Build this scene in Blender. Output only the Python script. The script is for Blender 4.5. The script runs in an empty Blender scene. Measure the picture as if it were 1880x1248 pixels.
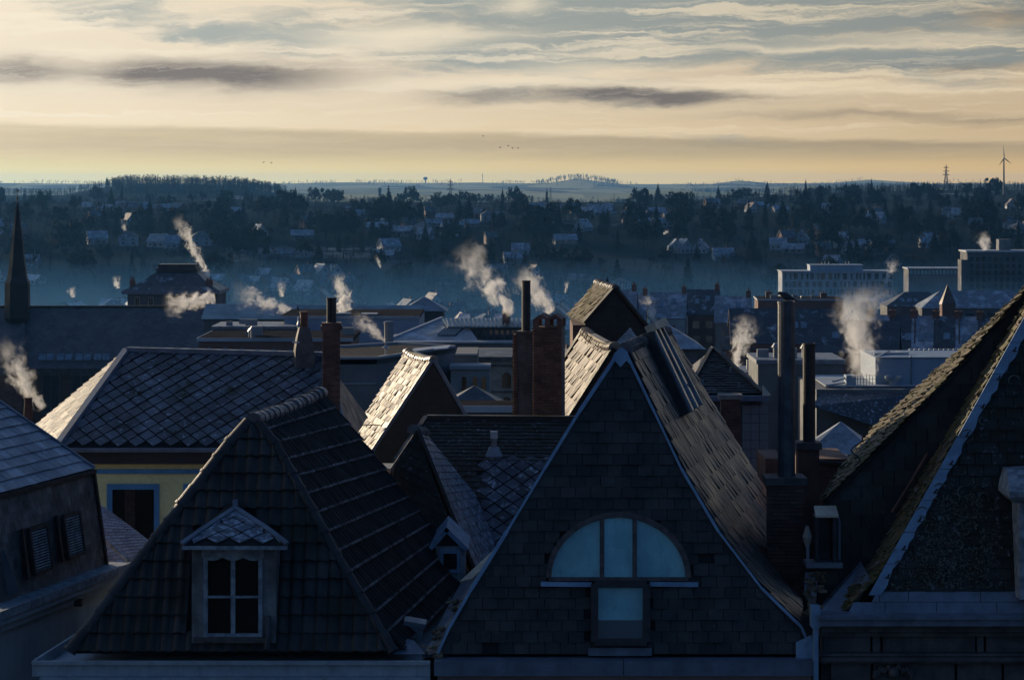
import bpy, bmesh, math, random
from mathutils import Vector, Matrix, noise as mnoise

# ------------------------------------------------------------------ camera, sky, sun, exposure
F, CU, CV, CAMZ = 4200.0, 940.0, 335.0, 60.0      # focal length in photo pixels, principal column, horizon row, eye height
scene = bpy.context.scene
col = scene.collection
R = math.radians
random.seed(7)

cam_d = bpy.data.cameras.new('camera')
cam_d.sensor_width = 36.0
cam_d.lens = F * 36.0 / 1880.0
cam_d.shift_y = -(624.0 - CV) / 1880.0
cam_d.clip_start = 0.5
cam_d.clip_end = 60000.0
cam = bpy.data.objects.new('camera', cam_d)
cam.location = (0, 0, CAMZ)
cam.rotation_euler = (R(90), 0, 0)
col.objects.link(cam)
scene.camera = cam

SUN_AZ, SUN_EL = R(-38), R(11)                    # azimuth from +Y (negative = left), elevation
sun_d = bpy.data.lights.new('sun', 'SUN')
sun_d.energy = 5.0
sun_d.angle = R(0.6)
sun_d.color = (1.0, 0.80, 0.55)
sun = bpy.data.objects.new('sun', sun_d)
sv = Vector((math.sin(SUN_AZ) * math.cos(SUN_EL), math.cos(SUN_AZ) * math.cos(SUN_EL), math.sin(SUN_EL)))
sun.rotation_euler = (-sv).to_track_quat('-Z', 'Y').to_euler()
sun.location = (-60, 60, 140)
col.objects.link(sun)

scene.view_settings.view_transform = 'Standard'
scene.view_settings.look = 'None'
scene.view_settings.exposure = 0.0
scene.view_settings.gamma = 1.0
scene.view_settings.use_curve_mapping = False
scene.cycles.use_denoising = True
scene.cycles.max_bounces = 6
scene.cycles.diffuse_bounces = 3
scene.cycles.glossy_bounces = 3
scene.cycles.transmission_bounces = 2
scene.cycles.volume_bounces = 2
scene.cycles.transparent_max_bounces = 8
scene.cycles.sample_clamp_indirect = 6.0
scene.cycles.volume_max_steps = 256
scene.cycles.use_adaptive_sampling = True
scene.cycles.adaptive_threshold = 0.015


class NT:
    """tiny node-expression helper"""
    def __init__(s, tree):
        s.t = tree
        s.l = tree.links
    def n(s, kind, **kw):
        x = s.t.nodes.new(kind)
        for k, v in kw.items():
            setattr(x, k, v)
        return x
    def put(s, sock, v):
        if v is None:
            return
        if isinstance(v, bpy.types.NodeSocket):
            s.l.new(v, sock)
        else:
            sock.default_value = v
    def m(s, op, a, b=None, c=None, clamp=False):
        x = s.n('ShaderNodeMath', operation=op, use_clamp=clamp)
        s.put(x.inputs[0], a); s.put(x.inputs[1], b); s.put(x.inputs[2], c)
        return x.outputs[0]
    def add(s, a, b): return s.m('ADD', a, b)
    def sub(s, a, b): return s.m('SUBTRACT', a, b)
    def mul(s, a, b): return s.m('MULTIPLY', a, b)
    def div(s, a, b): return s.m('DIVIDE', a, b)
    def ss(s, x, lo, hi, a=0.0, b=1.0, kind='SMOOTHSTEP'):
        y = s.n('ShaderNodeMapRange', interpolation_type=kind)
        s.put(y.inputs['Value'], x); s.put(y.inputs['From Min'], lo); s.put(y.inputs['From Max'], hi)
        s.put(y.inputs['To Min'], a); s.put(y.inputs['To Max'], b)
        return y.outputs['Result']
    def mix(s, f, a, b, blend='MIX'):
        x = s.n('ShaderNodeMix', data_type='RGBA', blend_type=blend)
        s.put(x.inputs[0], f)
        for sock, v in ((x.inputs[6], a), (x.inputs[7], b)):
            if isinstance(v, (tuple, list)) and len(v) == 3:
                v = (*v, 1)
            s.put(sock, v)
        return x.outputs[2]
    def vec(s, x, y, z):
        c = s.n('ShaderNodeCombineXYZ')
        s.put(c.inputs[0], x); s.put(c.inputs[1], y); s.put(c.inputs[2], z)
        return c.outputs[0]
    def noise(s, v, scale, detail=4, rough=0.55, dist=0.0):
        x = s.n('ShaderNodeTexNoise')
        s.put(x.inputs['Vector'], v); x.inputs['Scale'].default_value = scale
        x.inputs['Detail'].default_value = detail; x.inputs['Roughness'].default_value = rough
        x.inputs['Distortion'].default_value = dist
        return x.outputs['Fac']
    def gauss(s, U, V, cu, cv, su, sv_):
        a = s.m('POWER', s.m('ABSOLUTE', s.div(s.sub(U, cu), su)), 2.0)
        b = s.m('POWER', s.m('ABSOLUTE', s.div(s.sub(V, cv), sv_)), 2.0)
        return s.m('EXPONENT', s.mul(s.add(a, b), -1.0))


def srgb(r, g, b):
    def f(c):
        c /= 255.0
        return c / 12.92 if c <= 0.04045 else ((c + 0.055) / 1.055) ** 2.4
    return (f(r), f(g), f(b))


SKY_K = 0.1
HAZE = 4.4e-5
world = bpy.data.worlds.new('World')
scene.world = world
world.use_nodes = True
world.cycles.sampling_method = 'MANUAL'
world.cycles.sample_map_resolution = 512
wt = world.node_tree
wt.nodes.clear()
w = NT(wt)
tc = w.n('ShaderNodeTexCoord')
sp = w.n('ShaderNodeSeparateXYZ')
wt.links.new(tc.outputs['Generated'], sp.inputs[0])
dx, dy, dz = sp.outputs
az = w.m('ARCTAN2', dx, dy)
el = w.m('ARCSINE', dz)
U = w.mul(az, F)                   # sky coordinates, about one unit per photo pixel: azimuth
V = w.mul(el, F)                   # and elevation
sky = w.n('ShaderNodeTexSky', sky_type='NISHITA')
sky.sun_disc = False
sky.sun_elevation = SUN_EL
sky.sun_rotation = SUN_AZ
sky.altitude = 80
sky.air_density = 1.3
sky.dust_density = 1.5
sky.ozone_density = 2.0
# long wisps: noise stretched along the horizon, wavelength grows with elevation
Vw = w.mul(w.m('POWER', w.m('MAXIMUM', V, 0.0), 0.86), 2.2)
UV = w.vec(U, V, 0.0)
UVw = w.vec(U, Vw, 0.0)


def wnoise(sx, sy, oz, detail, rough=.55, dist=0.0, src=None):
    x = w.n('ShaderNodeVectorMath', operation='MULTIPLY_ADD')
    wt.links.new(src or UVw, x.inputs[0])
    x.inputs[1].default_value = (1 / sx, 1 / sy, 0)
    x.inputs[2].default_value = (0, 0, oz)
    return w.noise(x.outputs[0], 1.0, detail, rough, dist)


n4 = wnoise(150, 46, 3.3, 5, .62, 0, UV)
wv = w.n('ShaderNodeVectorMath', operation='MULTIPLY_ADD')
wt.links.new(w.vec(w.sub(n4, .5), w.sub(n4, .5), 0.0), wv.inputs[0])
wv.inputs[1].default_value = (260, 44, 0)
wt.links.new(UVw, wv.inputs[2])
UVq = wv.outputs[0]
n1 = wnoise(470, 74, 1.7, 6, .58, 0, UVq)
n2 = wnoise(210, 24, 5.1, 5, .62, 0, UVq)
n3 = wnoise(760, 34, 9.3, 5, .6, 0, UVq)
side = w.ss(U, -1150.0, 1250.0, 1.0, 0.0, 'LINEAR')
side = w.m('ADD', side, w.mul(w.sub(n1, 0.5), 0.25), clamp=True)
warm = w.mix(side, srgb(188, 165, 132), srgb(252, 238, 213))
peach = w.mix(side, srgb(203, 176, 134), srgb(251, 229, 188))
low = w.ss(V, 60.0, 190.0, 1.0, 0.0)
c = w.mix(low, warm, peach)
# clear gaps: grey blue, more of them higher and to the right
gap = w.add(w.mul(w.ss(V, 110.0, 290.0), 0.82), w.mul(w.ss(U, -650.0, 250.0), 0.46))
gap = w.add(gap, w.mul(w.sub(n1, 0.5), 2.2))
gap = w.sub(gap, w.mul(w.ss(U, 500.0, 1100.0), 0.22))
gap = w.ss(gap, 0.62, 1.12)
blue = w.mix(side, srgb(110, 126, 131), srgb(152, 167, 167))
c = w.mix(w.mul(gap, 0.8), c, blue)
# thin bright streaks
st = w.ss(n3, 0.52, 0.62)
st = w.mul(st, w.ss(V, 70.0, 120.0))
c = w.mix(w.mul(st, 0.62), c, w.mix(side, srgb(228, 206, 168), srgb(255, 243, 220)))


def banks(coords, items):
    """soft cloud banks, summed: (azimuth, elevation, half width, half height, weight)"""
    tot = None
    for (cu, cv, su, sv2, k) in items:
        x = w.n('ShaderNodeVectorMath', operation='MULTIPLY_ADD')
        wt.links.new(coords, x.inputs[0])
        x.inputs[1].default_value = (1 / su, 1 / sv2, 0)
        x.inputs[2].default_value = (-cu / su, -cv / sv2, 0)
        d = w.n('ShaderNodeVectorMath', operation='DOT_PRODUCT')
        wt.links.new(x.outputs[0], d.inputs[0]); wt.links.new(x.outputs[0], d.inputs[1])
        g = w.m('POWER', 0.3679, d.outputs['Value'])
        tot = w.mul(g, k) if tot is None else w.m('MULTIPLY_ADD', g, k, tot)
    return w.m('MINIMUM', tot, 0.95)


Vd = w.add(V, w.add(w.mul(w.sub(n4, .5), 34.0), w.mul(w.sub(n2, .5), 22.0)))
Ud = w.add(U, w.mul(w.sub(n2, .5), 120.0))
crd = w.vec(Ud, Vd, 0.0)
# bright sheets over the grey banks, then brown grey cloud bars
bright = banks(crd, ((-190, 270, 190, 14, .8), (-230, 252, 120, 10, .5), (120, 205, 130, 20, .5), (560, 244, 330, 6, .6), (800, 258, 260, 10, .5),
                     (330, 176, 330, 7, .7), (-20, 184, 260, 9, .6), (700, 165, 300, 8, .5), (10, 325, 40, 14, .6), (-600, 112, 420, 14, .35), (840, 190, 130, 5, .5)))
c = w.mix(bright, c, w.mix(side, srgb(236, 213, 176), srgb(255, 243, 218)))
dark = banks(crd, ((-500, 193, 200, 24, 1.0), (-660, 205, 90, 20, .6), (-900, 200, 120, 24, .75), (180, 161, 150, 13, 1.0), (340, 152, 130, 10, .75),
                   (-70, 157, 90, 11, .55), (620, 122, 230, 7, .4), (880, 112, 140, 7, .4), (900, 300, 90, 16, .4), (820, 208, 120, 8, .3)))
c = w.mix(dark, c, w.mix(side, srgb(104, 97, 90), srgb(126, 120, 117)))
# fine wisps
n5 = wnoise(170, 11, 12.7, 4, .62, 0, UVq)
fine = w.mul(w.ss(n5, .52, .66), w.ss(V, 60.0, 130.0))
c = w.mix(w.mul(fine, .2), c, w.mix(side, srgb(232, 210, 174), srgb(255, 244, 222)))
# the wide dull bank above the horizon, its upper edge sloping down to the right
edge = w.sub(w.add(106.0, w.mul(w.sub(n2, .5), 22.0)), w.mul(w.add(U, 900.0), 0.018))
bank = w.mul(w.ss(V, w.sub(edge, 9.0), w.add(edge, 5.0), 1.0, 0.0), w.ss(V, 8.0, 58.0))
bank = w.mul(bank, w.add(0.72, w.mul(w.sub(n3, .5), 1.2)))
c = w.mix(w.m('MULTIPLY', bank, 0.78, clamp=True), c, w.mix(side, srgb(138, 122, 96), srgb(190, 174, 138)))
# clear bright rim along the horizon
rim = w.ss(V, 0.0, 70.0, 1.0, 0.0)
c = w.mix(w.mul(rim, 0.9), c, w.mix(side, srgb(236, 182, 84), srgb(255, 240, 158)))
# towards the sun the cloud sheet is thinner and brighter; away from it grey blue
vd = w.n('ShaderNodeVectorMath', operation='DOT_PRODUCT')
wt.links.new(tc.outputs['Generated'], vd.inputs[0])
vd.inputs[1].default_value = sv
cosang = vd.outputs['Value']
ph = w.n('ShaderNodeMapping')
wt.links.new(tc.outputs['Generated'], ph.inputs['Vector'])
ph.inputs['Scale'].default_value = (2.2, 2.2, 5.0)
nh = w.noise(ph.outputs[0], 1.0, 3, 0.6)
away = w.ss(cosang, 0.62, -0.05)
c = w.mix(away, c, w.mix(nh, (0.048, 0.092, 0.178), (0.080, 0.132, 0.24)))
halo = w.m('POWER', w.m('MAXIMUM', cosang, 0.0), 40.0)
c = w.mix(w.mul(halo, 0.6), c, (1.5, 1.25, 0.85))
# cloud sheet over clear sky: nearly closed low down, opening overhead
cover = w.m('ADD', w.ss(el, 0.10, 0.5, 1.0, 0.0), w.mul(w.ss(nh, 0.5, 0.7), 0.4), clamp=True)
skyc = w.mix(1.0, sky.outputs[0], (SKY_K,) * 3, 'MULTIPLY')
skyc = w.mix(1.0, skyc, (0.38, 0.68, 1.15), 'MULTIPLY')
c = w.mix(cover, skyc, c)
bgn = w.n('ShaderNodeBackground')
sc_ = w.mix(1.0, c, (1 / SKY_K,) * 3, 'MULTIPLY')
wt.links.new(sc_, bgn.inputs[0])
bgn.inputs[1].default_value = SKY_K
wo = w.n('ShaderNodeOutputWorld')
wt.links.new(bgn.outputs[0], wo.inputs[0])

# ------------------------------------------------------------------ placing and building helpers
W = {}                              # world position of each unrotated object


def P(u, v, Y):
    """point at distance Y whose photo position is (u, v)"""
    return Vector(((u - CU) / F * Y, Y, CAMZ - (v - CV) / F * Y))


def proj(p):
    return (CU + p.x / p.y * F, CV + (CAMZ - p.z) / p.y * F)


def label(o, lab=None, cat=None, group=None, kind=None):
    if lab: o['label'] = lab
    if cat: o['category'] = cat
    if group: o['group'] = group
    if kind: o['kind'] = kind
    return o


def thing(name, lab, cat, loc=(0, 0, 0), yaw=0.0, group=None):
    o = bpy.data.objects.new(name, None)
    o.empty_display_size = 0.3
    o.location = loc
    o.rotation_euler = (0, 0, yaw)
    col.objects.link(o)
    W[o] = Vector(loc)
    return label(o, lab, cat, group)


def link_mesh(name, me, mat, parent=None):
    if mat is not None and not me.materials:
        me.materials.append(mat)
    o = bpy.data.objects.new(name, me)
    col.objects.link(o)
    if parent is not None:
        o.parent = parent
    return o


class MB:
    """collects simple solids into one mesh"""
    def __init__(s):
        s.v, s.f = [], []
    def raw(s, vs, fs):
        k = len(s.v)
        s.v += [Vector(x) for x in vs]
        s.f += [tuple(i + k for i in f) for f in fs]
        return s
    def box(s, c, d, M=None):
        x, y, z = d[0] / 2, d[1] / 2, d[2] / 2
        vs = [Vector((a * x, b * y, e * z)) for e in (-1, 1) for b in (-1, 1) for a in (-1, 1)]
        if M is not None:
            vs = [M @ q for q in vs]
        c = Vector(c)
        return s.raw([q + c for q in vs], [(0, 2, 3, 1), (4, 5, 7, 6), (0, 1, 5, 4), (2, 6, 7, 3), (0, 4, 6, 2), (1, 3, 7, 5)])
    def bb(s, x0, x1, y0, y1, z0, z1):
        return s.box(((x0 + x1) / 2, (y0 + y1) / 2, (z0 + z1) / 2), (abs(x1 - x0), abs(y1 - y0), abs(z1 - z0)))
    def bar(s, p, q, wd, ht, n=Vector((0, 0, 1)), off=0.0):
        """beam from p to q, wd across, ht along n"""
        p, q, n = Vector(p), Vector(q), Vector(n)
        d = (q - p).normalized()
        n = (n - d * n.dot(d))
        n = n.normalized() if n.length > 1e-6 else d.orthogonal().normalized()
        sd = d.cross(n)
        p = p + n * off; q = q + n * off
        vs = []
        for e in (p, q):
            for a, b in ((-1, -1), (1, -1), (1, 1), (-1, 1)):
                vs.append(e + sd * a * wd / 2 + n * b * ht / 2)
        return s.raw(vs, [(0, 3, 2, 1), (4, 5, 6, 7), (0, 1, 5, 4), (1, 2, 6, 5), (2, 3, 7, 6), (3, 0, 4, 7)])
    def slab(s, pts, n, t):
        """polygon pts thickened by t against n"""
        n = Vector(n).normalized()
        k = len(pts)
        vs = [Vector(p) for p in pts] + [Vector(p) - n * t for p in pts]
        fs = [tuple(range(k)), tuple(range(2 * k - 1, k - 1, -1))]
        fs += [(i, i + k, (i + 1) % k + k, (i + 1) % k) for i in range(k)]
        return s.raw(vs, fs)
    def ruled(s, L, Rr, up, t, n=6, m=3):
        """thin deck under the ruled patch between L and Rr"""
        up = Vector(up).normalized()
        rowsp = []
        for i in range(len(L) - 1):
            for j in range(m + (1 if i == len(L) - 2 else 0)):
                a, b = L[i].lerp(L[i + 1], j / m), Rr[i].lerp(Rr[i + 1], j / m)
                rowsp.append([a.lerp(b, k / n) for k in range(n + 1)])
        vs = [p - up * .012 for r in rowsp for p in r] + [p - up * t for r in rowsp for p in r]
        N = len(rowsp) * (n + 1)
        fs = []
        for i in range(len(rowsp) - 1):
            for k in range(n):
                q = i * (n + 1) + k
                fs += [(q, q + 1, q + n + 2, q + n + 1), (N + q, N + q + n + 1, N + q + n + 2, N + q + 1)]
        return s.raw(vs, fs)
    def tube(s, path, rad, n=8, cap=True):
        path = [Vector(p) for p in path]
        if not isinstance(rad, (list, tuple)):
            rad = [rad] * len(path)
        vs, fs = [], []
        prev = None
        for i, p in enumerate(path):
            d = (path[min(i + 1, len(path) - 1)] - path[max(i - 1, 0)]).normalized()
            a = d.orthogonal().normalized() if prev is None else (prev - d * prev.dot(d)).normalized()
            prev = a
            b = d.cross(a)
            for k in range(n):
                t = 2 * math.pi * k / n
                vs.append(p + (a * math.cos(t) + b * math.sin(t)) * rad[i])
        for i in range(len(path) - 1):
            for k in range(n):
                fs.append((i * n + k, i * n + (k + 1) % n, (i + 1) * n + (k + 1) % n, (i + 1) * n + k))
        if cap:
            fs.append(tuple(reversed(range(n))))
            fs.append(tuple((len(path) - 1) * n + k for k in range(n)))
        return s.raw(vs, fs)
    def lathe(s, c, prof, n=12, sx=1.0, sy=1.0, rot=0.0, cap=True):
        """prof: (radius, z) from bottom to top"""
        c = Vector(c)
        vs = [c + Vector((r * sx * math.cos(rot + 2 * math.pi * k / n), r * sy * math.sin(rot + 2 * math.pi * k / n), z)) for r, z in prof for k in range(n)]
        fs = [(i * n + k, i * n + (k + 1) % n, (i + 1) * n + (k + 1) % n, (i + 1) * n + k) for i in range(len(prof) - 1) for k in range(n)]
        if cap:
            fs.append(tuple(reversed(range(n))))
            fs.append(tuple((len(prof) - 1) * n + k for k in range(n)))
        return s.raw(vs, fs)
    def mesh(s, name, shift=None, smooth=False):
        me = bpy.data.meshes.new(name)
        sh = shift or Vector((0, 0, 0))
        me.from_pydata([tuple(q - sh) for q in s.v], [], s.f)
        if smooth:
            me.shade_smooth()
        me.update()
        return me
    def build(s, name, mat, parent=None, smooth=False):
        """world coordinates in, origin at the piece's own centre"""
        lo = Vector([min(q[i] for q in s.v) for i in range(3)])
        hi = Vector([max(q[i] for q in s.v) for i in range(3)])
        c = Vector(((lo.x + hi.x) / 2, (lo.y + hi.y) / 2, lo.z))
        o = link_mesh(name, s.mesh(name, c, smooth), mat, parent)
        W[o] = c
        o.location = c - (W[parent] if parent is not None else Vector((0, 0, 0)))
        return o
    def local(s, name, mat, parent=None, smooth=False):
        """coordinates of the parent's own frame"""
        return link_mesh(name, s.mesh(name, None, smooth), mat, parent)


# unit pieces: a across, b up the slope, c out of the roof
def unit_slate():
    x0, x1 = 0.022, 0.978
    return ([(x0, 0, 0), (x1, 0, 0), (x1, 1, 0), (x0, 1, 0), (x0, 0, 1), (x1, 0, 1), (x1, 1, 1), (x0, 1, 1)],
            [(4, 5, 6, 7), (0, 1, 5, 4), (1, 2, 6, 5), (3, 0, 4, 7)])


def unit_diamond():
    q = [(.5, .04), (.955, .5), (.5, .96), (.045, .5)]
    return ([(a, b, 0) for a, b in q] + [(a, b, 1) for a, b in q], [(4, 5, 6, 7), (0, 1, 5, 4), (3, 0, 4, 7)])


def unit_pantile(n=7):
    vs, fs = [], []
    for b, lo in ((0.0, .28), (0.0, 0.0), (0.11, 0.0), (1.0, 0.0), (1.0, .28)):
        for i in range(n + 1):
            a = i / n
            z = 0.5 + 0.5 * math.sin(2 * math.pi * (a - 0.12)) * (1 if a < .62 else .8)
            vs.append((a * 1.04 - .02, b, z - lo))
    k = n + 1
    for i in range(n):
        for r in (2, 1, 0):                       # body, lower band, lip
            fs.append((r * k + i, r * k + i + 1, (r + 1) * k + i + 1, (r + 1) * k + i))
    fs += [(0, k, 2 * k, 3 * k, 4 * k), (n, 4 * k + n, 3 * k + n, 2 * k + n, k + n)]
    return vs, fs


UNITS = {'slate': unit_slate(), 'diamond': unit_diamond(), 'pantile': unit_pantile()}
SHARED = {}
LIP = {}


def lip_faces(me, kind, mat):
    """pale bands along the lower tile edges of a pantile slope"""
    if kind == 'pantile' and mat.name in LIP:
        me.materials.append(LIP[mat.name])
        nf_ = len(UNITS['pantile'][1])
        me.polygons.foreach_set('material_index', [1 if (i % nf_) < nf_ - 2 and (i % nf_) % 3 == 1 else 0 for i in range(len(me.polygons))])


def unit_mesh(kind, mat):
    key = (kind, mat.name)
    if key not in SHARED:
        vs, fs = UNITS[kind]
        me = bpy.data.meshes.new(kind)
        me.from_pydata(vs, [], fs)
        me.materials.append(mat)
        lip_faces(me, kind, mat)
        if kind == 'pantile':
            me.shade_smooth()
        SHARED[key] = me
    return SHARED[key]


def polyline(pts, fr, t):
    for i in range(len(fr) - 1):
        if t <= fr[i + 1] + 1e-9 or i == len(fr) - 2:
            k = (t - fr[i]) / (fr[i + 1] - fr[i])
            return pts[i].lerp(pts[i + 1], k)


def tiles(parent, L, Rr, tw, rh, kind, mat, name, maxn=300, lift=.022, thick=.014, ov=None, hole=None, seed=1, jit=.25, stagger=.5, up=None, drop=0.0, wob=0.0):
    """covers the ruled patch between edge lines L and Rr (bottom to top) with single tiles; the largest in view are objects, the rest one joined part"""
    rnd = random.Random(seed)
    L = [Vector(p) for p in L]; Rr = [Vector(p) for p in Rr]
    fr = [0.0]
    for i in range(len(L) - 1):
        fr.append(fr[-1] + ((L[i + 1] + Rr[i + 1]) / 2 - (L[i] + Rr[i]) / 2).length)
    total = fr[-1]
    fr = [x / total for x in fr]
    rows = max(1, round(total / rh))
    if ov is None:
        ov = 2.0 if kind == 'diamond' else 1.12
    ex = Rr[0] - L[0]
    if ex.length < .2:
        ex = Rr[-1] - L[-1]
    ex.normalize()
    O = L[0].copy()
    camp = Vector((0, 0, CAMZ))
    out = []
    for i in range(rows):
        t0, t1 = i / rows, (i + 1) / rows
        Lb, Rb, Lt, Rt = polyline(L, fr, t0), polyline(Rr, fr, t0), polyline(L, fr, t1), polyline(Rr, fr, t1)
        xl0, xr0, xl1, xr1 = [(p - O).dot(ex) for p in (Lb, Rb, Lt, Rt)]
        if max(xr0 - xl0, xr1 - xl1) < .03:
            continue
        off = (stagger * tw if i % 2 else 0.0) + rnd.uniform(-1, 1) * wob * tw
        k0 = math.floor((min(xl0, xl1) - off) / tw); k1 = math.ceil((max(xr0, xr1) - off) / tw)
        def pt(A, B, xa, xb, x):
            return A if xb - xa < 1e-4 else A.lerp(B, (x - xa) / (xb - xa))
        for k in range(k0, k1):
            x0 = off + k * tw; x1 = x0 + tw
            cl = lambda x, a, b: min(max(x, a), b)
            b0, b1 = cl(x0, xl0, xr0), cl(x1, xl0, xr0)
            c0, c1 = cl(x0, xl1, xr1), cl(x1, xl1, xr1)
            if max(b1 - b0, c1 - c0) < .14 * tw:
                continue
            bl, br = pt(Lb, Rb, xl0, xr0, b0), pt(Lb, Rb, xl0, xr0, b1)
            tl, tr = pt(Lt, Rt, xl1, xr1, c0), pt(Lt, Rt, xl1, xr1, c1)
            cen = (bl + br + tl + tr) / 4
            if hole and hole(*proj(cen)):
                continue
            if drop and rnd.random() < drop:
                continue
            n = ((br - bl) + (tr - tl)).cross((tl - bl) + (tr - br))
            if n.length < 1e-9:
                continue
            n.normalize()
            if n.dot(up if up is not None else (camp - cen)) < 0:
                n = -n
            full = abs(b0 - x0) + abs(b1 - x1) + abs(c0 - x0) + abs(c1 - x1) < 1e-5
            lf = lift * (1 + rnd.uniform(-jit, jit))
            sk = rnd.uniform(-jit, jit) * lift * .5
            u_, v_ = proj(cen)
            seen = -20 < u_ < 1900 and -20 < v_ < 1268
            size = tw * rh / (cen.y ** 2) * abs(n.dot((camp - cen).normalized())) * (1 if full else .5)
            out.append((seen, size, full, bl, br, tl, tr, n, lf, sk))
    order = sorted(range(len(out)), key=lambda i: (-out[i][0], -out[i][1]))
    chosen = set(i for i in order[:maxn] if out[i][0])
    uv, uf = UNITS[kind]
    rest_v, rest_f, rest_t = [], [], []
    pw = W[parent]
    me_sh = unit_mesh(kind, mat)
    flip = None
    for i, (seen, size, full, bl, br, tl, tr, n, lf, sk) in enumerate(out):
        def mp(a, b, c):
            return bl.lerp(br, a).lerp(tl.lerp(tr, a), b * ov) + n * (lf * (1 - b * .9) + c * thick + sk * (a - .5))
        if i in chosen and full:
            X = br - bl
            Y = (tl - bl) * ov - n * lf * .9
            X = X + n * sk
            Y = Y - X * (Y.dot(X) / X.length_squared)
            Z = X.cross(Y).normalized()
            if Z.dot(n) < 0:
                Z = -Z
            M = Matrix(((X.x, Y.x, Z.x * thick, 0), (X.y, Y.y, Z.y * thick, 0), (X.z, Y.z, Z.z * thick, 0), (0, 0, 0, 1)))
            M.translation = bl + n * lf - pw
            o = bpy.data.objects.new(name, me_sh)
            col.objects.link(o)
            o.parent = parent
            o.matrix_basis = M
        elif i in chosen:
            cen = (bl + br + tl + tr) / 4
            me = bpy.data.meshes.new(name)
            me.from_pydata([tuple(mp(*q) - cen) for q in uv], [], uf)
            me.materials.append(mat)
            lip_faces(me, kind, mat)
            if kind == 'pantile':
                me.shade_smooth()
            o = bpy.data.objects.new(name, me)
            col.objects.link(o)
            o.parent = parent
            o.location = cen - pw
        else:
            k = len(rest_v)
            rest_v += [mp(*q) for q in uv]
            rest_f += [tuple(j + k for j in f) for f in uf]
            rest_t += [rnd.random()] * len(uv)
    if rest_v:
        me = bpy.data.meshes.new(name + '_field')
        me.from_pydata([tuple(q - pw) for q in rest_v], [], rest_f)
        me.materials.append(mat)
        lip_faces(me, kind, mat)
        at = me.attributes.new('tint', 'FLOAT', 'POINT')
        at.data.foreach_set('value', rest_t)
        if kind == 'pantile':
            me.shade_smooth()
        o = bpy.data.objects.new(name + '_field', me)
        col.objects.link(o)
        o.parent = parent
        o['kind'] = 'stuff'


def ridge_tiles(parent, A, B, r, step, mat, name='ridge_tile', up=Vector((0, 0, 1)), bend=0.0):
    """half round tiles along A-B, each lapping the next"""
    A, B = Vector(A), Vector(B)
    d = B - A
    n = max(1, round(d.length / step))
    key = ('ridge', mat.name)
    if key not in SHARED:
        m = MB()
        K = 8
        vs, fs = [], []
        for (y, s) in ((0, 1.08), (.16, 1.08), (.17, .96), (1.06, .92)):
            for k in range(K + 1):
                t = math.pi * (1.12 * k / K - .06)
                vs.append((math.cos(t) * s, y, math.sin(t) * s))
        for i in range(3):
            for k in range(K):
                fs.append((i * (K + 1) + k, (i + 1) * (K + 1) + k, (i + 1) * (K + 1) + k + 1, i * (K + 1) + k + 1))
        fs.append(tuple(range(K + 1)))
        me = bpy.data.meshes.new('ridge_tile')
        me.from_pydata(vs, [], fs)
        me.materials.append(mat)
        SHARED[key] = me
    me = SHARED[key]
    Y = d.normalized()
    Z = (up - Y * up.dot(Y)).normalized()
    X = Y.cross(Z)
    rnd = random.Random(n)
    for i in range(n):
        p = A + d * (i / n) + Z * (bend * math.sin(math.pi * (i + .5) / n) + rnd.uniform(-.012, .012))
        L = d.length / n
        rr = r * rnd.uniform(.95, 1.05)
        M = Matrix(((X.x * rr, Y.x * L, Z.x * rr, 0), (X.y * rr, Y.y * L, Z.y * rr, 0), (X.z * rr, Y.z * L, Z.z * rr, 0), (0, 0, 0, 1)))
        M.translation = p - W[parent]
        o = bpy.data.objects.new(name, me)
        col.objects.link(o)
        o.parent = parent
        o.matrix_basis = M


def brick_stack(parent, c, w_, d_, z0, z1, yaw, mat, mortar, sides=('front', 'left'), bl=.215, bh=.063, seed=3, maxn=300, name='brick'):
    """masonry core with single bricks laid in bond on the faces in view"""
    rnd = random.Random(seed)
    M = Matrix.Rotation(yaw, 3, 'Z')
    c = Vector((c[0], c[1], 0))
    core = MB().box(c + Vector((0, 0, (z0 + z1) / 2)), (w_ - .03, d_ - .03, z1 - z0), M).build('core', mortar, parent)
    key = ('brick', mat.name)
    if key not in SHARED:
        b = MB().box((0, 0, 0), (1, 1, 1))
        me = b.mesh('brick')
        me.materials.append(mat)
        SHARED[key] = me
    me = SHARED[key]
    rows = int((z1 - z0) / (bh + .011))
    step = (z1 - z0) / rows
    cnt = 0
    for r in range(rows):
        z = z0 + (r + .5) * step
        for s in sides:
            ln = w_ if s == 'front' else d_
            x = -ln / 2
            first = bl * (.5 if (r + (s != 'front')) % 2 else 1.0)
            lst = []
            cur = first
            while x < ln / 2 - .02:
                e = min(x + cur, ln / 2)
                if e - x > .04:
                    lst.append((x, e - .011))
                x = e
                cur = bl
            for (a, b) in lst:
                if cnt >= maxn:
                    break
                cnt += 1
                o = bpy.data.objects.new(name, me)
                col.objects.link(o)
                o.parent = parent
                pr = rnd.uniform(0, .012)
                if s == 'front':
                    q = Vector(((a + b) / 2, -d_ / 2 + .04 - pr, z)); sz = (b - a, .1, bh)
                elif s == 'left':
                    q = Vector((-w_ / 2 + .04 - pr, (a + b) / 2, z)); sz = (.1, b - a, bh)
                else:
                    q = Vector((w_ / 2 - .04 + pr, (a + b) / 2, z)); sz = (.1, b - a, bh)
                o.location = c + M @ q - W[parent]
                o.rotation_euler = (0, 0, yaw + rnd.uniform(-.015, .015))
                o.scale = sz
    return core
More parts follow.
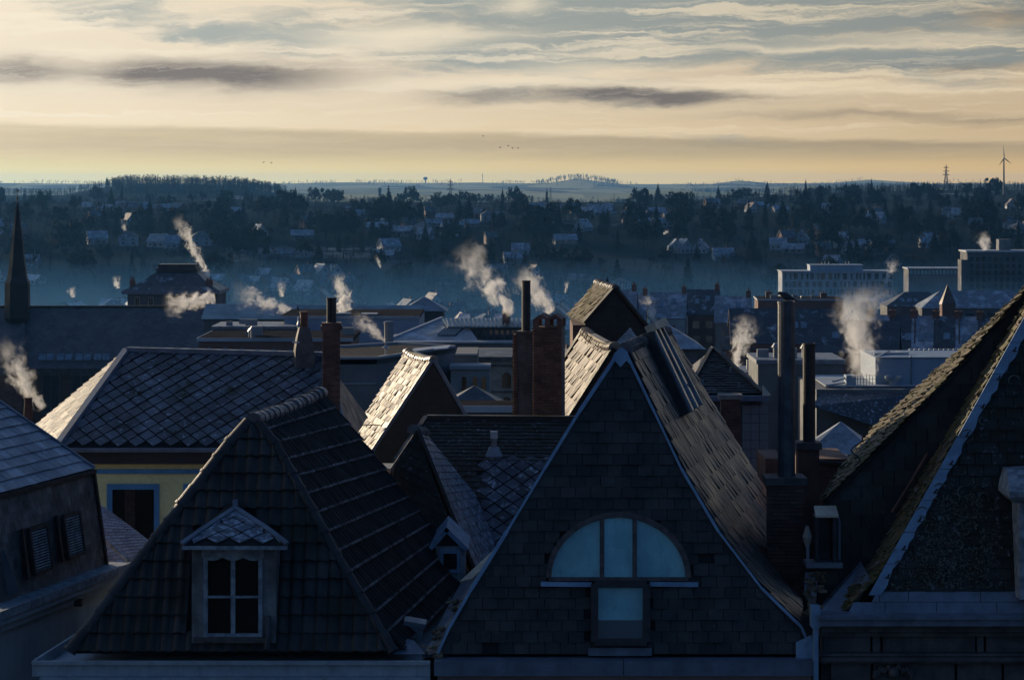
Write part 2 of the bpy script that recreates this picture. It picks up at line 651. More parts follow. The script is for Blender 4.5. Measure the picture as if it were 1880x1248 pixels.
# ------------------------------------------------------------------ materials
def mk(name, a, b=None, rough=.7, ns=1.5, tint=.0, bump=.25, bs=30.0, frost=0.0, frs=3.0, moss=None, mossamt=0.0, ms=2.0, metal=0.0, spec=.5, streak=0.0, rv=.12, stretch=None, coursing=None, emis=None):
    m = bpy.data.materials.new(name)
    m.use_nodes = True
    t = m.node_tree
    t.nodes.clear()
    s = NT(t)
    geo = s.n('ShaderNodeNewGeometry')
    pos = geo.outputs['Position']
    b = b or tuple(x * .6 for x in a)
    pv = pos
    if stretch:
        mp = s.n('ShaderNodeMapping')
        t.links.new(pos, mp.inputs['Vector'])
        mp.inputs['Scale'].default_value = stretch
        pv = mp.outputs[0]
    n1 = s.noise(pv, ns, 5, .6)
    c = s.mix(s.ss(n1, .3, .7), a, b)
    rn = None
    if tint:
        oi = s.n('ShaderNodeObjectInfo')
        at = s.n('ShaderNodeAttribute', attribute_name='tint')
        rn = s.m('FRACT', s.add(oi.outputs['Random'], at.outputs['Fac']))
        c = s.mix(1.0, c, s.vec(*[s.ss(rn, 0, 1, 1 - tint, 1 + tint, 'LINEAR')] * 3), 'MULTIPLY')
        rn2 = s.m('FRACT', s.mul(rn, 7.31))
        c = s.mix(s.mul(rn2, tint * .5), c, tuple(x * f for x, f in zip(a, (1.25, .95, .8))))
    n2 = s.noise(pos, bs, 4, .65)
    c = s.mix(s.ss(n2, .35, .8, 0, .35), c, tuple(x * .45 for x in a))
    rgh = s.ss(n1, .25, .75, max(rough - rv, .02), min(rough + rv, 1))
    if streak:
        mp = s.n('ShaderNodeMapping')
        t.links.new(pos, mp.inputs['Vector'])
        mp.inputs['Scale'].default_value = (9, 9, .5)
        n3 = s.noise(mp.outputs[0], 1.0, 4, .6)
        c = s.mix(s.ss(n3, .5, .75, 0, streak), c, tuple(x * .3 for x in a))
    if coursing:
        sx, sz, ink = coursing
        brk = s.n('ShaderNodeTexBrick')
        sep = s.n('ShaderNodeSeparateXYZ'); t.links.new(pos, sep.inputs[0])
        t.links.new(s.vec(s.add(sep.outputs[0], s.mul(sep.outputs[1], .35)), sep.outputs[2], 0.0), brk.inputs['Vector'])
        brk.inputs['Scale'].default_value = 1.0
        brk.inputs['Brick Width'].default_value = sx; brk.inputs['Row Height'].default_value = sz
        brk.inputs['Mortar Size'].default_value = sz * .09
        brk.inputs['Color1'].default_value = (1, 1, 1, 1); brk.inputs['Color2'].default_value = (.72, .72, .72, 1); brk.inputs['Mortar'].default_value = (ink,) * 3 + (1,)
        c = s.mix(1.0, c, brk.outputs['Color'], 'MULTIPLY')
    if moss:
        n4 = s.noise(pos, ms, 6, .7, .3)
        n5 = s.noise(pos, ms * 14, 3, .7)
        k = s.mul(s.ss(n4, .62 - mossamt * .4, .72 - mossamt * .25), s.ss(n5, .3, .6, .35, 1))
        c = s.mix(k, c, moss)
        rgh = s.mix(k, rgh, (.95, .95, .95))
    if frost:
        sn = s.n('ShaderNodeSeparateXYZ'); t.links.new(geo.outputs['True Normal'], sn.inputs[0])
        n6 = s.noise(pos, frs, 5, .65, .2)
        k = s.mul(s.ss(n6, .62 - frost * .35, .78 - frost * .2), s.ss(sn.outputs[2], .12, .45))
        c = s.mix(s.mul(k, .85), c, (.44, .52, .62))
    bs_ = s.n('ShaderNodeBsdfPrincipled')
    t.links.new(c, bs_.inputs['Base Color'])
    t.links.new(rgh, bs_.inputs['Roughness'])
    bs_.inputs['Metallic'].default_value = metal
    bs_.inputs['Specular IOR Level'].default_value = spec
    if bump:
        bp = s.n('ShaderNodeBump')
        bp.inputs['Strength'].default_value = bump
        bp.inputs['Distance'].default_value = .02
        t.links.new(n2, bp.inputs['Height'])
        t.links.new(bp.outputs[0], bs_.inputs['Normal'])
    o = s.n('ShaderNodeOutputMaterial')
    t.links.new(bs_.outputs[0], o.inputs[0])
    return m


MOSS = (.10, .085, .03)
M = {}
M['slate'] = mk('dark_slate', (.034, .029, .026), (.012, .0105, .0095), rough=.5, tint=.85, ns=2.2, moss=(.085, .08, .066), mossamt=.10, ms=6.0, bump=.5)
M['slate_plain'] = mk('dark_slate_hanging', (.024, .021, .019), (.012, .0105, .0095), rough=.55, ns=2.0, coursing=(.3, .21, .5), bump=.4)
M['felt'] = mk('roof_felt', (.060, .055, .052), (.035, .033, .032), rough=1, spec=0, ns=.6)
M['slate_brown'] = mk('weathered_tile', (.10, .082, .074), (.045, .040, .040), rough=.44, tint=.35, ns=1.6, bs=22, streak=.35, rv=.1)
M['slate_blue'] = mk('frosted_slate', (.070, .088, .118), (.045, .055, .075), rough=.5, tint=.45, ns=1.0, frost=.28, frs=5, moss=(.045, .05, .02), mossamt=.1, ms=1.4)
M['slate_strip'] = mk('pale_frosted_slate', (.10, .13, .17), (.06, .08, .11), rough=.5, tint=.4, frost=.5, frs=7)
M['slate_moss'] = mk('mossy_slate', (.024, .021, .018), (.014, .012, .011), rough=.7, tint=.35, moss=(.026, .023, .011), mossamt=.45, ms=2.4, frost=.12, frs=9)
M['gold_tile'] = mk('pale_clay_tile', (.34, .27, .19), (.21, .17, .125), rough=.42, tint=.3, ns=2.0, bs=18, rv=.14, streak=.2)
M['moss_tile'] = mk('moss_grown_tile', (.18, .12, .08), (.09, .062, .046), rough=.7, tint=.4, moss=(.085, .085, .022), mossamt=.6, ms=3.5, frost=.1)
M['pantile'] = mk('black_pantile', (.012, .012, .014), (.007, .007, .008), rough=.72, tint=.4, ns=2.0, spec=.25)
M['pantile_front'] = mk('sooty_pantile', (.040, .034, .030), (.014, .012, .011), rough=.6, tint=.4, ns=1.2, moss=(.03, .03, .018), mossamt=.25, ms=1.5)
M['ridge'] = mk('frosted_ridge_clay', (.16, .15, .155), (.07, .065, .07), rough=.55, tint=.25, frost=.35, frs=6)
M['hip'] = mk('sooty_ridge_clay', (.030, .028, .030), (.018, .017, .018), rough=.55, tint=.3)
M['slate_grey'] = mk('sky_sheen_slate', (.36, .37, .41), (.25, .255, .29), rough=.5, tint=.3, frost=.2, frs=5, streak=.25)  # colour lightened in place of a glancing sky reflection
M['slate_wall'] = mk('mouldy_slate_cladding', (.20, .195, .195), (.06, .06, .062), rough=.6, tint=.35, ns=2.2, streak=.5)
M['diamond'] = mk('diamond_slate', (.075, .095, .125), (.045, .055, .07), rough=.48, tint=.55, ns=1.2, frost=.18, frs=7, moss=(.04, .045, .018), mossamt=.16, ms=1.2)
M['deck'] = mk('roof_underlay', (.012, .012, .013), rough=.9)
M['lead'] = mk('dull_lead', (.17, .21, .27), (.10, .125, .165), rough=.5, ns=2.5, metal=.0, streak=.35)
M['lead_blue'] = mk('blue_grey_lead', (.24, .38, .54), (.15, .25, .37), rough=.45, ns=3, streak=.2)
M['zinc'] = mk('zinc_sheet', (.22, .25, .29), (.15, .17, .20), rough=.42, metal=.3, ns=2.0, streak=.3)
M['pipe'] = mk('galvanised_pipe', (.11, .125, .145), (.055, .06, .07), rough=.45, metal=.35, ns=3, streak=.5)
M['pipe_dark'] = mk('sooty_pipe', (.045, .047, .052), (.025, .025, .028), rough=.5, metal=.3, ns=3, streak=.4)
M['white'] = mk('white_paint', (.40, .45, .48), (.28, .32, .35), rough=.55, ns=3, streak=.4)
M['white_old'] = mk('flaking_white_paint', (.36, .41, .46), (.14, .16, .18), rough=.65, ns=6, streak=.5)
M['cream'] = mk('cream_paint', (.62, .52, .38), (.48, .40, .30), rough=.6, ns=3, streak=.3)
M['glass_dark'] = mk('dark_window_glass', (.012, .013, .014), rough=.08, bump=0, rv=.02, spec=.5)
M['glass_pale'] = mk('misted_window_glass', (.20, .50, .54), (.07, .26, .31), rough=.14, bump=0, rv=.06, ns=.9, spec=.8, tint=.22, streak=.25)
M['glass_blue'] = mk('blue_window_glass', (.03, .05, .07), rough=.06, bump=0, rv=.02, spec=.7)
M['curtain'] = mk('brown_curtain', (.05, .032, .03), (.02, .014, .014), rough=.9, ns=9)
M['wood_dark'] = mk('dark_wood', (.035, .028, .03), (.02, .017, .018), rough=.6, ns=8)
M['oldwood'] = mk('grey_weathered_wood', (.12, .10, .09), (.06, .05, .05), rough=.75, ns=8, streak=.4)
M['yellow'] = mk('ochre_render', (.78, .78, .40), (.68, .68, .35), rough=.85, ns=.8, bs=12)
M['bluepaint'] = mk('blue_paint', (.06, .28, .55), (.045, .21, .42), rough=.5, ns=2)
M['navy'] = mk('dark_fascia', (.016, .022, .032), rough=.5)
M['plaster'] = mk('pale_plaster', (.42, .47, .50), (.30, .34, .37), rough=.85, ns=.7, streak=.4)
M['stone'] = mk('grey_sandstone', (.13, .115, .11), (.06, .054, .055), rough=.8, ns=2.5, streak=.45)
M['stone_lt'] = mk('pale_limestone', (.34, .30, .25), (.22, .19, .16), rough=.8, ns=2.5, streak=.4)
M['pink'] = mk('pink_render', (.38, .28, .27), (.28, .21, .21), rough=.85)
M['brick_dk'] = mk('sooty_brick', (.16, .08, .058), (.06, .036, .03), rough=.8, tint=.5, ns=2)
M['brick'] = mk('red_brick', (.19, .085, .052), (.08, .042, .032), rough=.8, tint=.4, ns=2)
M['mortar'] = mk('old_mortar', (.17, .15, .14), (.09, .08, .075), rough=.9, ns=4)
M['mortar_dk'] = mk('sooty_mortar', (.12, .108, .10), rough=.9, ns=4)
M['brickwall'] = mk('brick_wall', (.19, .085, .06), (.12, .058, .045), rough=.85, ns=1.5, coursing=(.44, .15, .6))
M['terracotta'] = mk('terracotta', (.16, .065, .04), (.07, .035, .027), rough=.75, ns=4)
M['concrete'] = mk('grey_concrete', (.14, .15, .165), (.10, .11, .12), rough=.8, ns=.5)
M['concrete_lt'] = mk('pale_concrete', (.27, .28, .29), (.20, .21, .22), rough=.8, ns=.5, streak=.2)
M['gravel'] = mk('roof_gravel', (.16, .145, .12), (.09, .08, .07), rough=1, spec=0, ns=5, bs=12)
M['cladding'] = mk('pale_blue_cladding', (.24, .33, .43), (.20, .28, .37), rough=.5, ns=.4)
M['white_far'] = mk('far_white_wall', (.32, .36, .40), (.24, .27, .30), rough=.8, ns=.2, bump=0)
M['cream_far'] = mk('far_cream_wall', (.20, .20, .20), (.14, .14, .14), rough=.85, ns=.2, bump=0)
M['brick_far'] = mk('far_brick_wall', (.17, .085, .065), (.12, .065, .05), rough=.85, ns=.3, bump=0)
M['grey_far'] = mk('far_grey_wall', (.10, .105, .115), (.07, .07, .08), rough=.85, ns=.3, bump=0)
M['roof_far'] = mk('far_slate_roof', (.075, .088, .108), (.05, .06, .075), rough=.5, ns=.5, bs=6, frost=.2, frs=.6, coursing=(.6, .25, .55))  # base colour lifted to stand in for blue haze
M['roof_frost'] = mk('far_frosty_roof', (.24, .28, .33), (.12, .14, .175), rough=.5, ns=.5, bs=6, frost=.55, frs=.5, coursing=(.6, .25, .7))  # frost patches, over a base also lifted for blue haze
M['roof_red'] = mk('far_clay_roof', (.13, .07, .055), (.08, .045, .04), rough=.6, ns=.5, bs=6, frost=.1, coursing=(.6, .3, .6))
M['snow'] = mk('frosted_flat_roof', (.42, .48, .55), (.22, .26, .31), rough=.6, ns=.25, bump=0)
M['church'] = mk('church_slate', (.14, .14, .155), (.09, .092, .105), rough=.55, ns=.5, bs=9, coursing=(.42, .22, .5), moss=(.05, .05, .04), mossamt=.1, ms=.6)
M['spire'] = mk('spire_slate', (.020, .014, .014), (.012, .010, .011), rough=.6, ns=.6, coursing=(.4, .2, .6))
M['teal_roof'] = mk('ribbed_metal_roof', (.17, .26, .30), (.12, .19, .22), rough=.4, metal=.3, ns=.5)
M['iron'] = mk('black_iron', (.02, .02, .022), rough=.5)
M['steel'] = mk('mast_steel', (.05, .05, .055), rough=.6, bump=0)
M['turbine'] = mk('turbine_paint', (.12, .12, .12), rough=.5, bump=0)
M['bark'] = mk('tree_bark', (.026, .023, .020), (.016, .014, .013), rough=1, spec=.02, bump=0, ns=1)
M['twig'] = mk('bare_twigs', (.024, .022, .022), (.014, .013, .014), rough=1, spec=.02, bump=0, ns=.5)
M['twig_pale'] = mk('mist_paled_twigs', (.05, .055, .062), (.026, .028, .034), rough=1, spec=.02, bump=0, ns=.02)  # bare twigs paled in colour to paint a misty layer
M['twig_far'] = mk('haze_paled_far_twigs', (.15, .145, .09), (.10, .10, .065), rough=1, spec=.0, bump=0, ns=.01)  # distant twigs faded in colour, standing in for haze
M['leaf'] = mk('evergreen_leaves', (.014, .019, .014), (.008, .011, .009), rough=1, spec=.03, bump=0, ns=.8)
M['needle'] = mk('conifer_needles', (.011, .016, .014), (.006, .009, .008), rough=1, spec=.03, bump=0, ns=.8)
M['ground'] = mk('frosted_hazed_meadow', (.040, .048, .048), (.016, .020, .020), rough=1.0, rv=0.0, spec=0.0, ns=.004, bs=.06, frost=.1, frs=.006, bump=0)
M['feather'] = mk('pigeon_feathers', (.06, .065, .075), (.03, .03, .035), rough=.7, ns=12)
M['skylight'] = mk('roof_window_glass', (.20, .28, .36), rough=.1, bump=0, spec=.7)
M['lichen'] = mk('grey_lichen', (.16, .17, .15), (.08, .09, .07), rough=.95, ns=12)
M['moss'] = mk('cushion_moss', (.09, .08, .025), (.045, .042, .016), rough=1.0, ns=6, bs=60, bump=.6)
M['debris'] = mk('gutter_debris', (.30, .22, .13), (.12, .09, .06), rough=.9, ns=10)
M['chrome'] = mk('bright_rail', (.42, .44, .48), (.30, .32, .35), rough=.3, metal=.6, ns=4, bump=0)
LIP['black_pantile'] = mk('pale_tile_lip', (.17, .17, .185), (.012, .012, .013), rough=.6, ns=2.2)  # paler band near each tile's lower edge


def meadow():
    """open fields beyond the wooded rise, coloured pale in place of haze"""
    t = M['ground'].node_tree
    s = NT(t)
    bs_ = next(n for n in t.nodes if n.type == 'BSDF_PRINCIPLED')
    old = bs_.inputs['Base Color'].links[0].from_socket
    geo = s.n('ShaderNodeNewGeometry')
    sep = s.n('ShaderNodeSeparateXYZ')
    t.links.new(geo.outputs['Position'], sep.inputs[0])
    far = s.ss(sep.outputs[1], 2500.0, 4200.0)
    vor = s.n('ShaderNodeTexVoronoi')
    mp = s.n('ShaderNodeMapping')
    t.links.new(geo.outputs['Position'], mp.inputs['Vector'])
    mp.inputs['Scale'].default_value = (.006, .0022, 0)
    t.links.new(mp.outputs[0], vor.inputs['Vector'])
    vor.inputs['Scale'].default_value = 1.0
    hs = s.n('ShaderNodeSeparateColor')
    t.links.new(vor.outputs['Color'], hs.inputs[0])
    field = s.mix(hs.outputs[0], (.26, .25, .13), (.42, .38, .20))  # pale warm field tones stand in for sunlit haze
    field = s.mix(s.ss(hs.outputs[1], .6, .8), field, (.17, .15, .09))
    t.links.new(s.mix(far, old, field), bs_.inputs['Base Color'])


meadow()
# ------------------------------------------------------------------ terrain: a town in a shallow valley, a wooded rise, far ridges
TZ = [(-500, -20), (42, -20), (100, -24), (200, -31), (400, -42), (600, -49), (850, -53), (980, -53), (1060, -44), (1130, -34.5), (1200, -27.5), (1300, -22.5), (1500, -18.8), (1800, -17.5), (2050, -18), (2400, -26), (3000, -37), (4000, -40), (5200, -32), (6500, -21), (8000, -12), (9500, -5.0), (10800, -14)]


def ground_z(x, y):
    for i in range(len(TZ) - 1):
        if y <= TZ[i + 1][0]:
            k = (y - TZ[i][0]) / (TZ[i + 1][0] - TZ[i][0])
            k = k * k * (3 - 2 * k) if y > 1900 else k
            z = TZ[i][1] + (TZ[i + 1][1] - TZ[i][1]) * max(0, k)
            break
    else:
        z = TZ[-1][1]
    u = CU + x / max(y, 100) * F
    g = lambda a, b, s: math.exp(-((a - b) / s) ** 2)
    if y > 1200:
        z += 26 * math.exp(-((u - 345) / 200) ** 4) * g(y, 2750, 420)                       # wooded hill at left
        z += 19 * g(u, 0, 200) * g(y, 2900, 380)
        z += 17 * (1 / (1 + math.exp(-(u - 1390) / 90))) * g(y, 2350, 420)  # long rise at right
        for (cu, su, cy, sy, hh) in ((1060, 70, 7600, 500, 21), (1235, 100, 5000, 420, 13), (1360, 60, 8200, 500, 14), (880, 120, 8600, 500, 9), (620, 150, 8200, 500, 7), (700, 190, 4600, 420, 9),
                                     (60, 160, 7800, 500, 9), (250, 120, 8600, 500, 8), (1470, 120, 6500, 500, 10), (1600, 90, 8200, 500, 17), (1780, 140, 7000, 500, 13), (960, 90, 5600, 380, 9), (480, 90, 5400, 400, 8)):
            z += 1.5 * hh * g(u, cu, su) * g(y, cy, sy)
        z += (4.5 if y < 7000 else 8) * mnoise.noise(Vector((x / 900, y / 700, 2.0))) * min(1, (y - 1200) / 1500)
    return CAMZ + z


def build_ground():
    ys = [-400, -100, 0, 30, 60] + [60 * 1.09 ** i for i in range(1, 66)]
    ys = [y for y in ys if y < 10800] + [10800]
    cols = 90
    vs, fs = [], []
    for y in ys:
        for j in range(cols + 1):
            a = -0.62 + 1.24 * j / cols
            x = a * (abs(y) + 250)
            vs.append((x, y, ground_z(x, y)))
    for i in range(len(ys) - 1):
        for j in range(cols):
            k = i * (cols + 1) + j
            fs.append((k, k + 1, k + cols + 2, k + cols + 1))
    me = bpy.data.meshes.new('ground')
    me.from_pydata(vs, [], fs)
    me.shade_smooth()
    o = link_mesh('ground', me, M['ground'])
    label(o, 'frosted valley floor under the town and far fields paled for haze', None, None, 'structure')


def y_at(u, v):
    """distance at which the town's far slope shows at photo point (u, v)"""
    y = 985.0
    while y < 2050:
        x = (u - CU) / F * y
        if CV + (CAMZ - ground_z(x, y)) / y * F <= v:
            break
        y += 6.0
    return y


build_ground()
# ------------------------------------------------------------------ the front row of roofs
GZ = CAMZ - 20.0                                  # street level at the front row
UPZ = Vector((0, 0, 1))


def lerp_y(v, v0, y0, v1, y1):
    return y0 + (y1 - y0) * (v - v0) / (v1 - v0)


# ---- left house: black pantiles, hipped front with a dormer
def house_pantile():
    t = thing('pantile_house', 'steep dark pantiled house with white-framed dormer in its front hip', 'house', P(425, 1213, 43)[:2] + (GZ,))
    Y = lambda v: lerp_y(v, 1198, 42.0, 778, 43.9)
    fl = lambda u, v: P(u, v, Y(v))
    Lf = [fl(128, 1197), fl(180, 1128), fl(262, 1020), fl(355, 900), fl(420, 815), fl(455, 776)]
    Rf = [fl(722, 1197), fl(682, 1128), fl(618, 1020), fl(553, 900), fl(505, 815), fl(474, 776)]
    apex = fl(466, 772)
    ridge_b = P(590, 722, 50.3)
    back = [P(862, 1062, 49.8), P(822, 1010, 49.9), P(770, 945, 50.0), P(700, 858, 50.1), P(640, 782, 50.2), ridge_b]
    # solid underneath
    zt = Lf[0].z
    body = MB()
    bx0, bx1 = P(95, 1213, 42).x, P(770, 1213, 42).x
    body.raw([(bx0, 42.25, GZ), (bx1, 42.25, GZ), (bx1 + 1.0, 50, GZ), (bx0 + 1.0, 50, GZ), (bx0, 42.25, zt - .25), (bx1, 42.25, zt - .25), (bx1 + 1, 50, zt - .25), (bx0 + 1, 50, zt - .25)],
             [(0, 3, 2, 1), (4, 5, 6, 7), (0, 1, 5, 4), (1, 2, 6, 5), (2, 3, 7, 6), (3, 0, 4, 7)])
    body.build('wall', M['plaster'], t)
    nf = (Rf[0] - Lf[0]).cross(apex - Lf[0]).normalized()
    if nf.y > 0: nf = -nf
    dk = MB()
    dk.ruled(Lf, Rf, nf, .08)
    fh = dk.build('front_hip', M['deck'], t)
    def hole(u, v): return 352 < u < 508 and 985 < v < 1180 or (abs(u - 432) < (v - 915) * 1.1 and 915 < v < 1000)
    tiles(fh, Lf, Rf, .235, .335, 'pantile', M['pantile_front'], 'pantile', maxn=300, lift=.06, thick=.06, hole=hole, seed=11, stagger=0, ov=1.1)
    # right slope
    Rs = [P(738, 1195, 42.1)] + Rf[1:5] + [apex]
    rs = MB()
    rs.ruled(Rs, back, (1, 0, .6), .1)
    rs = rs.build('right_slope', M['deck'], t)
    tiles(rs, Rs, back, .225, .40, 'pantile', M['pantile'], 'pantile', maxn=300, lift=.055, thick=.055, seed=12, stagger=0, ov=1.1, up=Vector((1, 0, .5)))
    # left slope, turned from view
    lb = [p + Vector((.9, 6.6, 0)) for p in (Lf[0], Lf[2])] + [ridge_b]
    ls = MB().slab([Lf[0], Lf[2], Lf[5], ridge_b, lb[1], lb[0]], Vector((-1, 0, .5)), .1)
    ls.build('left_slope', M['pantile'], t)
    MB().raw([back[0], ridge_b, lb[0], back[0] - Vector((0, 0, 3)), lb[0] - Vector((0, 0, 3))], [(0, 1, 2), (0, 2, 4, 3)]).build('rear_gable', M['brickwall'], t)
    # ridge and hip tiles
    rdg = MB().bar(apex, ridge_b, .16, .06, UPZ, .02).build('ridge', M['hip'], t)
    ridge_tiles(rdg, apex + Vector((0, -.08, .0)), ridge_b, .155, .42, M['ridge'], 'ridge_tile', bend=-.05)
    hp = MB()
    for i in range(5): hp.bar(Lf[i], Lf[i + 1], .12, .05, nf, .02)
    hp = hp.build('left_hip', M['hip'], t)
    for i in range(5): ridge_tiles(hp, Lf[i], Lf[i + 1], .125, .42, M['hip'], 'hip_tile', up=nf + Vector((-.6, 0, .3)))
    hp = MB()
    for i in range(5): hp.bar(Rf[i], Rf[i + 1], .12, .05, nf, .02)
    hp = hp.build('right_hip', M['hip'], t)
    for i in range(5): ridge_tiles(hp, Rf[i], Rf[i + 1], .105, .42, M['hip'], 'hip_tile', up=nf + Vector((.7, 0, .3)))
    # box gutter: front run and the run back along the left side
    g = MB()
    zg = P(60, 1213, 41.7).z
    x0, x1 = P(60, 1213, 41.7).x, P(790, 1213, 41.7).x
    g.bb(x0, x1, 41.66, 41.70, zg - .27, zg)
    g.bb(x0, x1, 41.60, 41.66, zg - .05, zg + .02)
    g.bb(x0 + .02, x1 - .02, 41.70, 42.2, zg - .27, zg - .22)
    g.bb(x0 + .15, x1, 41.52, 41.66, zg - .34, zg - .275)
    fg = g.build('front_gutter', M['white'], t)
    g = MB()
    a, b = Vector((x0 + .03, 41.72, zg - .1)), Vector((x0 + .98, 49.6, zg - .1))
    g.bar(a, b, .05, .24)
    g.bar(a + Vector((.5, 0, -.1)), b + Vector((.5, 0, -.1)), .95, .04)
    g.build('side_gutter', M['white'], t)
    sof = MB().bar((x0 + .1, 41.95, zg - .45), (x1 - .1, 41.95, zg - .45), .55, .2).build('cornice', M['white_old'], t)
    MB().bb(P(150, 1170, 42).x, P(345, 1170, 42).x, 41.75, 42.05, zg - .2, zg - .06).build('lead_lining', M['lead'], t)
    # hatch on the right slope
    hc = P(762, 1142, 43.5)
    hb = MB().box(hc, (.42, .5, .09), Matrix.Rotation(R(10), 3, 'Y')).box(hc + Vector((-.02, .0, -.16)), (.34, .42, .3))
    hb.build('roof_hatch', M['zinc'], t)
    sh = MB().slab([P(722, 1200, 42.0), P(782, 1200, 42.0), P(760, 1175, 42.5), P(748, 1172, 42.5)], Vector((0, -1, .4)), .05).build('valley_flashing', M['lead'], t)
    # dormer
    d = MB()
    yb = Y(1172)
    yf = 41.95
    def D(u, v, y=yf): return P(u, v, y)
    zb, ztop = D(372, 1180).z, D(372, 1003).z
    xl, xr = D(352, 1100).x, D(506, 1100).x
    wl, wr = D(374, 1100).x, D(482, 1100).x
    d.bb(xl, wl - .002, yf, 43.4, zb, ztop)
    d.bb(wr + .002, xr, yf, 43.4, zb, ztop)
    d.bb(wl, wr, yf + .02, 43.2, zb, D(0, 1168).z)
    d.bb(xl + .01, xr - .01, yf + .3, 43.2, zb + .1, ztop - .02)
    dm = d.build('dormer', M['slate_wall'], t)
    fr = MB()
    zs, zh = D(0, 1168).z, D(0, 1012).z
    for (a, b, c, e) in ((wl, wl + .075, zs, zh), (wr - .075, wr, zs, zh), ((wl + wr) / 2 - .04, (wl + wr) / 2 + .04, zs + .002, zh - .002)):
        fr.bb(a, b, yf - .035, yf + .06, c, e)
    for z, hh in ((zs, .06), (D(0, 1095).z - .02, .04), (zh - .08, .08)):
        fr.bb(wl + .003, wr - .003, yf - .03, yf + .055, z, z + hh)
    fr.build('window_frame', M['white_old'], dm)
    zm = D(0, 1095).z
    xm = (wl + wr) / 2
    for (a, b) in ((wl + .07, xm - .035), (xm + .035, wr - .07)):
        for (c, e) in ((zs + .05, zm - .01), (zm + .02, zh - .07)):
            MB().bb(a, b, yf + .03, yf + .045, c, e).build('pane', M['glass_dark'], dm)
    val = MB()
    n = 18
    zc = D(0, 1005).z
    pts = [(wl - .03 + (wr - wl + .06) * i / n) for i in range(n + 1)]
    vs, fs = [], []
    for i, x in enumerate(pts):
        low = zc - .17 - .06 * abs(math.sin(math.pi * i / n * 3))
        for yy in (yf - .06, yf - .036):
            vs += [(x, yy, zc), (x, yy, low)]
    for i in range(n):
        k = i * 4
        fs += [(k, k + 1, k + 5, k + 4), (k + 2, k + 6, k + 7, k + 3), (k + 1, k + 3, k + 7, k + 5)]
    val.raw(vs, fs).build('scalloped_valance', M['white_old'], dm)
    MB().bb(xl + .05, xr - .05, yf - .07, yf + .05, zs - .07, zs - .005).build('sill', M['oldwood'], dm)
    ap = P(432, 934, 42.65); e0 = P(334, 1000, 41.55); e1 = P(527, 1000, 41.55); mid0 = P(368, 976, 41.9); mid1 = P(496, 976, 41.9)
    rp = MB()
    rp.slab([e0, e1, mid1, mid0], Vector((0, -1, .8)), .05)
    rp.slab([mid0, mid1, ap], Vector((0, -1, .9)), .05)
    bk = P(432, 912, 43.6); c0 = P(338, 985, 43.3); c1 = P(523, 985, 43.3)
    rp.slab([e0, mid0, ap, bk, c0], Vector((-.7, 0, .7)), .05)
    rp.slab([e1, c1, bk, ap, mid1], Vector((.7, 0, .7)), .05)
    rp.build('dormer_roof', M['deck'], dm)
    tiles(dm, [e0, mid0, ap - Vector((.03, 0, 0))], [e1, mid1, ap + Vector((.03, 0, 0))], .42, .17, 'diamond', M['slate_strip'], 'dormer_slate', lift=.02, thick=.018, seed=5)
    tr = MB()
    for (a, b) in ((e0, mid0), (mid0, ap), (e1, mid1), (mid1, ap), (ap, bk)):
        tr.bar(a, b, .09, .05, Vector((0, -.5, 1)), .03)
    tr.build('dormer_hips', M['lead'], dm)
    MB().bar(e0 + Vector((0, .03, -.05)), e1 + Vector((0, .03, -.05)), .08, .07).build('dormer_eaves', M['white_old'], dm)
    dp = MB().tube([P(492, 1130, 41.9), P(492, 1165, 41.88), P(490, 1190, 41.9)], .05, 8).build('downpipe', M['pipe'], dm)
    return t


house_pantile()


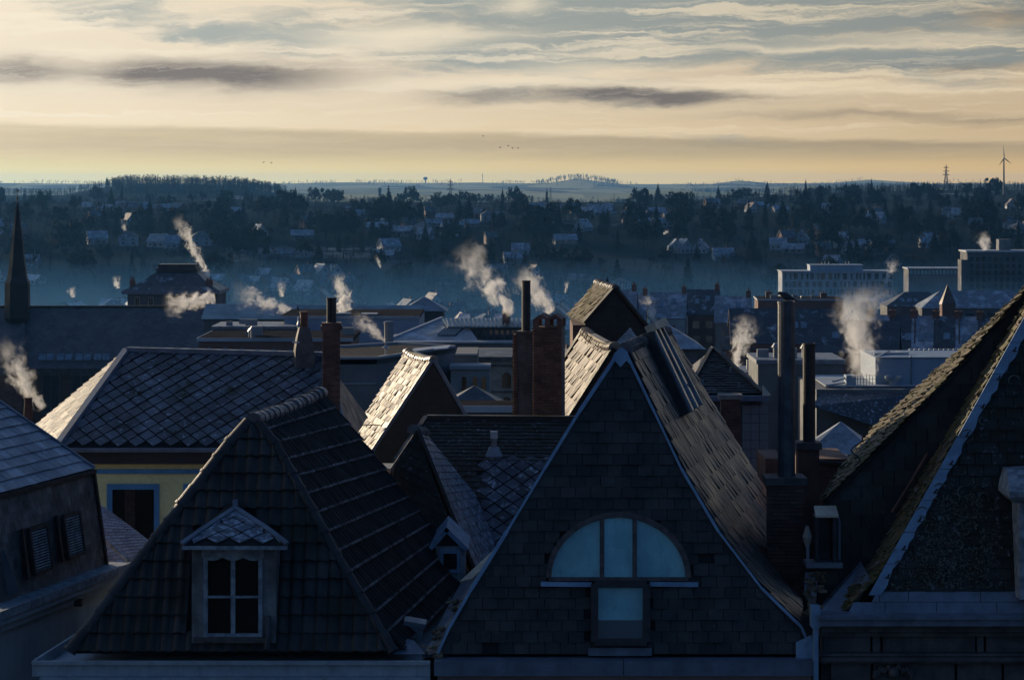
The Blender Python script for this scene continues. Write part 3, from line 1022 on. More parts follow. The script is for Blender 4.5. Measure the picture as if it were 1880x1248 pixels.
# ---- middle house: dark slate gable with the half round window
def house_slate():
    t = thing('slate_gable_house', 'tall dark slate gable with half-round window above a square roof window', 'house', (1.9, 45.0, GZ))
    Y = lambda v: lerp_y(v, 1200, 42.0, 640, 43.2)
    fl = lambda u, v, o=0: P(u, v, Y(v) - o)
    vs_ = [1200, 1150, 1080, 975, 860, 755, 655]
    Lf = [fl(u, v) for u, v in zip([803, 826, 866, 931, 1000, 1064, 1131], vs_)]
    Rf = [fl(u, v) for u, v in zip([1492, 1470, 1398, 1318, 1250, 1200, 1152], vs_)]
    nf = (Rf[0] - Lf[0]).cross(Lf[-1] - Lf[0]).normalized()
    if nf.y > 0: nf = -nf
    base = MB()
    base.ruled(Lf, Rf, nf, .12)
    fg = base.build('front_gable', M['deck'], t)
    CX, CY, RX, RY = 1135, 1061, 128, 116
    def hole(u, v):
        if v < CY + 12 and ((u - CX) / (RX - 1)) ** 2 + ((v - CY) / (RY - 1)) ** 2 < 1: return True
        return 1085 < u < 1192 and 1060 < v < 1180
    tiles(fg, Lf, Rf, .285, .205, 'slate', M['slate'], 'slate', maxn=420, lift=.03, thick=.016, hole=hole, seed=21, wob=.12, jit=.6, drop=.006)
    # right slope, ruled and a little sagging
    bk = [P(1512, 1085, 49.5), P(1490, 1040, 49.5), P(1455, 980, 49.5), P(1398, 888, 49.5), P(1343, 798, 49.5), P(1283, 700, 49.5), P(1226, 604, 49.5)]
    Rs = [p + Vector((.04, -.02, 0)) for p in Rf[:-1]] + [fl(1150, 636)]
    rs = MB()
    rs.ruled(Rs, bk, (1, 0, .6), .1)
    rs = rs.build('right_slope', M['deck'], t)
    tiles(rs, Rs, bk, .19, .335, 'slate', M['slate_brown'], 'roof_tile', maxn=300, lift=.032, thick=.016, seed=22, up=Vector((1, 0, .6)), stagger=.15, wob=.1, jit=.5)
    rb = P(1188, 612, 49.5)
    rt = fl(1141, 640)
    # left slope and rear, out of view
    lb = [p + Vector((1.3, 7.2, 0)) for p in Lf]
    MB().slab([Lf[0], Lf[3], Lf[-1], rt, bk[6], lb[3], lb[0]], Vector((-1, 0, .6)), .1).build('left_slope', M['slate_brown'], t)
    MB().raw([bk[0], bk[6], lb[0], bk[0] - Vector((0, 0, 4)), lb[0] - Vector((0, 0, 4))], [(0, 1, 2), (0, 2, 4, 3)]).build('rear_gable', M['brickwall'], t)
    rd = MB().bar(Rs[6], bk[6], .2, .08, Vector((.5, 0, 1)), .0).build('ridge', M['slate_brown'], t)
    ridge_tiles(rd, Rs[6] + Vector((-.02, 0, -.06)), bk[6] + Vector((-.02, 0, -.06)), .13, .16, M['ridge'], 'ridge_tile', up=Vector((.35, 0, 1)))
    # lead verge strips
    tr = MB()
    for i in range(6):
        tr.bar(Lf[i], Lf[i + 1] + nf * .01, .045 + .012 * (i % 3), .10, nf, .03)
    tr.build('left_verge', M['lead_blue'], t)
    tr = MB()
    for i in range(6):
        tr.bar(Rf[i], Rf[i + 1] + nf * .01, .04 + .012 * (i % 2), .12, nf, .02)
    tr.build('right_verge', M['lead_blue'], t)
    cap = MB().slab([fl(1118, 672, .1), fl(1128, 648, .1), fl(1141, 637, .1), fl(1152, 645, .1), fl(1161, 672, .1), fl(1150, 662, .1), fl(1139, 674, .1), fl(1129, 662, .1)], nf, .12)
    cap.build('apex_cap', M['lead_blue'], t)
    # half round window
    wn = MB()
    pl = lambda u, v, o=.0: fl(u, v) + nf * o
    arc = [(CX + RX * math.cos(math.pi * k / 24), CY - RY * math.sin(math.pi * k / 24)) for k in range(25)]
    for k in range(24): wn.bar(pl(*arc[k]), pl(*arc[k + 1]), .10, .22, nf, .03)
    wo_ = wn.build('arched_window', M['oldwood'], t)
    mu = MB()
    for u in (1105, 1165):
        mu.bar(pl(u, CY), pl(u, CY - 112), .065, .18, nf, .04)
    mu.bar(pl(CX - RX, CY + 2), pl(CX + RX, CY + 2), .07, .17, nf, .04)
    mu.build('mullions', M['oldwood'], wo_)
    for (u0, u1) in ((CX - RX + 5, 1101), (1109, 1161), (1169, CX + RX - 5)):
        pts = [pl(u0, CY - 2, .07), pl(u1, CY - 2, .07)]
        n = 10
        for k in range(n + 1):
            u = u1 + (u0 - u1) * k / n
            q = max(0.0, 1 - ((u - CX) / (RX - 4)) ** 2)
            pts.append(pl(u, CY - 3 - (RY - 5) * math.sqrt(q), .07))
        MB().slab(pts, nf, .02).build('pane', M['glass_pale'], wo_)
    sl = MB()
    for ua, ub in ((993, 1086), (1192, 1281)):
        MB().bar(pl(ua, 1072), pl(ub, 1073), .085, .10, nf, .06).build('lead_sill', M['lead_blue'], wo_)
    # square roof window below
    rw = MB()
    c4 = [pl(1091, 1072), pl(1186, 1072), pl(1186, 1178), pl(1091, 1178)]
    for a, b in ((0, 1), (1, 2), (2, 3), (3, 0)): rw.bar(c4[a], c4[b], .13, .26, nf, .1)
    rwo = rw.build('roof_window', M['wood_dark'], t)
    MB().slab([pl(1096, 1076, .12), pl(1181, 1076, .12), pl(1181, 1138, .12), pl(1096, 1138, .12)], nf, .02).build('pane', M['glass_pale'], rwo)
    MB().slab([pl(1096, 1138, .125), pl(1181, 1138, .125), pl(1181, 1174, .125), pl(1096, 1174, .125)], nf, .02).build('lower_pane', M['glass_blue'], rwo)
    MB().bar(pl(1080, 1196), pl(1196, 1196), .14, .05, nf, .05).build('apron', M['lead'], rwo)
    # skylight on the right slope: raised dark box with bright rails
    A0, A1 = P(1184, 612, 45.6), P(1254, 764, 45.0)
    B0, B1 = P(1206, 602, 46.8), P(1282, 745, 46.2)
    nn = (A1 - A0).cross(B0 - A0).normalized()
    if nn.x < 0: nn = -nn
    sk = MB().slab([A0 + nn * .14, A1 + nn * .14, B1 + nn * .14, B0 + nn * .14], nn, .26).build('skylight', M['wood_dark'], t)
    ra = MB()
    for k in (.12, .45, .78):
        ra.bar(A0.lerp(B0, k) + nn * .16, A1.lerp(B1, k) + nn * .16, .07, .06, nn, .0)
    ra.build('rails', M['chrome'], sk)
    for k in (.285, .615):
        MB().bar(A0.lerp(B0, k) + nn * .15, A1.lerp(B1, k) + nn * .15, .3, .02, nn, .0).build('pane', M['glass_blue'], sk)
    MB().bar(A0 + nn * .12 + Vector((-.02, 0, .03)), B0 + nn * .12 + Vector((-.02, 0, .03)), .16, .22, nn, .04).build('cream_end_cap', M['cream'], sk)
    # snow hooks
    for (u, v) in ((1330, 682), (1300, 722), (1278, 705), (1222, 730), (1200, 748), (1252, 712), (1345, 712)):
        q = P(u, v, 45.8)
        MB().box(q + Vector((.12, -.05, .05)), (.05, .04, .09)).build('snow_hook', M['zinc'], t)
    # gutter fascia and wall
    x0, x1 = P(797, 1212, 41.6).x, P(1498, 1212, 41.6).x
    z = P(0, 1214, 41.6).z
    xm_ = P(1145, 1212, 41.6).x
    for a, b in ((x0, xm_ - .006), (xm_ + .006, x1)):
        MB().bb(a, b, 41.6, 42.05, z - .26, z).build('gutter_fascia', M['lead'], t)
    MB().bb(x0 + .05, x1 - .05, 41.9, 49.5, GZ, z - .27).build('wall', M['pink'], t)
    # right foot of the verge: lead shoe
    MB().slab([P(1462, 1208, 41.85), P(1496, 1208, 41.85), P(1490, 1165, 41.95), P(1462, 1178, 41.95)], nf, .08).build('lead_shoe', M['lead_blue'], t)
    # pale board and parapet gutter along the left eaves
    lg = MB()
    a, b = P(796, 1196, 42.0), P(915, 1008, 47.6)
    lg.bar(a, b, .22, .05, Vector((-.4, 0, 1)))
    lg.build('left_gutter', M['stone_lt'], t)
    lb2 = MB().bar(P(856, 1066, 46.3), P(918, 1008, 47.8), .3, .05, Vector((-.5, -.3, 1)))
    lb2.build('pale_board', M['cream'], t)
    return t


house_slate()


# ---- right house: mossy left slope, lead verge, slate front, moulded stone cornice
def house_right():
    t = thing('moss_slate_house', 'black slate gable with blue lead verge above moulded stone cornice', 'house', (9.0, 46.0, GZ))
    Yf = 42.0
    n0 = Vector((0, -1, .12)).normalized()
    k = (1080 - 590) / (1880 - 1606)
    def L_(v): return 1606 + (1080 - v) / k
    ap_v = 300
    Lf = [P(L_(v), v, lerp_y(v, 1085, 42, 300, 43.4)) for v in (1085, 900, 700, 500, ap_v)]
    Rf = [P(4400 - L_(v) - 120, v, lerp_y(v, 1085, 42, 300, 43.4)) for v in (1085, 900, 700, 500, ap_v)]
    d = MB()
    d.ruled(Lf, Rf, n0, .1)
    fg = d.build('front_gable', M['deck'], t)
    tiles(fg, Lf, Rf, .30, .21, 'slate', M['slate_moss'], 'slate', maxn=300, lift=.03, thick=.016, seed=31, jit=.4)
    # lead verge: sheets with scalloped inner edge
    nseg = 9
    rl = random.Random(6)
    for i in range(nseg):
        v0, v1 = 1092 - i * 58, 1092 - (i + 1) * 58 + 1
        q = []
        yy = lambda v: lerp_y(v, 1085, 42, 300, 43.4) - .07
        q += [P(L_(v0) - 4, v0, yy(v0)), P(L_(v0) + 16, v0, yy(v0))]
        for j in range(1, 6):
            vv = v0 + (v1 - v0) * j / 6
            q.append(P(L_(vv) + 13 + rl.uniform(0, 8), vv, yy(vv)))
        q += [P(L_(v1) + 16, v1, yy(v1)), P(L_(v1) - 4, v1, yy(v1))]
        MB().slab(q, n0, .04).build('lead_sheet', M['lead_blue'], t)
    for i in range(9):
        v = 1060 - i * 52
        p = P(L_(v) + 12, v, lerp_y(v, 1085, 42, 300, 43.4) - .13)
        MB().bar(p, p + Vector((.04, 0, .07)), .03, .03, n0).bar(p + Vector((-.03, 0, 0)), p + Vector((.05, 0, -.01)), .025, .03, n0).build('clip', M['iron'], t)
    # left slope, mossy, seen edge on
    Lv = [P(1556, 1122, 41.9), P(1580, 1094, 41.95)] + [P(L_(v) - 3, v, lerp_y(v, 1085, 42, 300, 43.4)) for v in (1060, 900, 700, 500, 300)]
    Bv = [p + Vector(((-.12 if i == 0 else -.05 if i == 1 else .06 if i == 2 else .10), 1.35, 0)) for i, p in enumerate(Lv)]
    ls = MB()
    ls.ruled(Lv, Bv, (-1, 0, .5), .1)
    ls = ls.build('left_slope', M['deck'], t)
    tiles(ls, Lv, Bv, .18, .2, 'slate', M['moss_tile'], 'mossy_tile', maxn=260, lift=.035, thick=.02, seed=32, up=Vector((-1, 0, .5)), jit=.6)
    moss_clumps(ls, Lv, Bv, 420, 33)
    MB().tube([P(1638, 940, 42.9), P(1672, 885, 43.0), P(1703, 832, 43.1)], .03, 8).build('copper_pipe', M['terracotta'], t)
    # lead apron in two courses with rolled joints
    for (va, vb, ya, yb, us) in ((1104, 1084, 41.86, 41.98, (1600, 1615, 1668, 1800, 1960)), (1127, 1105, 41.70, 41.84, (1556, 1625, 1720, 1830, 1960))):
        for a, b in zip(us[:-1], us[1:]):
            MB().slab([P(a + .6, va, ya), P(b - .6, va, ya), P(b - .6, vb, yb), P(a + .6 + (10 if a < 1610 else 0), vb, yb)], Vector((0, -1, 1)), .03).build('apron_sheet', M['lead'], t)
    MB().slab([P(1498, 1125, 41.9), P(1556, 1122, 41.9), P(1600, 1066, 42.2), P(1580, 1030, 43.4), P(1515, 1100, 43.4)], Vector((-.5, -.4, 1)), .05).build('side_flashing', M['lead'], t)
    # cornice: gutter, mouldings, frieze panels
    x0, x1 = P(1503, 1128, 41.6).x, P(1990, 1128, 41.6).x
    def zz(v): return P(0, v, 41.6).z
    MB().bb(x0, x1, 41.45, 41.95, zz(1146), zz(1127)).bb(x0 - .03, x1, 41.38, 41.5, zz(1133), zz(1126)).build('gutter', M['lead'], t)
    c = MB()
    for (va, vb, y) in ((1152, 1147, 41.56), (1160, 1153, 41.63), (1170, 1161, 41.72), (1206, 1201, 41.70), (1214, 1207, 41.62), (1220, 1215, 41.72)):
        c.bb(x0 + .05, x1, y, 42.0, zz(va), zz(vb))
    cor = c.build('cornice', M['stone'], t)
    for (u0, u1) in ((1508, 1598), (1602, 1616), (1621, 1790), (1794, 1806), (1811, 1960)):
        b_ = MB().bb(P(u0, 0, 41.8).x, P(u1, 0, 41.8).x, 41.80, 42.0, zz(1200), zz(1171))
        b_.build('frieze_block', M['stone'], t)
        if u1 - u0 > 40:
            e = MB()
            xa, xb, za, zb_ = P(u0 + 5, 0, 41.8).x, P(u1 - 5, 0, 41.8).x, zz(1196), zz(1175)
            e.bb(xa, xb, 41.775, 41.81, za, za + .03).bb(xa, xb, 41.775, 41.81, zb_ - .03, zb_).bb(xa, xa + .03, 41.774, 41.81, za, zb_).bb(xb - .03, xb, 41.774, 41.81, za, zb_)
            e.build('panel_moulding', M['stone'], t)
    for (u0, u1) in ((1525, 1598), (1603, 1752), (1757, 1838), (1843, 1960)):
        MB().bb(P(u0, 0, 41.9).x, P(u1, 0, 41.9).x, 41.86, 42.1, zz(1262), zz(1221)).build('ashlar_block', M['stone'], t)
    # carved foliage keystone
    kc = P(1640, 1240, 41.8)
    kb = MB()
    rnd = random.Random(4)
    for i in range(13):
        a = math.pi * i / 12
        q = kc + Vector((.34 * math.cos(a), -.03, .12 * math.sin(a) + (.04 if i % 2 else 0)))
        kb.lathe(q, [(.005, -.07), (.05, -.03), (.055, .02), (.02, .06), (.004, .075)], 7)
    kb.lathe(kc + Vector((0, -.05, .06)), [(.01, -.08), (.09, -.04), (.1, .02), (.06, .09), (.02, .11)], 9)
    kb.build('carved_keystone', M['stone'], t)
    MB().bb(x0 + .12, x1, 42.1, 52, GZ, zz(1147)).build('wall', M['stone'], t)
    # downpipe head at the left end
    MB().bb(x0 - .09, x0 - .01, 41.55, 41.75, zz(1250), zz(1120)).bb(x0 - .14, x0 + .02, 41.5, 41.78, zz(1150), zz(1112)).build('downpipe', M['lead_blue'], t)
    # dormer at the right edge of the picture
    dm = MB()
    dx0, dx1 = P(1872, 0, 41.6).x, P(1990, 0, 41.6).x
    dm.bb(dx0, dx1, 41.6, 43.5, P(0, 1100, 41.6).z, P(0, 922, 41.6).z)
    dmo = dm.build('dormer', M['white_old'], t)
    pd = MB()
    xo = P(1852, 0, 41.4).x
    zt = P(0, 912, 41.4).z
    pd.raw([(xo + .12, 41.5, zt - .12), (dx1, 41.5, zt - .12), (dx1, 43.4, zt - .12), (xo + .12, 43.4, zt - .12), (xo, 41.35, zt), (dx1, 41.35, zt), (dx1, 43.4, zt), (xo, 43.4, zt), (xo, 41.33, zt + .1), (dx1, 41.33, zt + .1), (dx1, 43.4, zt + .1), (xo, 43.4, zt + .1), (xo + .1, 42.0, zt + .42), (dx1, 42.0, zt + .5), (dx1, 43.4, zt + .5), (xo + .1, 43.4, zt + .42)],
           [(0, 1, 5, 4), (4, 5, 9, 8), (8, 9, 13, 12), (0, 4, 7, 3), (4, 8, 11, 7), (8, 12, 15, 11), (12, 13, 14, 15), (0, 3, 2, 1)])
    pd.build('dormer_cornice', M['white_old'], dmo)
    MB().bb(dx0 + .14, dx1, 41.55, 41.62, P(0, 1090, 41.6).z, P(0, 945, 41.6).z).build('pane', M['glass_blue'], dmo)
    # rings of pale lichen on the slates
    rnd = random.Random(8)
    for (u, v, r_, a0, a1) in ((1725, 897, .10, 20, 170), (1752, 915, .10, -40, 120), (1768, 902, .1, 90, 330), (1738, 925, .09, 30, 190), (1752, 930, .08, 0, 150), (1693, 940, .1, 10, 190), (1690, 955, .09, -60, 120), (1757, 1000, .1, -100, 60), (1644, 1018, .09, 80, 290), (1806, 912, .08, 0, 300), (1862, 700, .11, 0, 200), (1775, 800, .12, 0, 360), (1805, 772, .07, 100, 300), (1650, 1036, .07, 0, 190), (1800, 922, .08, 120, 330), (1718, 920, .06, 0, 200)):
        yy = lerp_y(v, 1085, 42, 300, 43.4) - .06
        c_ = P(u, v, yy)
        n = 12
        pts = [c_ + Vector((r_ * math.cos(R(a0 + (a1 - a0) * i / n)), 0, r_ * math.sin(R(a0 + (a1 - a0) * i / n)))) for i in range(n + 1)]
        MB().tube(pts, [.004 + .011 * math.sin(math.pi * i / n) for i in range(n + 1)], 5).build('lichen_ring', M['lichen'], t)
    mv = MB()
    cnt = 0
    while cnt < 1500:
        u, v = rnd.uniform(1620, 1860), rnd.uniform(850, 1080)
        if u < L_(v) + 26: continue
        dens = mnoise.noise(Vector((u * .03, v * .03, 3))) * .6 + mnoise.noise(Vector((u * .11, v * .11, 7))) * .35 + .75 - abs(u - 1745 - (v - 1000) * .1) / 150 - (0 if v > 930 else (930 - v) / 130)
        if rnd.random() > dens: continue
        cnt += 1
        yy = lerp_y(v, 1085, 42, 300, 43.4) - .05
        q = P(u, v, yy)
        s_ = rnd.uniform(.006, .02)
        a = rnd.uniform(0, 6.28)
        ax = Vector((math.cos(a), -.3, math.sin(a))) * s_ * rnd.uniform(1, 3)
        bx = Vector((-math.sin(a), -.3, math.cos(a))) * s_ * .6
        mv.raw([q - ax, q - bx - Vector((0, s_, 0)), q + ax, q + bx - Vector((0, s_, 0))], [(0, 1, 2, 3)])
    o = mv.build('lichen_growth', M['lichen'], t)
    o['kind'] = 'stuff'
    return t


def moss_clumps(parent, L, Rr, n, seed, rad=(.03, .09)):
    """cushions of moss along a slope: one growth"""
    rnd = random.Random(seed)
    m = MB()
    for _ in range(n):
        i = rnd.randrange(len(L) - 1)
        k, s_ = rnd.random(), rnd.random()
        p = L[i].lerp(L[i + 1], k).lerp(Rr[i].lerp(Rr[i + 1], k), s_)
        nrm = (Rr[i] - L[i]).cross(L[i + 1] - L[i]).normalized()
        if nrm.z < 0: nrm = -nrm
        r_ = rnd.uniform(*rad)
        vs = []
        for (rr, z) in ((1, 0), (.8, .35), (.3, .6)):
            for j in range(6):
                a = j * math.pi / 3 + rnd.random() * .5
                vs.append(p + (Vector((math.cos(a), math.sin(a), 0)).lerp(nrm.orthogonal(), .2)) * r_ * rr * rnd.uniform(.7, 1.3) + nrm * (r_ * z + .03))
        fs = [(a * 6 + j, a * 6 + (j + 1) % 6, a * 6 + 6 + (j + 1) % 6, a * 6 + 6 + j) for a in (0, 1) for j in range(6)] + [tuple(range(12, 18))]
        m.raw(vs, fs)
    o = m.build('moss_growth', M['moss'], parent)
    o['kind'] = 'stuff'


house_right()


def house_right_rear():
    t = thing('rear_slate_gable', 'black slate gable with mossy sunlit verge behind the lead-edged roof at right', 'house', (9.5, 49.0, GZ))
    Y0 = 43.7
    pts = [(1512, 921), (1594, 841), (1668, 767), (1740, 695), (1856, 565), (2000, 410)]
    L = [P(u, v, Y0) for u, v in pts]
    Rr = [P(2520 - (u - 1512), v, Y0) for u, v in pts]
    d = MB()
    n = Vector((0, -1, 0))
    for i in range(5): d.slab([L[i], Rr[i], Rr[i + 1], L[i + 1]], n, .1)
    d.slab([P(1498, 1130, Y0), P(2500, 1130, Y0), Rr[0], L[0]], n, .1)
    fg = d.build('front_gable', M['deck'], t)
    tiles(fg, [P(1500, 1130, Y0 - .02)] + [p - Vector((0, .02, 0)) for p in L], [P(2500, 1130, Y0 - .02)] + [p - Vector((0, .02, 0)) for p in Rr], .42, .28, 'slate', M['slate'], 'slate', maxn=220, lift=.02, thick=.014, seed=41)
    # left slope: a strip seen nearly edge on
    up_ = [(1508, 918, 43.6), (1545, 862, 46.2), (1615, 776, 46.6), (1683, 716, 46.6), (1764, 644, 46.6), (1858, 556, 46.6), (1990, 430, 46.6)]
    lo = [(1510, 922, 43.55), (1530, 903, 43.55), (1594, 841, 43.55), (1668, 767, 43.55), (1740, 695, 43.55), (1856, 565, 43.55), (2000, 410, 43.55)]
    A = [P(*q) for q in lo]; B = [P(*q) for q in up_]
    s = MB()
    s.ruled(A, B, (-.6, 0, 1), .08)
    s = s.build('left_slope', M['deck'], t)
    tiles(s, A, B, .2, .15, 'slate', M['moss_tile'], 'mossy_tile', maxn=260, lift=.04, thick=.02, seed=42, up=Vector((-.6, 0, 1)), jit=.6)
    moss_clumps(s, A, B, 300, 43)
    MB().bb(P(1500, 0, 43.8).x, 16, 43.82, 52, GZ, P(0, 1128, 43.8).z).build('wall', M['brickwall'], t)
    return t


house_right_rear()

# curly wire on the rear verge
wp = []
for i in range(40):
    k = i / 39
    u = 1576 + 9 * math.sin(k * 9.5) - 8 * k + (8 if k < .1 else 0)
    v = 797 + 58 * k
    wp.append(P(u, v, 43.4))
label(MB().tube(wp, .014, 6).build('bent_wire', M['iron']), 'curly black wire sticking up from mossy verge', 'wire')


# ---- lower left: rotated slate mansard with shutters
def house_mansard():
    t = thing('shuttered_mansard_house', 'grey slate mansard with two louvred shutter windows above a pale cornice', 'house', (-11.2, 47.5, GZ))
    N0, F0 = P(8, 905, 45.28), P(172, 862, 48.97)
    e = F0 - N0
    upv = P(0, 742, 48.97) - F0
    N0 = N0 - e * .25
    N1, F1 = N0 + upv * 2.2, F0 + upv * 2.2
    up = e.cross(upv).normalized()
    if up.z < 0: up = -up
    rs = MB().ruled([N0, N1], [F0, F1], up, .08).build('upper_slope', M['deck'], t)
    tiles(rs, [N0, N1], [F0, F1], .26, .285, 'slate', M['slate_grey'], 'slate', maxn=300, lift=.035, thick=.018, seed=51, up=up, wob=.1)
    MB().bar(F0, F1, .06, .1, up, .03).build('verge', M['lead'], t)
    MB().bar(N0 + Vector((.04, -.02, -.03)), F0 + Vector((.04, -.02, -.03)), .07, .08, UPZ).build('eaves_board', M['wood_dark'], t)
    # steep lower slope
    B0, B1 = P(40, 1092, 45.54), P(192, 1036, 49.63)
    be = B1 - B0
    T0, T1 = N0 - UPZ * .06, F0 - UPZ * .06
    T0 = T0 + Vector((-.02, 0, 0)); T1 = T1 + Vector((-.04, 0, 0))
    B0 = B0 - be * .3
    nn = be.cross(T0 - B0).normalized()
    if nn.x < 0: nn = -nn
    sl = MB().ruled([B0, T0], [B1, T1], nn, .1).build('lower_slope', M['deck'], t)
    tiles(sl, [B0, T0], [B1, T1], .22, .19, 'slate', M['slate_wall'], 'cladding_slate', maxn=300, lift=.02, thick=.012, seed=52, up=nn)
    cr = MB().bar(B1, T1, .09, .12, nn, .02)
    cr.build('corner_board', M['wood_dark'], t)
    # gable end turned away (far) and body
    MB().slab([B1, T1, F1, F1 - UPZ * 4, B1 - Vector((2, 0, 0))], Vector((.3, 1, 0)), .1).build('end_wall', M['brickwall'], t)
    # shuttered windows
    w_ax = be.normalized()
    be2 = (B1 - B0).length
    u_ax = (T0 - B0) - w_ax * (T0 - B0).dot(w_ax)
    u_ax.normalize()
    for (ua, va, ub, vb, yy) in ((66, 968, 95, 1046, 46.33), (137, 944, 164, 1018, 47.85)):
        ctr = P((ua + ub) / 2, (va + vb) / 2, yy)
        # seat on the slope plane
        s_ = (ctr - B0).dot(w_ax) / be2
        bs0, ts0 = B0.lerp(B1, s_), T0.lerp(T1, s_)
        nl = w_ax.cross(ts0 - bs0).normalized()
        if nl.x < 0: nl = -nl
        ctr = ctr - nl * ((ctr - bs0).dot(nl) - .05)
        hgt = (vb - va) / F * yy * 1.03
        wd = .82
        o = MB()
        for s_ in (-1, 1):
            o.bar(ctr + w_ax * s_ * wd / 2 - u_ax * hgt / 2, ctr + w_ax * s_ * wd / 2 + u_ax * hgt / 2, .07, .09, nn, .04)
            o.bar(ctr + u_ax * s_ * hgt / 2 - w_ax * wd / 2, ctr + u_ax * s_ * hgt / 2 + w_ax * wd / 2, .07, .09, nn, .04)
        wo_ = o.build('window', M['wood_dark'], t)
        MB().slab([ctr + w_ax * a * (wd / 2 - .02) + u_ax * b * (hgt / 2 - .02) + nn * .035 for a, b in ((-1, -1), (1, -1), (1, 1), (-1, 1))], nn, .02).build('shutter_back', M['deck'], wo_)
        ns = 16
        for i in range(ns):
            q = ctr + u_ax * (-hgt / 2 + hgt * (i + .5) / ns) + nn * .06
            MB().bar(q - w_ax * (wd / 2 - .05), q + w_ax * (wd / 2 - .05), .028, .012, (nn + u_ax * .8), .0).build('louvre', M['white_old'], wo_)
        # folded open shutter leaf, black, to the near side
        l0 = ctr - w_ax * (wd / 2 + .07)
        MB().slab([l0 - u_ax * (hgt / 2 + .04), l0 - u_ax * (hgt / 2 + .04) - w_ax * .36 + nn * .12, l0 + u_ax * (hgt / 2 + .06) - w_ax * .36 + nn * .12, l0 + u_ax * (hgt / 2 + .06)], nn, .04).build('shutter_leaf', M['iron'], wo_)
    # cornice and wall, parallel to the slope's foot
    g0, g1 = B0 + nn * .0 - UPZ * .02, B1 + nn * .0 - UPZ * .02
    hz = Vector((nn.x, nn.y, 0)).normalized()
    g1 = g1 + w_ax * .35
    g0 = g0 - w_ax * 1.5
    MB().bar(g0 + hz * .25, g1 + hz * .25, .55, .06, UPZ, .0).build('gutter_lining', M['white_old'], t)
    MB().bar(g0 + hz * .54, g1 + hz * .54, .06, .16, UPZ, -.01).build('gutter', M['white_old'], t)
    MB().bar(g0 + hz * .42, g1 + hz * .42, .2, .12, UPZ, -.16).bar(g0 + hz * .3, g1 + hz * .3, .2, .16, UPZ, -.31).build('cornice', M['plaster'], t)
    MB().bar(g0 + hz * .0 - UPZ * 6.4, g1 + hz * .0 - UPZ * 6.4, .5, 12, UPZ).build('wall', M['plaster'], t)
    MB().box(g0.lerp(g1, .62) + hz * .44 - UPZ * .4, (.16, .2, .12)).build('bracket', M['iron'], t)
    # near lean-to with ribbed tiles at the frame's edge
    MB().slab([P(-40, 1000, 44.88), P(8, 1010, 44.88), P(36, 1085, 44.88), P(-40, 1120, 44.88)], nn, .05).build('side_roof', M['slate_strip'], t)
    return t


house_mansard()


# slate lean-to between the mansard and the pantiled house
def lean_to():
    t = thing('slate_lean_to', 'small concave slate roof wedged between the shuttered mansard and the pantiled hip', 'roof', P(230, 1060, 51)[:2] + (GZ,))
    L = [P(196, 1085, 50.4), P(184, 1025, 51.2), P(170, 920, 53.0)]
    Rr = [P(310, 1085, 50.4), P(296, 1010, 51.4), P(200, 938, 53.0)]
    d = MB()
    d.ruled(L, Rr, (.2, -1, 1), .08)
    s = d.build('slope', M['deck'], t)
    tiles(s, L, Rr, .16, .13, 'slate', M['slate_grey'], 'slate', maxn=200, lift=.02, thick=.013, seed=61)
    MB().bar(P(186, 985, 50.6), P(236, 1030, 50.3), .06, .07).build('barge_board', M['white_old'], t)
    MB().bb(-9.2, -7.8, 51.4, 53.4, GZ, P(0, 1085, 51).z).build('wall', M['brickwall'], t)


lean_to()
# ------------------------------------------------------------------ second row of roofs
def quad_roof(t, name, L, Rr, up, mat, tw, rh, kind, tname, seed, deck='deck', maxn=300, lift=.04, thick=.02, **kw):
    d = MB()
    d.ruled(L, Rr, up, .08)
    s = d.build(name, M[deck], t)
    tiles(s, L, Rr, tw, rh, kind, M[mat], tname, maxn=maxn, lift=lift, thick=thick, seed=seed, up=up, **kw)
    return s


def window(parent, x0, x1, z0, z1, y, frame, glass, fw=.09, mull=1, name='window', dep=.06):
    """framed window in a wall that faces the camera (wall face at y)"""
    f = MB()
    f.bb(x0, x0 + fw, y - dep, y + .02, z0, z1).bb(x1 - fw, x1, y - dep, y + .02, z0, z1)
    f.bb(x0 + fw, x1 - fw, y - dep + .004, y + .02, z1 - fw, z1).bb(x0 + fw, x1 - fw, y - dep + .004, y + .02, z0, z0 + fw)
    for i in range(mull):
        xm = x0 + (x1 - x0) * (i + 1) / (mull + 1)
        f.bb(xm - fw * .25, xm + fw * .25, y - dep * .6, y + .02, z0 + fw, z1 - fw)
    o = f.build(name, frame, parent)
    MB().bb(x0 + fw, x1 - fw, y - .012, y + .015, z0 + fw, z1 - fw).build('pane', glass, o)
    return o


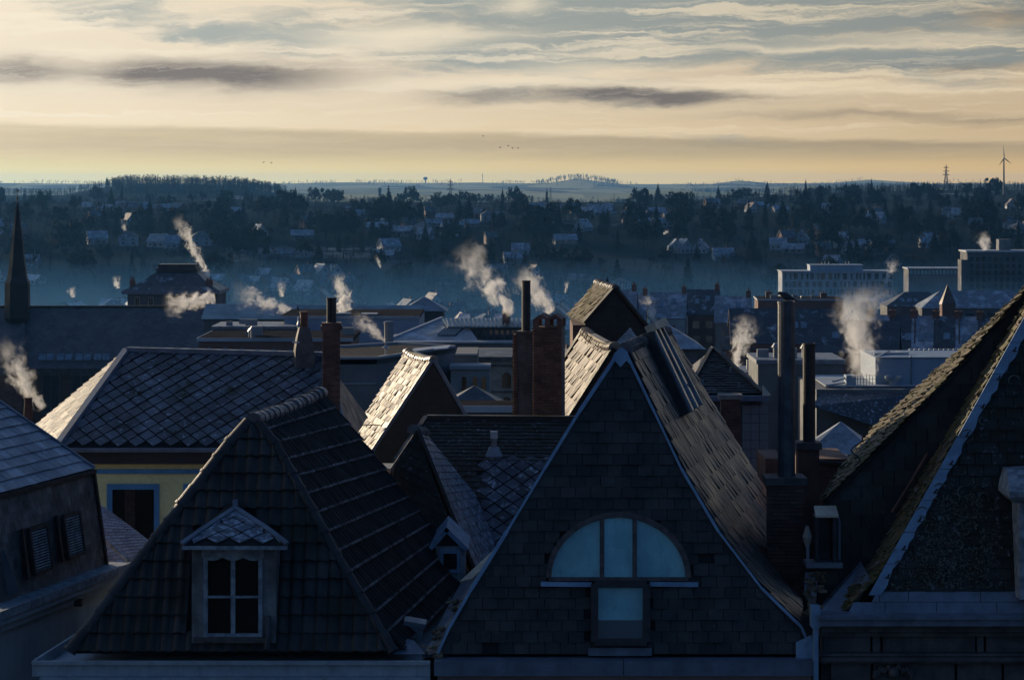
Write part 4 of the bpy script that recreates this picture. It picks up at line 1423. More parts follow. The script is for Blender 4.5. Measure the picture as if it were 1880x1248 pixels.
def house_yellow():
    t = thing('ochre_house', 'ochre rendered house with blue window frames under diamond slate hip roof', 'house', P(370, 900, 64)[:2] + (GZ - 1,))
    eL, eR = P(104, 806, 60), P(640, 824, 60)
    rL, rR = P(234, 643, 64), P(592, 652, 63.2)
    eL.z = eR.z = P(0, 822, 60).z
    quad_roof(t, 'front_slope', [eL, rL], [eR, rR], Vector((0, -1, 1)), 'diamond', .46, .245, 'diamond', 'diamond_slate', 71, lift=.035, thick=.02, maxn=330)
    bL = P(66, 786, 65.4); bL.z = eL.z
    bL2 = bL + Vector((1.6, 4.0, 0))
    rB = rL + Vector((.3, 2.5, 0))
    quad_roof(t, 'left_slope', [bL, rL + Vector((-.02, .05, 0))], [eL, rL], Vector((-1, 0, .8)), 'gold_tile', .34, .22, 'slate', 'roof_tile', 72, lift=.04, maxn=200)  # golden sunlit look of this hip put into its tile colour
    MB().slab([eL + Vector((0, 9, 0)), rL, rR, eR + Vector((0, 8, 0))], Vector((0, 1, 1)), .08).build('rear_slope', M['slate_blue'], t)
    MB().slab([eR, eR + Vector((0, 8, 0)), rR], Vector((1, 0, 0)), .1).build('end_gable', M['slate_wall'], t)
    MB().bar(rL, rR, .28, .12, UPZ, .03).build('ridge_cap', M['lead'], t)
    MB().bar(eL, rL, .22, .1, Vector((-.4, -.5, 1)), .04).build('hip_cap', M['lead'], t)
    MB().bar(eR, rR, .14, .1, Vector((.4, -.5, 1)), .04).build('verge', M['lead'], t)
    z = eL.z
    MB().bb(eL.x - .05, eR.x, 59.8, 60.1, z - .09, z).build('gutter', M['lead'], t)
    MB().bb(eL.x + .1, eR.x, 59.95, 60.4, z - .42, z - .095).build('fascia', M['navy'], t)
    wx0 = P(150, 0, 60.2).x
    MB().bb(wx0, eR.x - .2, 60.2, 60.6, GZ - 1, z - .43).build('wall', M['yellow'], t)
    MB().bb(wx0 + .02, eR.x - .22, 60.61, 68, GZ - 1, z - .45).build('rear_wall', M['slate_wall'], t)
    MB().bb(wx0, eR.x - .2, 60.15, 60.22, P(0, 869, 60.2).z, P(0, 861, 60.2).z).build('string_course', M['bluepaint'], t)
    for (u0, u1) in ((197, 293), (337, 432), (478, 573)):
        w_ = window(t, P(u0, 0, 60.2).x, P(u1, 0, 60.2).x, P(0, 1000, 60.2).z, P(0, 888, 60.2).z, 60.2, M['bluepaint'], M['glass_dark'], .14, 0)
        MB().bb(P(u0 + 32, 0, 60.2).x, P(u1 - 45, 0, 60.2).x, 60.17, 60.186, P(0, 992, 60.2).z, P(0, 897, 60.2).z).build('curtain', M['curtain'], w_)
    return t


house_yellow()


def house_gold():
    t = thing('gold_tile_house', 'steep house whose pale tiled slope glows in the sun beside its dark gable', 'house', P(790, 860, 83)[:2] + (GZ - 4,))
    A = P(796, 661, 80)
    sh = Vector((-1.13, 3.9, 0))
    lo = P(676, 842, 80)
    hi2 = P(900, 815, 80); hi2.z = lo.z
    L = [lo + sh, lo.lerp(A, .5) + sh + Vector((0, 0, -.06)), A + sh]
    Rr = [lo, lo.lerp(A, .5) + Vector((0, 0, -.06)), A]
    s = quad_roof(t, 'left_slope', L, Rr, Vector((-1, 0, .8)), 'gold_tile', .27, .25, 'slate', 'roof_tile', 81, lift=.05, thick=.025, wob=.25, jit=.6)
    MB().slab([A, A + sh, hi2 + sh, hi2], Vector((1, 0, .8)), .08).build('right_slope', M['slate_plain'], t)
    MB().slab([A, lo, Vector((lo.x, 80, GZ - 4)), Vector((hi2.x, 80, GZ - 4)), hi2], Vector((-.2, -1, 0)), .15).build('gable_wall', M['slate_plain'], t)
    MB().bar(lo, A, .1, .12, Vector((-.4, -.4, 1)), .05).bar(hi2, A, .1, .12, UPZ, .02).build('verge', M['lead'], t)
    rd = MB().bar(A, A + sh, .2, .1, UPZ, .02).build('ridge', M['gold_tile'], t)
    ridge_tiles(rd, A, A + sh, .16, .34, M['gold_tile'], 'ridge_tile', bend=-.12)
    MB().bar(P(640, 779, 81.5), P(698, 780, 80.2), .03, .03).build('iron_rod', M['iron'], t)


house_gold()


def house_tan():
    t = thing('tan_tile_house', 'tan tiled slope in sunlight left of the tall slate gable, with scalloped ridge tiles', 'house', P(1060, 800, 63)[:2] + (GZ,))
    A = P(1129, 640, 60)
    sh = Vector((-.58, 6.8, 0))
    lo = P(975, 880, 60)
    L = [lo + sh, lo.lerp(A, .5) + sh + Vector((0, 0, -.08)), A + sh]
    Rr = [lo, lo.lerp(A, .5) + Vector((0, 0, -.08)), A]
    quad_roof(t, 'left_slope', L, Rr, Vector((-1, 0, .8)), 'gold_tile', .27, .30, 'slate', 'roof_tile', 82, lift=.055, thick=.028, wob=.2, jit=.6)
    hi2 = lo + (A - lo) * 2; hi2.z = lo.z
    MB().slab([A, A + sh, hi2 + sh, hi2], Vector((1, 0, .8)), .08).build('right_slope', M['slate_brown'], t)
    MB().slab([A, lo, Vector((lo.x, 60, GZ)), Vector((hi2.x, 60, GZ)), hi2], Vector((0, -1, 0)), .15).build('gable_wall', M['brickwall'], t)
    MB().bar(lo, A, .12, .12, Vector((-.4, -.4, 1)), .06).build('verge', M['slate_plain'], t)
    MB().bar(lo + sh, A + sh, .12, .12, Vector((-.4, -.4, 1)), .06).build('verge', M['slate_plain'], t)
    rd = MB().bar(A, A + sh, .2, .1, UPZ, .02).build('ridge', M['gold_tile'], t)
    ridge_tiles(rd, A, A + sh, .17, .28, M['gold_tile'], 'ridge_tile', bend=-.14)


house_tan()


def house_tall():
    t = thing('mossy_brick_house', 'tall dark gable with green mossy left slope rising behind the tan tiles', 'house', P(1110, 700, 74)[:2] + (GZ - 2,))
    A = P(1130, 530, 72)
    lo = P(1074, 594, 72)
    sh = P(1096, 525, 76) - A
    sh.z = 0
    hi2 = P(1212, 629, 72)
    L = [lo + sh, A + sh]; Rr = [lo, A]
    quad_roof(t, 'left_slope', L, Rr, Vector((-1, 0, .8)), 'moss_tile', .22, .2, 'slate', 'mossy_tile', 83, lift=.05, thick=.025, jit=.6)
    MB().slab([A, A + sh, hi2 + sh, hi2], Vector((1, 0, .8)), .08).build('right_slope', M['slate_plain'], t)
    lo2 = Vector((hi2.x, 72, GZ))
    MB().slab([A, lo, Vector((lo.x, 72, GZ)), lo2, hi2], Vector((0, -1, 0)), .15).build('gable_wall', M['slate_plain'], t)
    MB().bb((lo + sh).x + .05, lo.x, 72.05, 75.5, GZ, lo.z - .05).build('brick_side', M['brickwall'], t)
    MB().bar(lo, A, .12, .1, Vector((-.4, -.4, 1)), .05).bar(hi2, A, .12, .1, Vector((.3, -.4, 1)), .03).build('verge', M['slate_plain'], t)
    rd = MB().bar(A, A + sh, .16, .08, UPZ, .02).build('ridge', M['ridge'], t)
    ridge_tiles(rd, A, A + sh, .13, .3, M['ridge'], 'ridge_tile')
    # small pyramid roof at its foot
    c0, c1, ap, b = P(1128, 622, 69), P(1180, 634, 68), P(1157, 601, 70), P(1120, 640, 67)
    MB().slab([b, c1, ap], Vector((0, -1, 1)), .1).build('lean_to_roof', M['slate_blue'], t)


house_tall()


def house_cross():
    t = thing('mossy_cross_roof', 'dark mossy slate roof with small vent and frosted diamond slates between the gables', 'house', P(890, 1000, 56)[:2] + (GZ,))
    L = [P(700, 1010, 53.6), P(728, 848, 55.6), P(784, 768, 57.5)]
    Rr = [P(1080, 1010, 53.6), P(1072, 850, 55.6), P(1064, 770, 57.5)]
    def up_hole(u, v): return 885 < u < 1040 and v > 850
    s = quad_roof(t, 'front_slope', L, Rr, Vector((0, -1, 1)), 'slate_moss', .26, .17, 'slate', 'slate', 84, lift=.025, hole=up_hole, maxn=260)
    def dn_hole(u, v): return not (885 < u < 1040 and v > 846)
    tiles(s, L, Rr, .44, .2, 'diamond', M['slate_blue'], 'diamond_slate', maxn=120, lift=.03, thick=.018, seed=85, hole=dn_hole)
    MB().slab([L[2], Rr[2], Rr[2] + Vector((0, 4, -3)), L[2] + Vector((0, 4, -3))], Vector((0, 1, 1)), .08).build('rear_slope', M['slate_plain'], t)
    MB().slab([L[0], L[1], L[2], L[2] + Vector((.3, 4, -3))], Vector((-1, 0, 0)), .1).build('end_wall', M['brickwall'], t)
    MB().bar(L[2], Rr[2], .22, .12, UPZ, .03).build('ridge_cap', M['slate_plain'], t)
    MB().bar(L[1], L[2], .14, .1, Vector((-.3, -.5, 1)), .04).bar(L[0], L[1], .14, .1, Vector((-.3, -.5, 1)), .04).build('verge', M['slate_plain'], t)
    # vent stack with apron
    q = P(907, 836, 55.7)
    v_ = MB().raw([q + Vector(a) for a in ((-.22, -.1, -.02), (.22, -.1, -.02), (.12, .15, .2), (-.12, .15, .2), (-.1, -.02, .2), (.1, -.02, .2))], [(0, 1, 5, 4), (1, 2, 5), (0, 4, 3), (4, 5, 2, 3)])
    v_.box(q + Vector((0, .05, .28)), (.13, .13, .3))
    vo = v_.build('vent', M['zinc'], t)
    MB().box(q + Vector((0, .05, .5)), (.18, .18, .17)).build('vent_cap', M['white'], vo)


house_cross()


def wing():
    t = thing('slate_wing', 'narrow gable with frosted blue slate slope and a small dormer at its foot', 'house', P(800, 1000, 52)[:2] + (GZ,))
    A = P(763, 792, 50.6)
    f = [P(718, 858, 50.4), P(700, 1000, 50.2), P(845, 1060, 50.2)]
    MB().slab([A, f[0], f[1], Vector((f[1].x, 50.2, GZ)), Vector((f[2].x, 50.2, GZ)), f[2]], Vector((0, -1, 0)), .12).build('gable_wall', M['slate_wall'], t)
    s = MB().slab([A, f[2] + Vector((.15, 0, 0)), P(720, 1000, 50.3), f[0]], Vector((0, -1, 0)), .04).build('gable_cladding', M['deck'], t)
    tiles(s, [P(712, 1000, 50.15), P(722, 858, 50.35), A], [P(850, 1042, 50.15), P(805, 905, 50.35), A + Vector((.03, 0, 0))], .26, .2, 'slate', M['slate_moss'], 'slate', maxn=160, lift=.025, thick=.015, seed=86)
    L = [P(868, 1046, 50.1), P(815, 912, 50.3), A + Vector((.03, 0, .02))]
    Rr = [P(932, 1003, 55.2), P(868, 905, 54.8), P(780, 797, 52.5)]
    quad_roof(t, 'right_slope', L, Rr, Vector((1, -.3, .8)), 'slate_strip', .22, .21, 'slate', 'frosted_slate', 87, lift=.03, thick=.018)
    MB().bar(L[0], L[2], .08, .1, Vector((.2, -.6, 1)), .03).build('verge', M['slate_plain'], t)
    rd = MB().bar(A, P(780, 796, 52.5), .2, .1, UPZ, .02).build('ridge', M['ridge'], t)
    ridge_tiles(rd, A + Vector((-.04, 0, 0)), P(779, 796, 52.5), .14, .3, M['ridge'], 'ridge_tile')
    # small dormer
    y = 48.6
    x0, x1 = P(800, 0, y).x, P(853, 0, y).x
    zb, ze, za = P(0, 1042, y).z, P(0, 1000, y).z, P(0, 966, y).z
    dm = MB().bb(x0, x1, y, y + 1.6, zb - .4, ze - .01).build('dormer', M['white_old'], t)
    xm = P(820, 0, y).x
    xl, xr = P(786, 0, y).x, P(860, 0, y).x
    rp = MB().slab([Vector((xl, y - .1, ze - .06)), Vector((xm, y - .1, za)), Vector((xm, y + 1.6, za)), Vector((xl, y + 1.6, ze - .06))], Vector((-1, 0, 1)), .09)
    rp.slab([Vector((xr, y - .1, ze - .06)), Vector((xr, y + 1.6, ze - .06)), Vector((xm, y + 1.6, za)), Vector((xm, y - .1, za))], Vector((1, 0, 1)), .09)
    rp.build('dormer_roof', M['lead_blue'], dm)
    MB().raw([(x0, y - .01, ze - .02), (x1, y - .01, ze - .02), (xm, y - .01, za - .1)], [(0, 1, 2)]).build('dormer_gable', M['slate_plain'], dm)
    window(dm, P(808, 0, y).x, P(845, 0, y).x, zb - .1, P(0, 1009, y).z, y, M['lead_blue'], M['glass_dark'], .07, 0)
    # flat frosted box roof left of the gable
    bx = MB()
    bx.bb(P(690, 0, 51).x, P(727, 0, 51).x, 50.9, 52.2, P(0, 940, 51).z, P(0, 862, 51).z)
    bx.bb(P(688, 0, 50.9).x, P(728, 0, 50.9).x, 50.84, 50.9, P(0, 866, 51).z, P(0, 858, 51).z)
    bx.build('box_dormer', M['concrete_lt'], t)


wing()


def house_pyramid():
    t = thing('pyramid_roof_house', 'black slate pyramid roof with pale gutter beyond the brown tiled slope', 'house', P(1340, 800, 66)[:2] + (GZ - 2,))
    A = P(1308, 641, 67)
    b0, b1, b2 = P(1262, 724, 64), P(1400, 724, 64), P(1232, 700, 68)
    b0.z = b1.z = b2.z = P(0, 724, 64).z
    s = quad_roof(t, 'front_slope', [b0, A - Vector((.02, 0, 0))], [b1, A + Vector((.02, 0, 0))], Vector((0, -1, 1)), 'slate', .28, .17, 'slate', 'slate', 91, lift=.03, maxn=160)
    MB().slab([b2, b0, A], Vector((-1, 0, 1)), .08).build('left_slope', M['slate_brown'], t)
    MB().slab([b1, b1 + Vector((.3, 6, 0)), A], Vector((1, 0, 1)), .08).build('right_slope', M['slate_plain'], t)
    MB().bar(b1, A, .14, .1, Vector((.4, -.5, 1)), .04).bar(b0, A, .12, .1, Vector((-.4, -.5, 1)), .04).build('hip_cap', M['slate_plain'], t)
    z = b0.z
    MB().bb(b0.x, P(1412, 0, 63.8).x, 63.7, 64.0, z - .16, z - .02).build('gutter', M['lead'], t)
    MB().raw([(b1.x - .02, 63.7, z), (b1.x + .22, 63.7, z), (b1.x, 63.9, z + .27), (b1.x - .02, 64.3, z), (b1.x + .22, 64.3, z)], [(0, 1, 2), (2, 1, 4), (0, 2, 3)]).build('gutter_end', M['cream'], t)
    MB().bb(b0.x + .2, b1.x - .0, 64.1, 69, GZ - 2, z - .17).build('wall', M['concrete'], t)
    for i in range(9):
        for j in range(3):
            x0 = P(1362, 0, 64.1).x + j * .245
            MB().bb(x0 + .006, x0 + .239, 64.03, 64.12, z - .55 - i * .245 + .006, z - .55 - i * .245 + .239).build('cladding_panel', M['concrete_lt'], t)


house_pyramid()


# ------------------------------------------------------------------ chimneys in the front rows
def metal_pipe(t, u0, u1, v0, v1, Y, mat, name='flue_pipe', n=16):
    c = P((u0 + u1) / 2, v1, Y)
    r = (u1 - u0) / 2 / F * Y
    h = (v1 - v0) / F * Y
    prof = [(r, 0)]
    k = max(2, int(h / 1.1))
    for i in range(1, k):
        z = h * i / k
        prof += [(r, z - .02), (r * 1.03, z - .018), (r * 1.03, z + .018), (r, z + .02)]
    prof += [(r, h - .05), (r * 1.05, h - .045), (r * 1.05, h), (r * .9, h), (r * .9, h - .25)]
    return MB().lathe(c, prof, n, cap=False).build(name, mat, t, smooth=False)


def chimneys():
    # tall grey pipe on brick, pigeon on top
    Y = 44.5
    t = thing('pipe_chimney', 'tall round grey metal pipe on dark brick chimney, pigeon perched on top', 'chimney', P(1444, 1070, Y))
    c = P(1444, 0, Y)
    brick_stack(t, (c.x, Y + .35), .70, .62, P(0, 1110, Y).z, P(0, 890, Y).z, R(-3), M['brick_dk'], M['mortar_dk'], ('front', 'right'), seed=2)
    MB().box((c.x, Y + .35, P(0, 884, Y).z), (.80, .74, .14)).build('capstone', M['stone'], t)
    metal_pipe(t, 1428, 1460, 553, 880, Y + .3, M['pipe'])
    # thinner dark pipe behind it
    Y = 46.5
    t = thing('dark_pipe_chimney', 'shorter dark round pipe on black stack right of the tall grey pipe', 'chimney', P(1486, 930, Y))
    c = P(1486, 0, Y)
    z0, z1 = P(0, 1075, Y).z, P(0, 826, Y).z
    MB().box((c.x, Y + .3, (z0 + z1) / 2), (.42, .45, z1 - z0)).build('stack', M['brick_dk'], t)
    MB().box((c.x, Y + .3, z1 + .07), (.52, .55, .14)).build('capstone', M['stone'], t)
    metal_pipe(t, 1474, 1497, 630, 812, Y + .3, M['pipe_dark'])
    # big brick chimney with gabled vents
    Y = 58.6
    t = thing('brick_chimney', 'broad red brick chimney with two arched vents in its toothed top', 'chimney', P(1008, 765, Y))
    c = P(1009, 0, Y)
    zt, z0 = P(0, 600, Y).z, P(0, 830, Y).z
    brick_stack(t, (c.x, Y + .3), .75, .7, z0, zt, R(-9), M['brick'], M['mortar'], ('front', 'left'), seed=5, maxn=420)
    cr = MB()
    Mz = Matrix.Rotation(R(-9), 3, 'Z')
    def loc(x, y, z): return Mz @ Vector((x, y, 0)) + Vector((c.x, Y + .3, zt + z))
    for sx in (-1, 1):
        for sy in (-1, 1):
            cr.box(loc(sx * .31, sy * .29, .1), (.14, .14, .2), Mz)
        cr.box(loc(0, sx * .29, .1), (.13, .14, .2), Mz)
    for sx in (-1, 1):
        x = sx * .165
        cr.raw([loc(x - .2, -.38, .2), loc(x + .2, -.38, .2), loc(x, -.38, .33), loc(x - .2, .38, .2), loc(x + .2, .38, .2), loc(x, .38, .33)], [(0, 1, 2), (3, 5, 4), (0, 2, 5, 3), (1, 4, 5, 2), (0, 3, 4, 1)])
    cr.build('toothed_crown', M['brick_dk'], t)
    # rendered stack with slim black pipe, just left
    Y = 59.4
    t = thing('slim_pipe_chimney', 'slim black pipe on rendered stack left of broad brick chimney', 'chimney', P(965, 750, Y))
    c = P(966, 0, Y)
    z0, z1 = P(0, 790, Y).z, P(0, 614, Y).z
    MB().box((c.x, Y + .25, (z0 + z1) / 2), (.44, .5, z1 - z0), Matrix.Rotation(R(-12), 3, 'Z')).build('stack', M['stone'], t)
    brick_stack(t, (c.x - .22, Y + .32), .13, .56, z0, z1, R(-12), M['brick'], M['mortar'], ('front', 'left'), seed=6, maxn=200)
    MB().box((c.x, Y + .25, z1 + .04), (.44, .5, .08), Matrix.Rotation(R(-12), 3, 'Z')).build('capstone', M['stone'], t)
    metal_pipe(t, 958, 974, 515, 612, Y + .25, M['pipe_dark'])
    # twin flue brick chimney at the ochre house's right end
    Y = 59.4
    t = thing('twin_flue_chimney', 'slim brick chimney with two joined dark flue pots beside diamond slate roof', 'chimney', P(607, 752, Y))
    c = P(607, 0, Y)
    z0, z1 = P(0, 800, Y).z, P(0, 606, Y).z
    brick_stack(t, (c.x, Y + .3), .47, .5, z0, z1, R(4), M['brick_dk'], M['mortar'], ('front',), seed=7)
    MB().box((c.x, Y + .3, z1 + .05), (.56, .58, .1), Matrix.Rotation(R(4), 3, 'Z')).box((c.x, Y + .3, z1 + .14), (.5, .52, .08), Matrix.Rotation(R(4), 3, 'Z')).build('corbel', M['brick_dk'], t)
    for s in (-1, 1):
        h = .66
        MB().lathe((c.x + s * .058, Y + .3, z1 + .17), [(.075, 0), (.068, .04), (.066, h - .05), (.078, h - .04), (.078, h), (.05, h)], 10).build('flue_pot', M['pipe_dark'], t)
    # tapered stone stack with clay pot on the ridge
    Y = 63.0
    t = thing('tapered_chimney', 'bottle-shaped mossy stone chimney with clay pot on the diamond slate ridge', 'chimney', P(558, 655, Y))
    c = P(558, 655, Y)
    k = Y / F
    MB().lathe(c + Vector((0, 0, -.3)), [(.40, 0), (.40, .3), (.375, .55), (.30, .85), (.23, 1.05), (.2, 1.12)], 4, rot=R(45) + .2, sx=.95, sy=.95).build('stack', M['stone'], t)
    MB().bb(c.x - .29, c.x - .09, Y - .36, Y - .3, c.z + .4, c.z + .44).build('iron_strap', M['white'], t)
    MB().lathe(c + Vector((0, 0, .8)), [(.11, 0), (.105, .38), (.12, .4), (.12, .45), (.07, .45)], 10).build('clay_pot', M['terracotta'], t)
    MB().lathe(c + Vector((-.12, .1, .78)), [(.07, 0), (.09, .1), (.06, .2), (.07, .3), (.02, .33)], 8).build('cowl', M['lead_blue'], t)
    # small brick chimney before the pyramid roof
    Y = 61.5
    t = thing('small_brick_chimney', 'short red brick chimney with pale slab in front of the pyramid roof', 'chimney', P(1343, 800, Y))
    c = P(1342, 0, Y)
    z0, z1 = P(0, 860, Y).z, P(0, 733, Y).z
    brick_stack(t, (c.x, Y + .25), .54, .45, z0, z1, 0, M['brick'], M['mortar'], ('front',), seed=9)
    MB().box((c.x, Y + .25, z1 + .06), (.64, .55, .11)).build('capstone', M['stone_lt'], t)
    # clay pot at far left
    Y = 58
    t = thing('clay_pot_chimney', 'tapered red clay chimney pot poking above the grey slate roof at left', 'chimney', P(52, 800, Y))
    c = P(52, 800, Y)
    MB().lathe(c, [(.17, -.6), (.16, .0), (.145, .3)], 10).build('stack', M['brick_dk'], t)
    MB().lathe(c + Vector((0, 0, .301)), [(.13, 0), (.115, .3), (.095, .62), (.105, .63), (.105, .67), (.06, .67)], 12).build('pot', M['terracotta'], t)
    # exhaust box on its bracket in the valley
    Y = 43.0
    t = thing('exhaust_box', 'open grey metal exhaust housing on bracket beside dark brick chimney', 'vent', P(1515, 1040, Y))
    X = lambda u, y=Y: P(u, 0, y).x
    Z = lambda v, y=Y: P(0, v, y).z
    MB().raw([(X(1497), Y - .05, Z(945)), (X(1539), Y - .05, Z(945)), (X(1541), Y + .45, Z(934)), (X(1500), Y + .45, Z(934)), (X(1497), Y - .05, Z(949)), (X(1539), Y - .05, Z(949)), (X(1541), Y + .45, Z(938)), (X(1500), Y + .45, Z(938))], [(0, 1, 2, 3), (7, 6, 5, 4), (0, 4, 5, 1), (1, 5, 6, 2), (2, 6, 7, 3), (3, 7, 4, 0)]).build('lid', M['cream'], t)
    MB().bb(X(1497), X(1503), Y, Y + .4, Z(1030), Z(949)).bb(X(1529), X(1537), Y, Y + .4, Z(1030), Z(949)).bb(X(1504), X(1528), Y + .3, Y + .4, Z(1030), Z(949)).build('housing', M['pipe_dark'], t)
    MB().tube([(X(1542), Y + .1, Z(1028)), (X(1542), Y + .1, Z(960)), (X(1540), Y + .1, Z(950))], .03, 8).build('side_tube', M['zinc'], t)
    MB().bb(X(1480), X(1546), Y - .08, Y + .4, Z(1041), Z(1032)).bb(X(1480), X(1485), Y - .05, Y - .01, Z(1032), Z(985)).build('bracket', M['zinc'], t)
    MB().lathe((X(1482), Y, Z(985)), [(.03, -.2), (.07, -.08), (.09, 0), (.03, .2)], 8).build('nozzle', M['stone_lt'], t)
    # rubble and leaves in the two valley gutters
    rnd = random.Random(5)
    for nm, lab, ctr, span in (('valley_debris', 'sunlit stones and leaves lying in the gutter below the exhaust housing', [(1500, 1060, 43.4), (1497, 1085, 43.0), (1490, 1120, 42.5)], .16), ('gutter_debris', 'broken slate and leaves in the valley between pantiles and slate gable', [(795, 1190, 42.2), (815, 1160, 42.8), (840, 1110, 44.2)], .2)):
        m = MB()
        for (u, v, y) in ctr:
            for i in range(14):
                q = P(u, v, y) + Vector((rnd.uniform(-span, span), rnd.uniform(-.3, .3), rnd.uniform(-.12, .1)))
                m.box(q, (rnd.uniform(.04, .14), rnd.uniform(.05, .16), rnd.uniform(.02, .06)), Matrix.Rotation(rnd.uniform(0, 3), 3, 'Z') @ Matrix.Rotation(rnd.uniform(-.5, .5), 3, 'X'))
        o = m.build(nm, M['debris'])
        label(o, lab, 'debris', None, 'stuff')
    # valley floors
    for nm, lab, pts in (('valley_gutter', 'dark lead valley gutter between the slate gable and the mossy house', [P(1470, 1205, 42.1), P(1512, 1150, 42.1), P(1540, 1050, 46), P(1478, 1050, 46)]),
                         ('valley_gutter', 'narrow lead valley gutter between the pantiled house and the slate gable', [P(775, 1200, 42.3), P(805, 1198, 42.3), P(905, 1030, 48.5), P(850, 1062, 48.5)])):
        label(MB().slab(pts, UPZ, .06).build(nm, M['lead']), lab, 'gutter')
    # brick wall bits in the gap right of the brown slope
    t = thing('brick_outbuilding', 'red brick outbuilding seen between the metal pipes and mossy verge', 'house', P(1480, 900, 52)[:2] + (GZ,))
    MB().bb(P(1405, 0, 56).x, P(1440, 0, 56).x, 56, 58, GZ, P(0, 842, 56).z).build('rear_wall', M['brickwall'], t)
    MB().bb(P(1468, 0, 50).x, P(1560, 0, 50).x, 50, 52, GZ, P(0, 842, 50).z).build('wall', M['brickwall'], t)
    MB().slab([P(1466, 842, 49.9), P(1562, 850, 49.9), P(1556, 834, 52), P(1470, 828, 52)], Vector((0, -1, 2)), .08).build('coping', M['stone'], t)


chimneys()


def pigeon():
    Y = 44.8
    b = P(1443, 553, Y)
    t = thing('pigeon', 'dark pigeon resting on top of the tall grey pipe', 'bird', b)
    # spine from beak (left) to tail tip (right): x, z, half width, half height
    sp_ = [(-.195, .135, .004, .004), (-.175, .142, .012, .011), (-.155, .155, .028, .027), (-.13, .160, .034, .034), (-.105, .150, .036, .04), (-.075, .125, .058, .066), (-.03, .105, .078, .082), (.03, .095, .076, .076), (.08, .075, .056, .054), (.12, .055, .04, .03), (.17, .035, .036, .014), (.22, .015, .034, .008), (.23, .011, .02, .004)]
    m = MB()
    n = 10
    vs, fs = [], []
    for (x, z, wy, hz_) in sp_:
        for k in range(n):
            a = 2 * math.pi * k / n
            vs.append(b + Vector((x, wy * math.cos(a), z + hz_ * math.sin(a))))
    for i in range(len(sp_) - 1):
        for k in range(n):
            fs.append((i * n + k, i * n + (k + 1) % n, (i + 1) * n + (k + 1) % n, (i + 1) * n + k))
    fs += [tuple(range(n)), tuple((len(sp_) - 1) * n + k for k in range(n))]
    m.raw(vs, fs).build('body', M['feather'], t, smooth=True)
    for s in (-1, 1):
        w_ = MB()
        pts = [(-.07, .135), (-.02, .16), (.05, .14), (.12, .085), (.17, .045), (.10, .05), (.02, .065), (-.05, .085)]
        w_.slab([b + Vector((x, s * (.07 if x < .09 else .045) + s * .012, z)) for x, z in pts], Vector((0, s, 0)), .02)
        w_.build('wing', M['feather'], t)
        MB().tube([b + Vector((-.01, s * .025, .05)), b + Vector((-.015, s * .025, .0)), b + Vector((-.045, s * .025, .003))], .006, 6).build('leg', M['terracotta'], t)


pigeon()
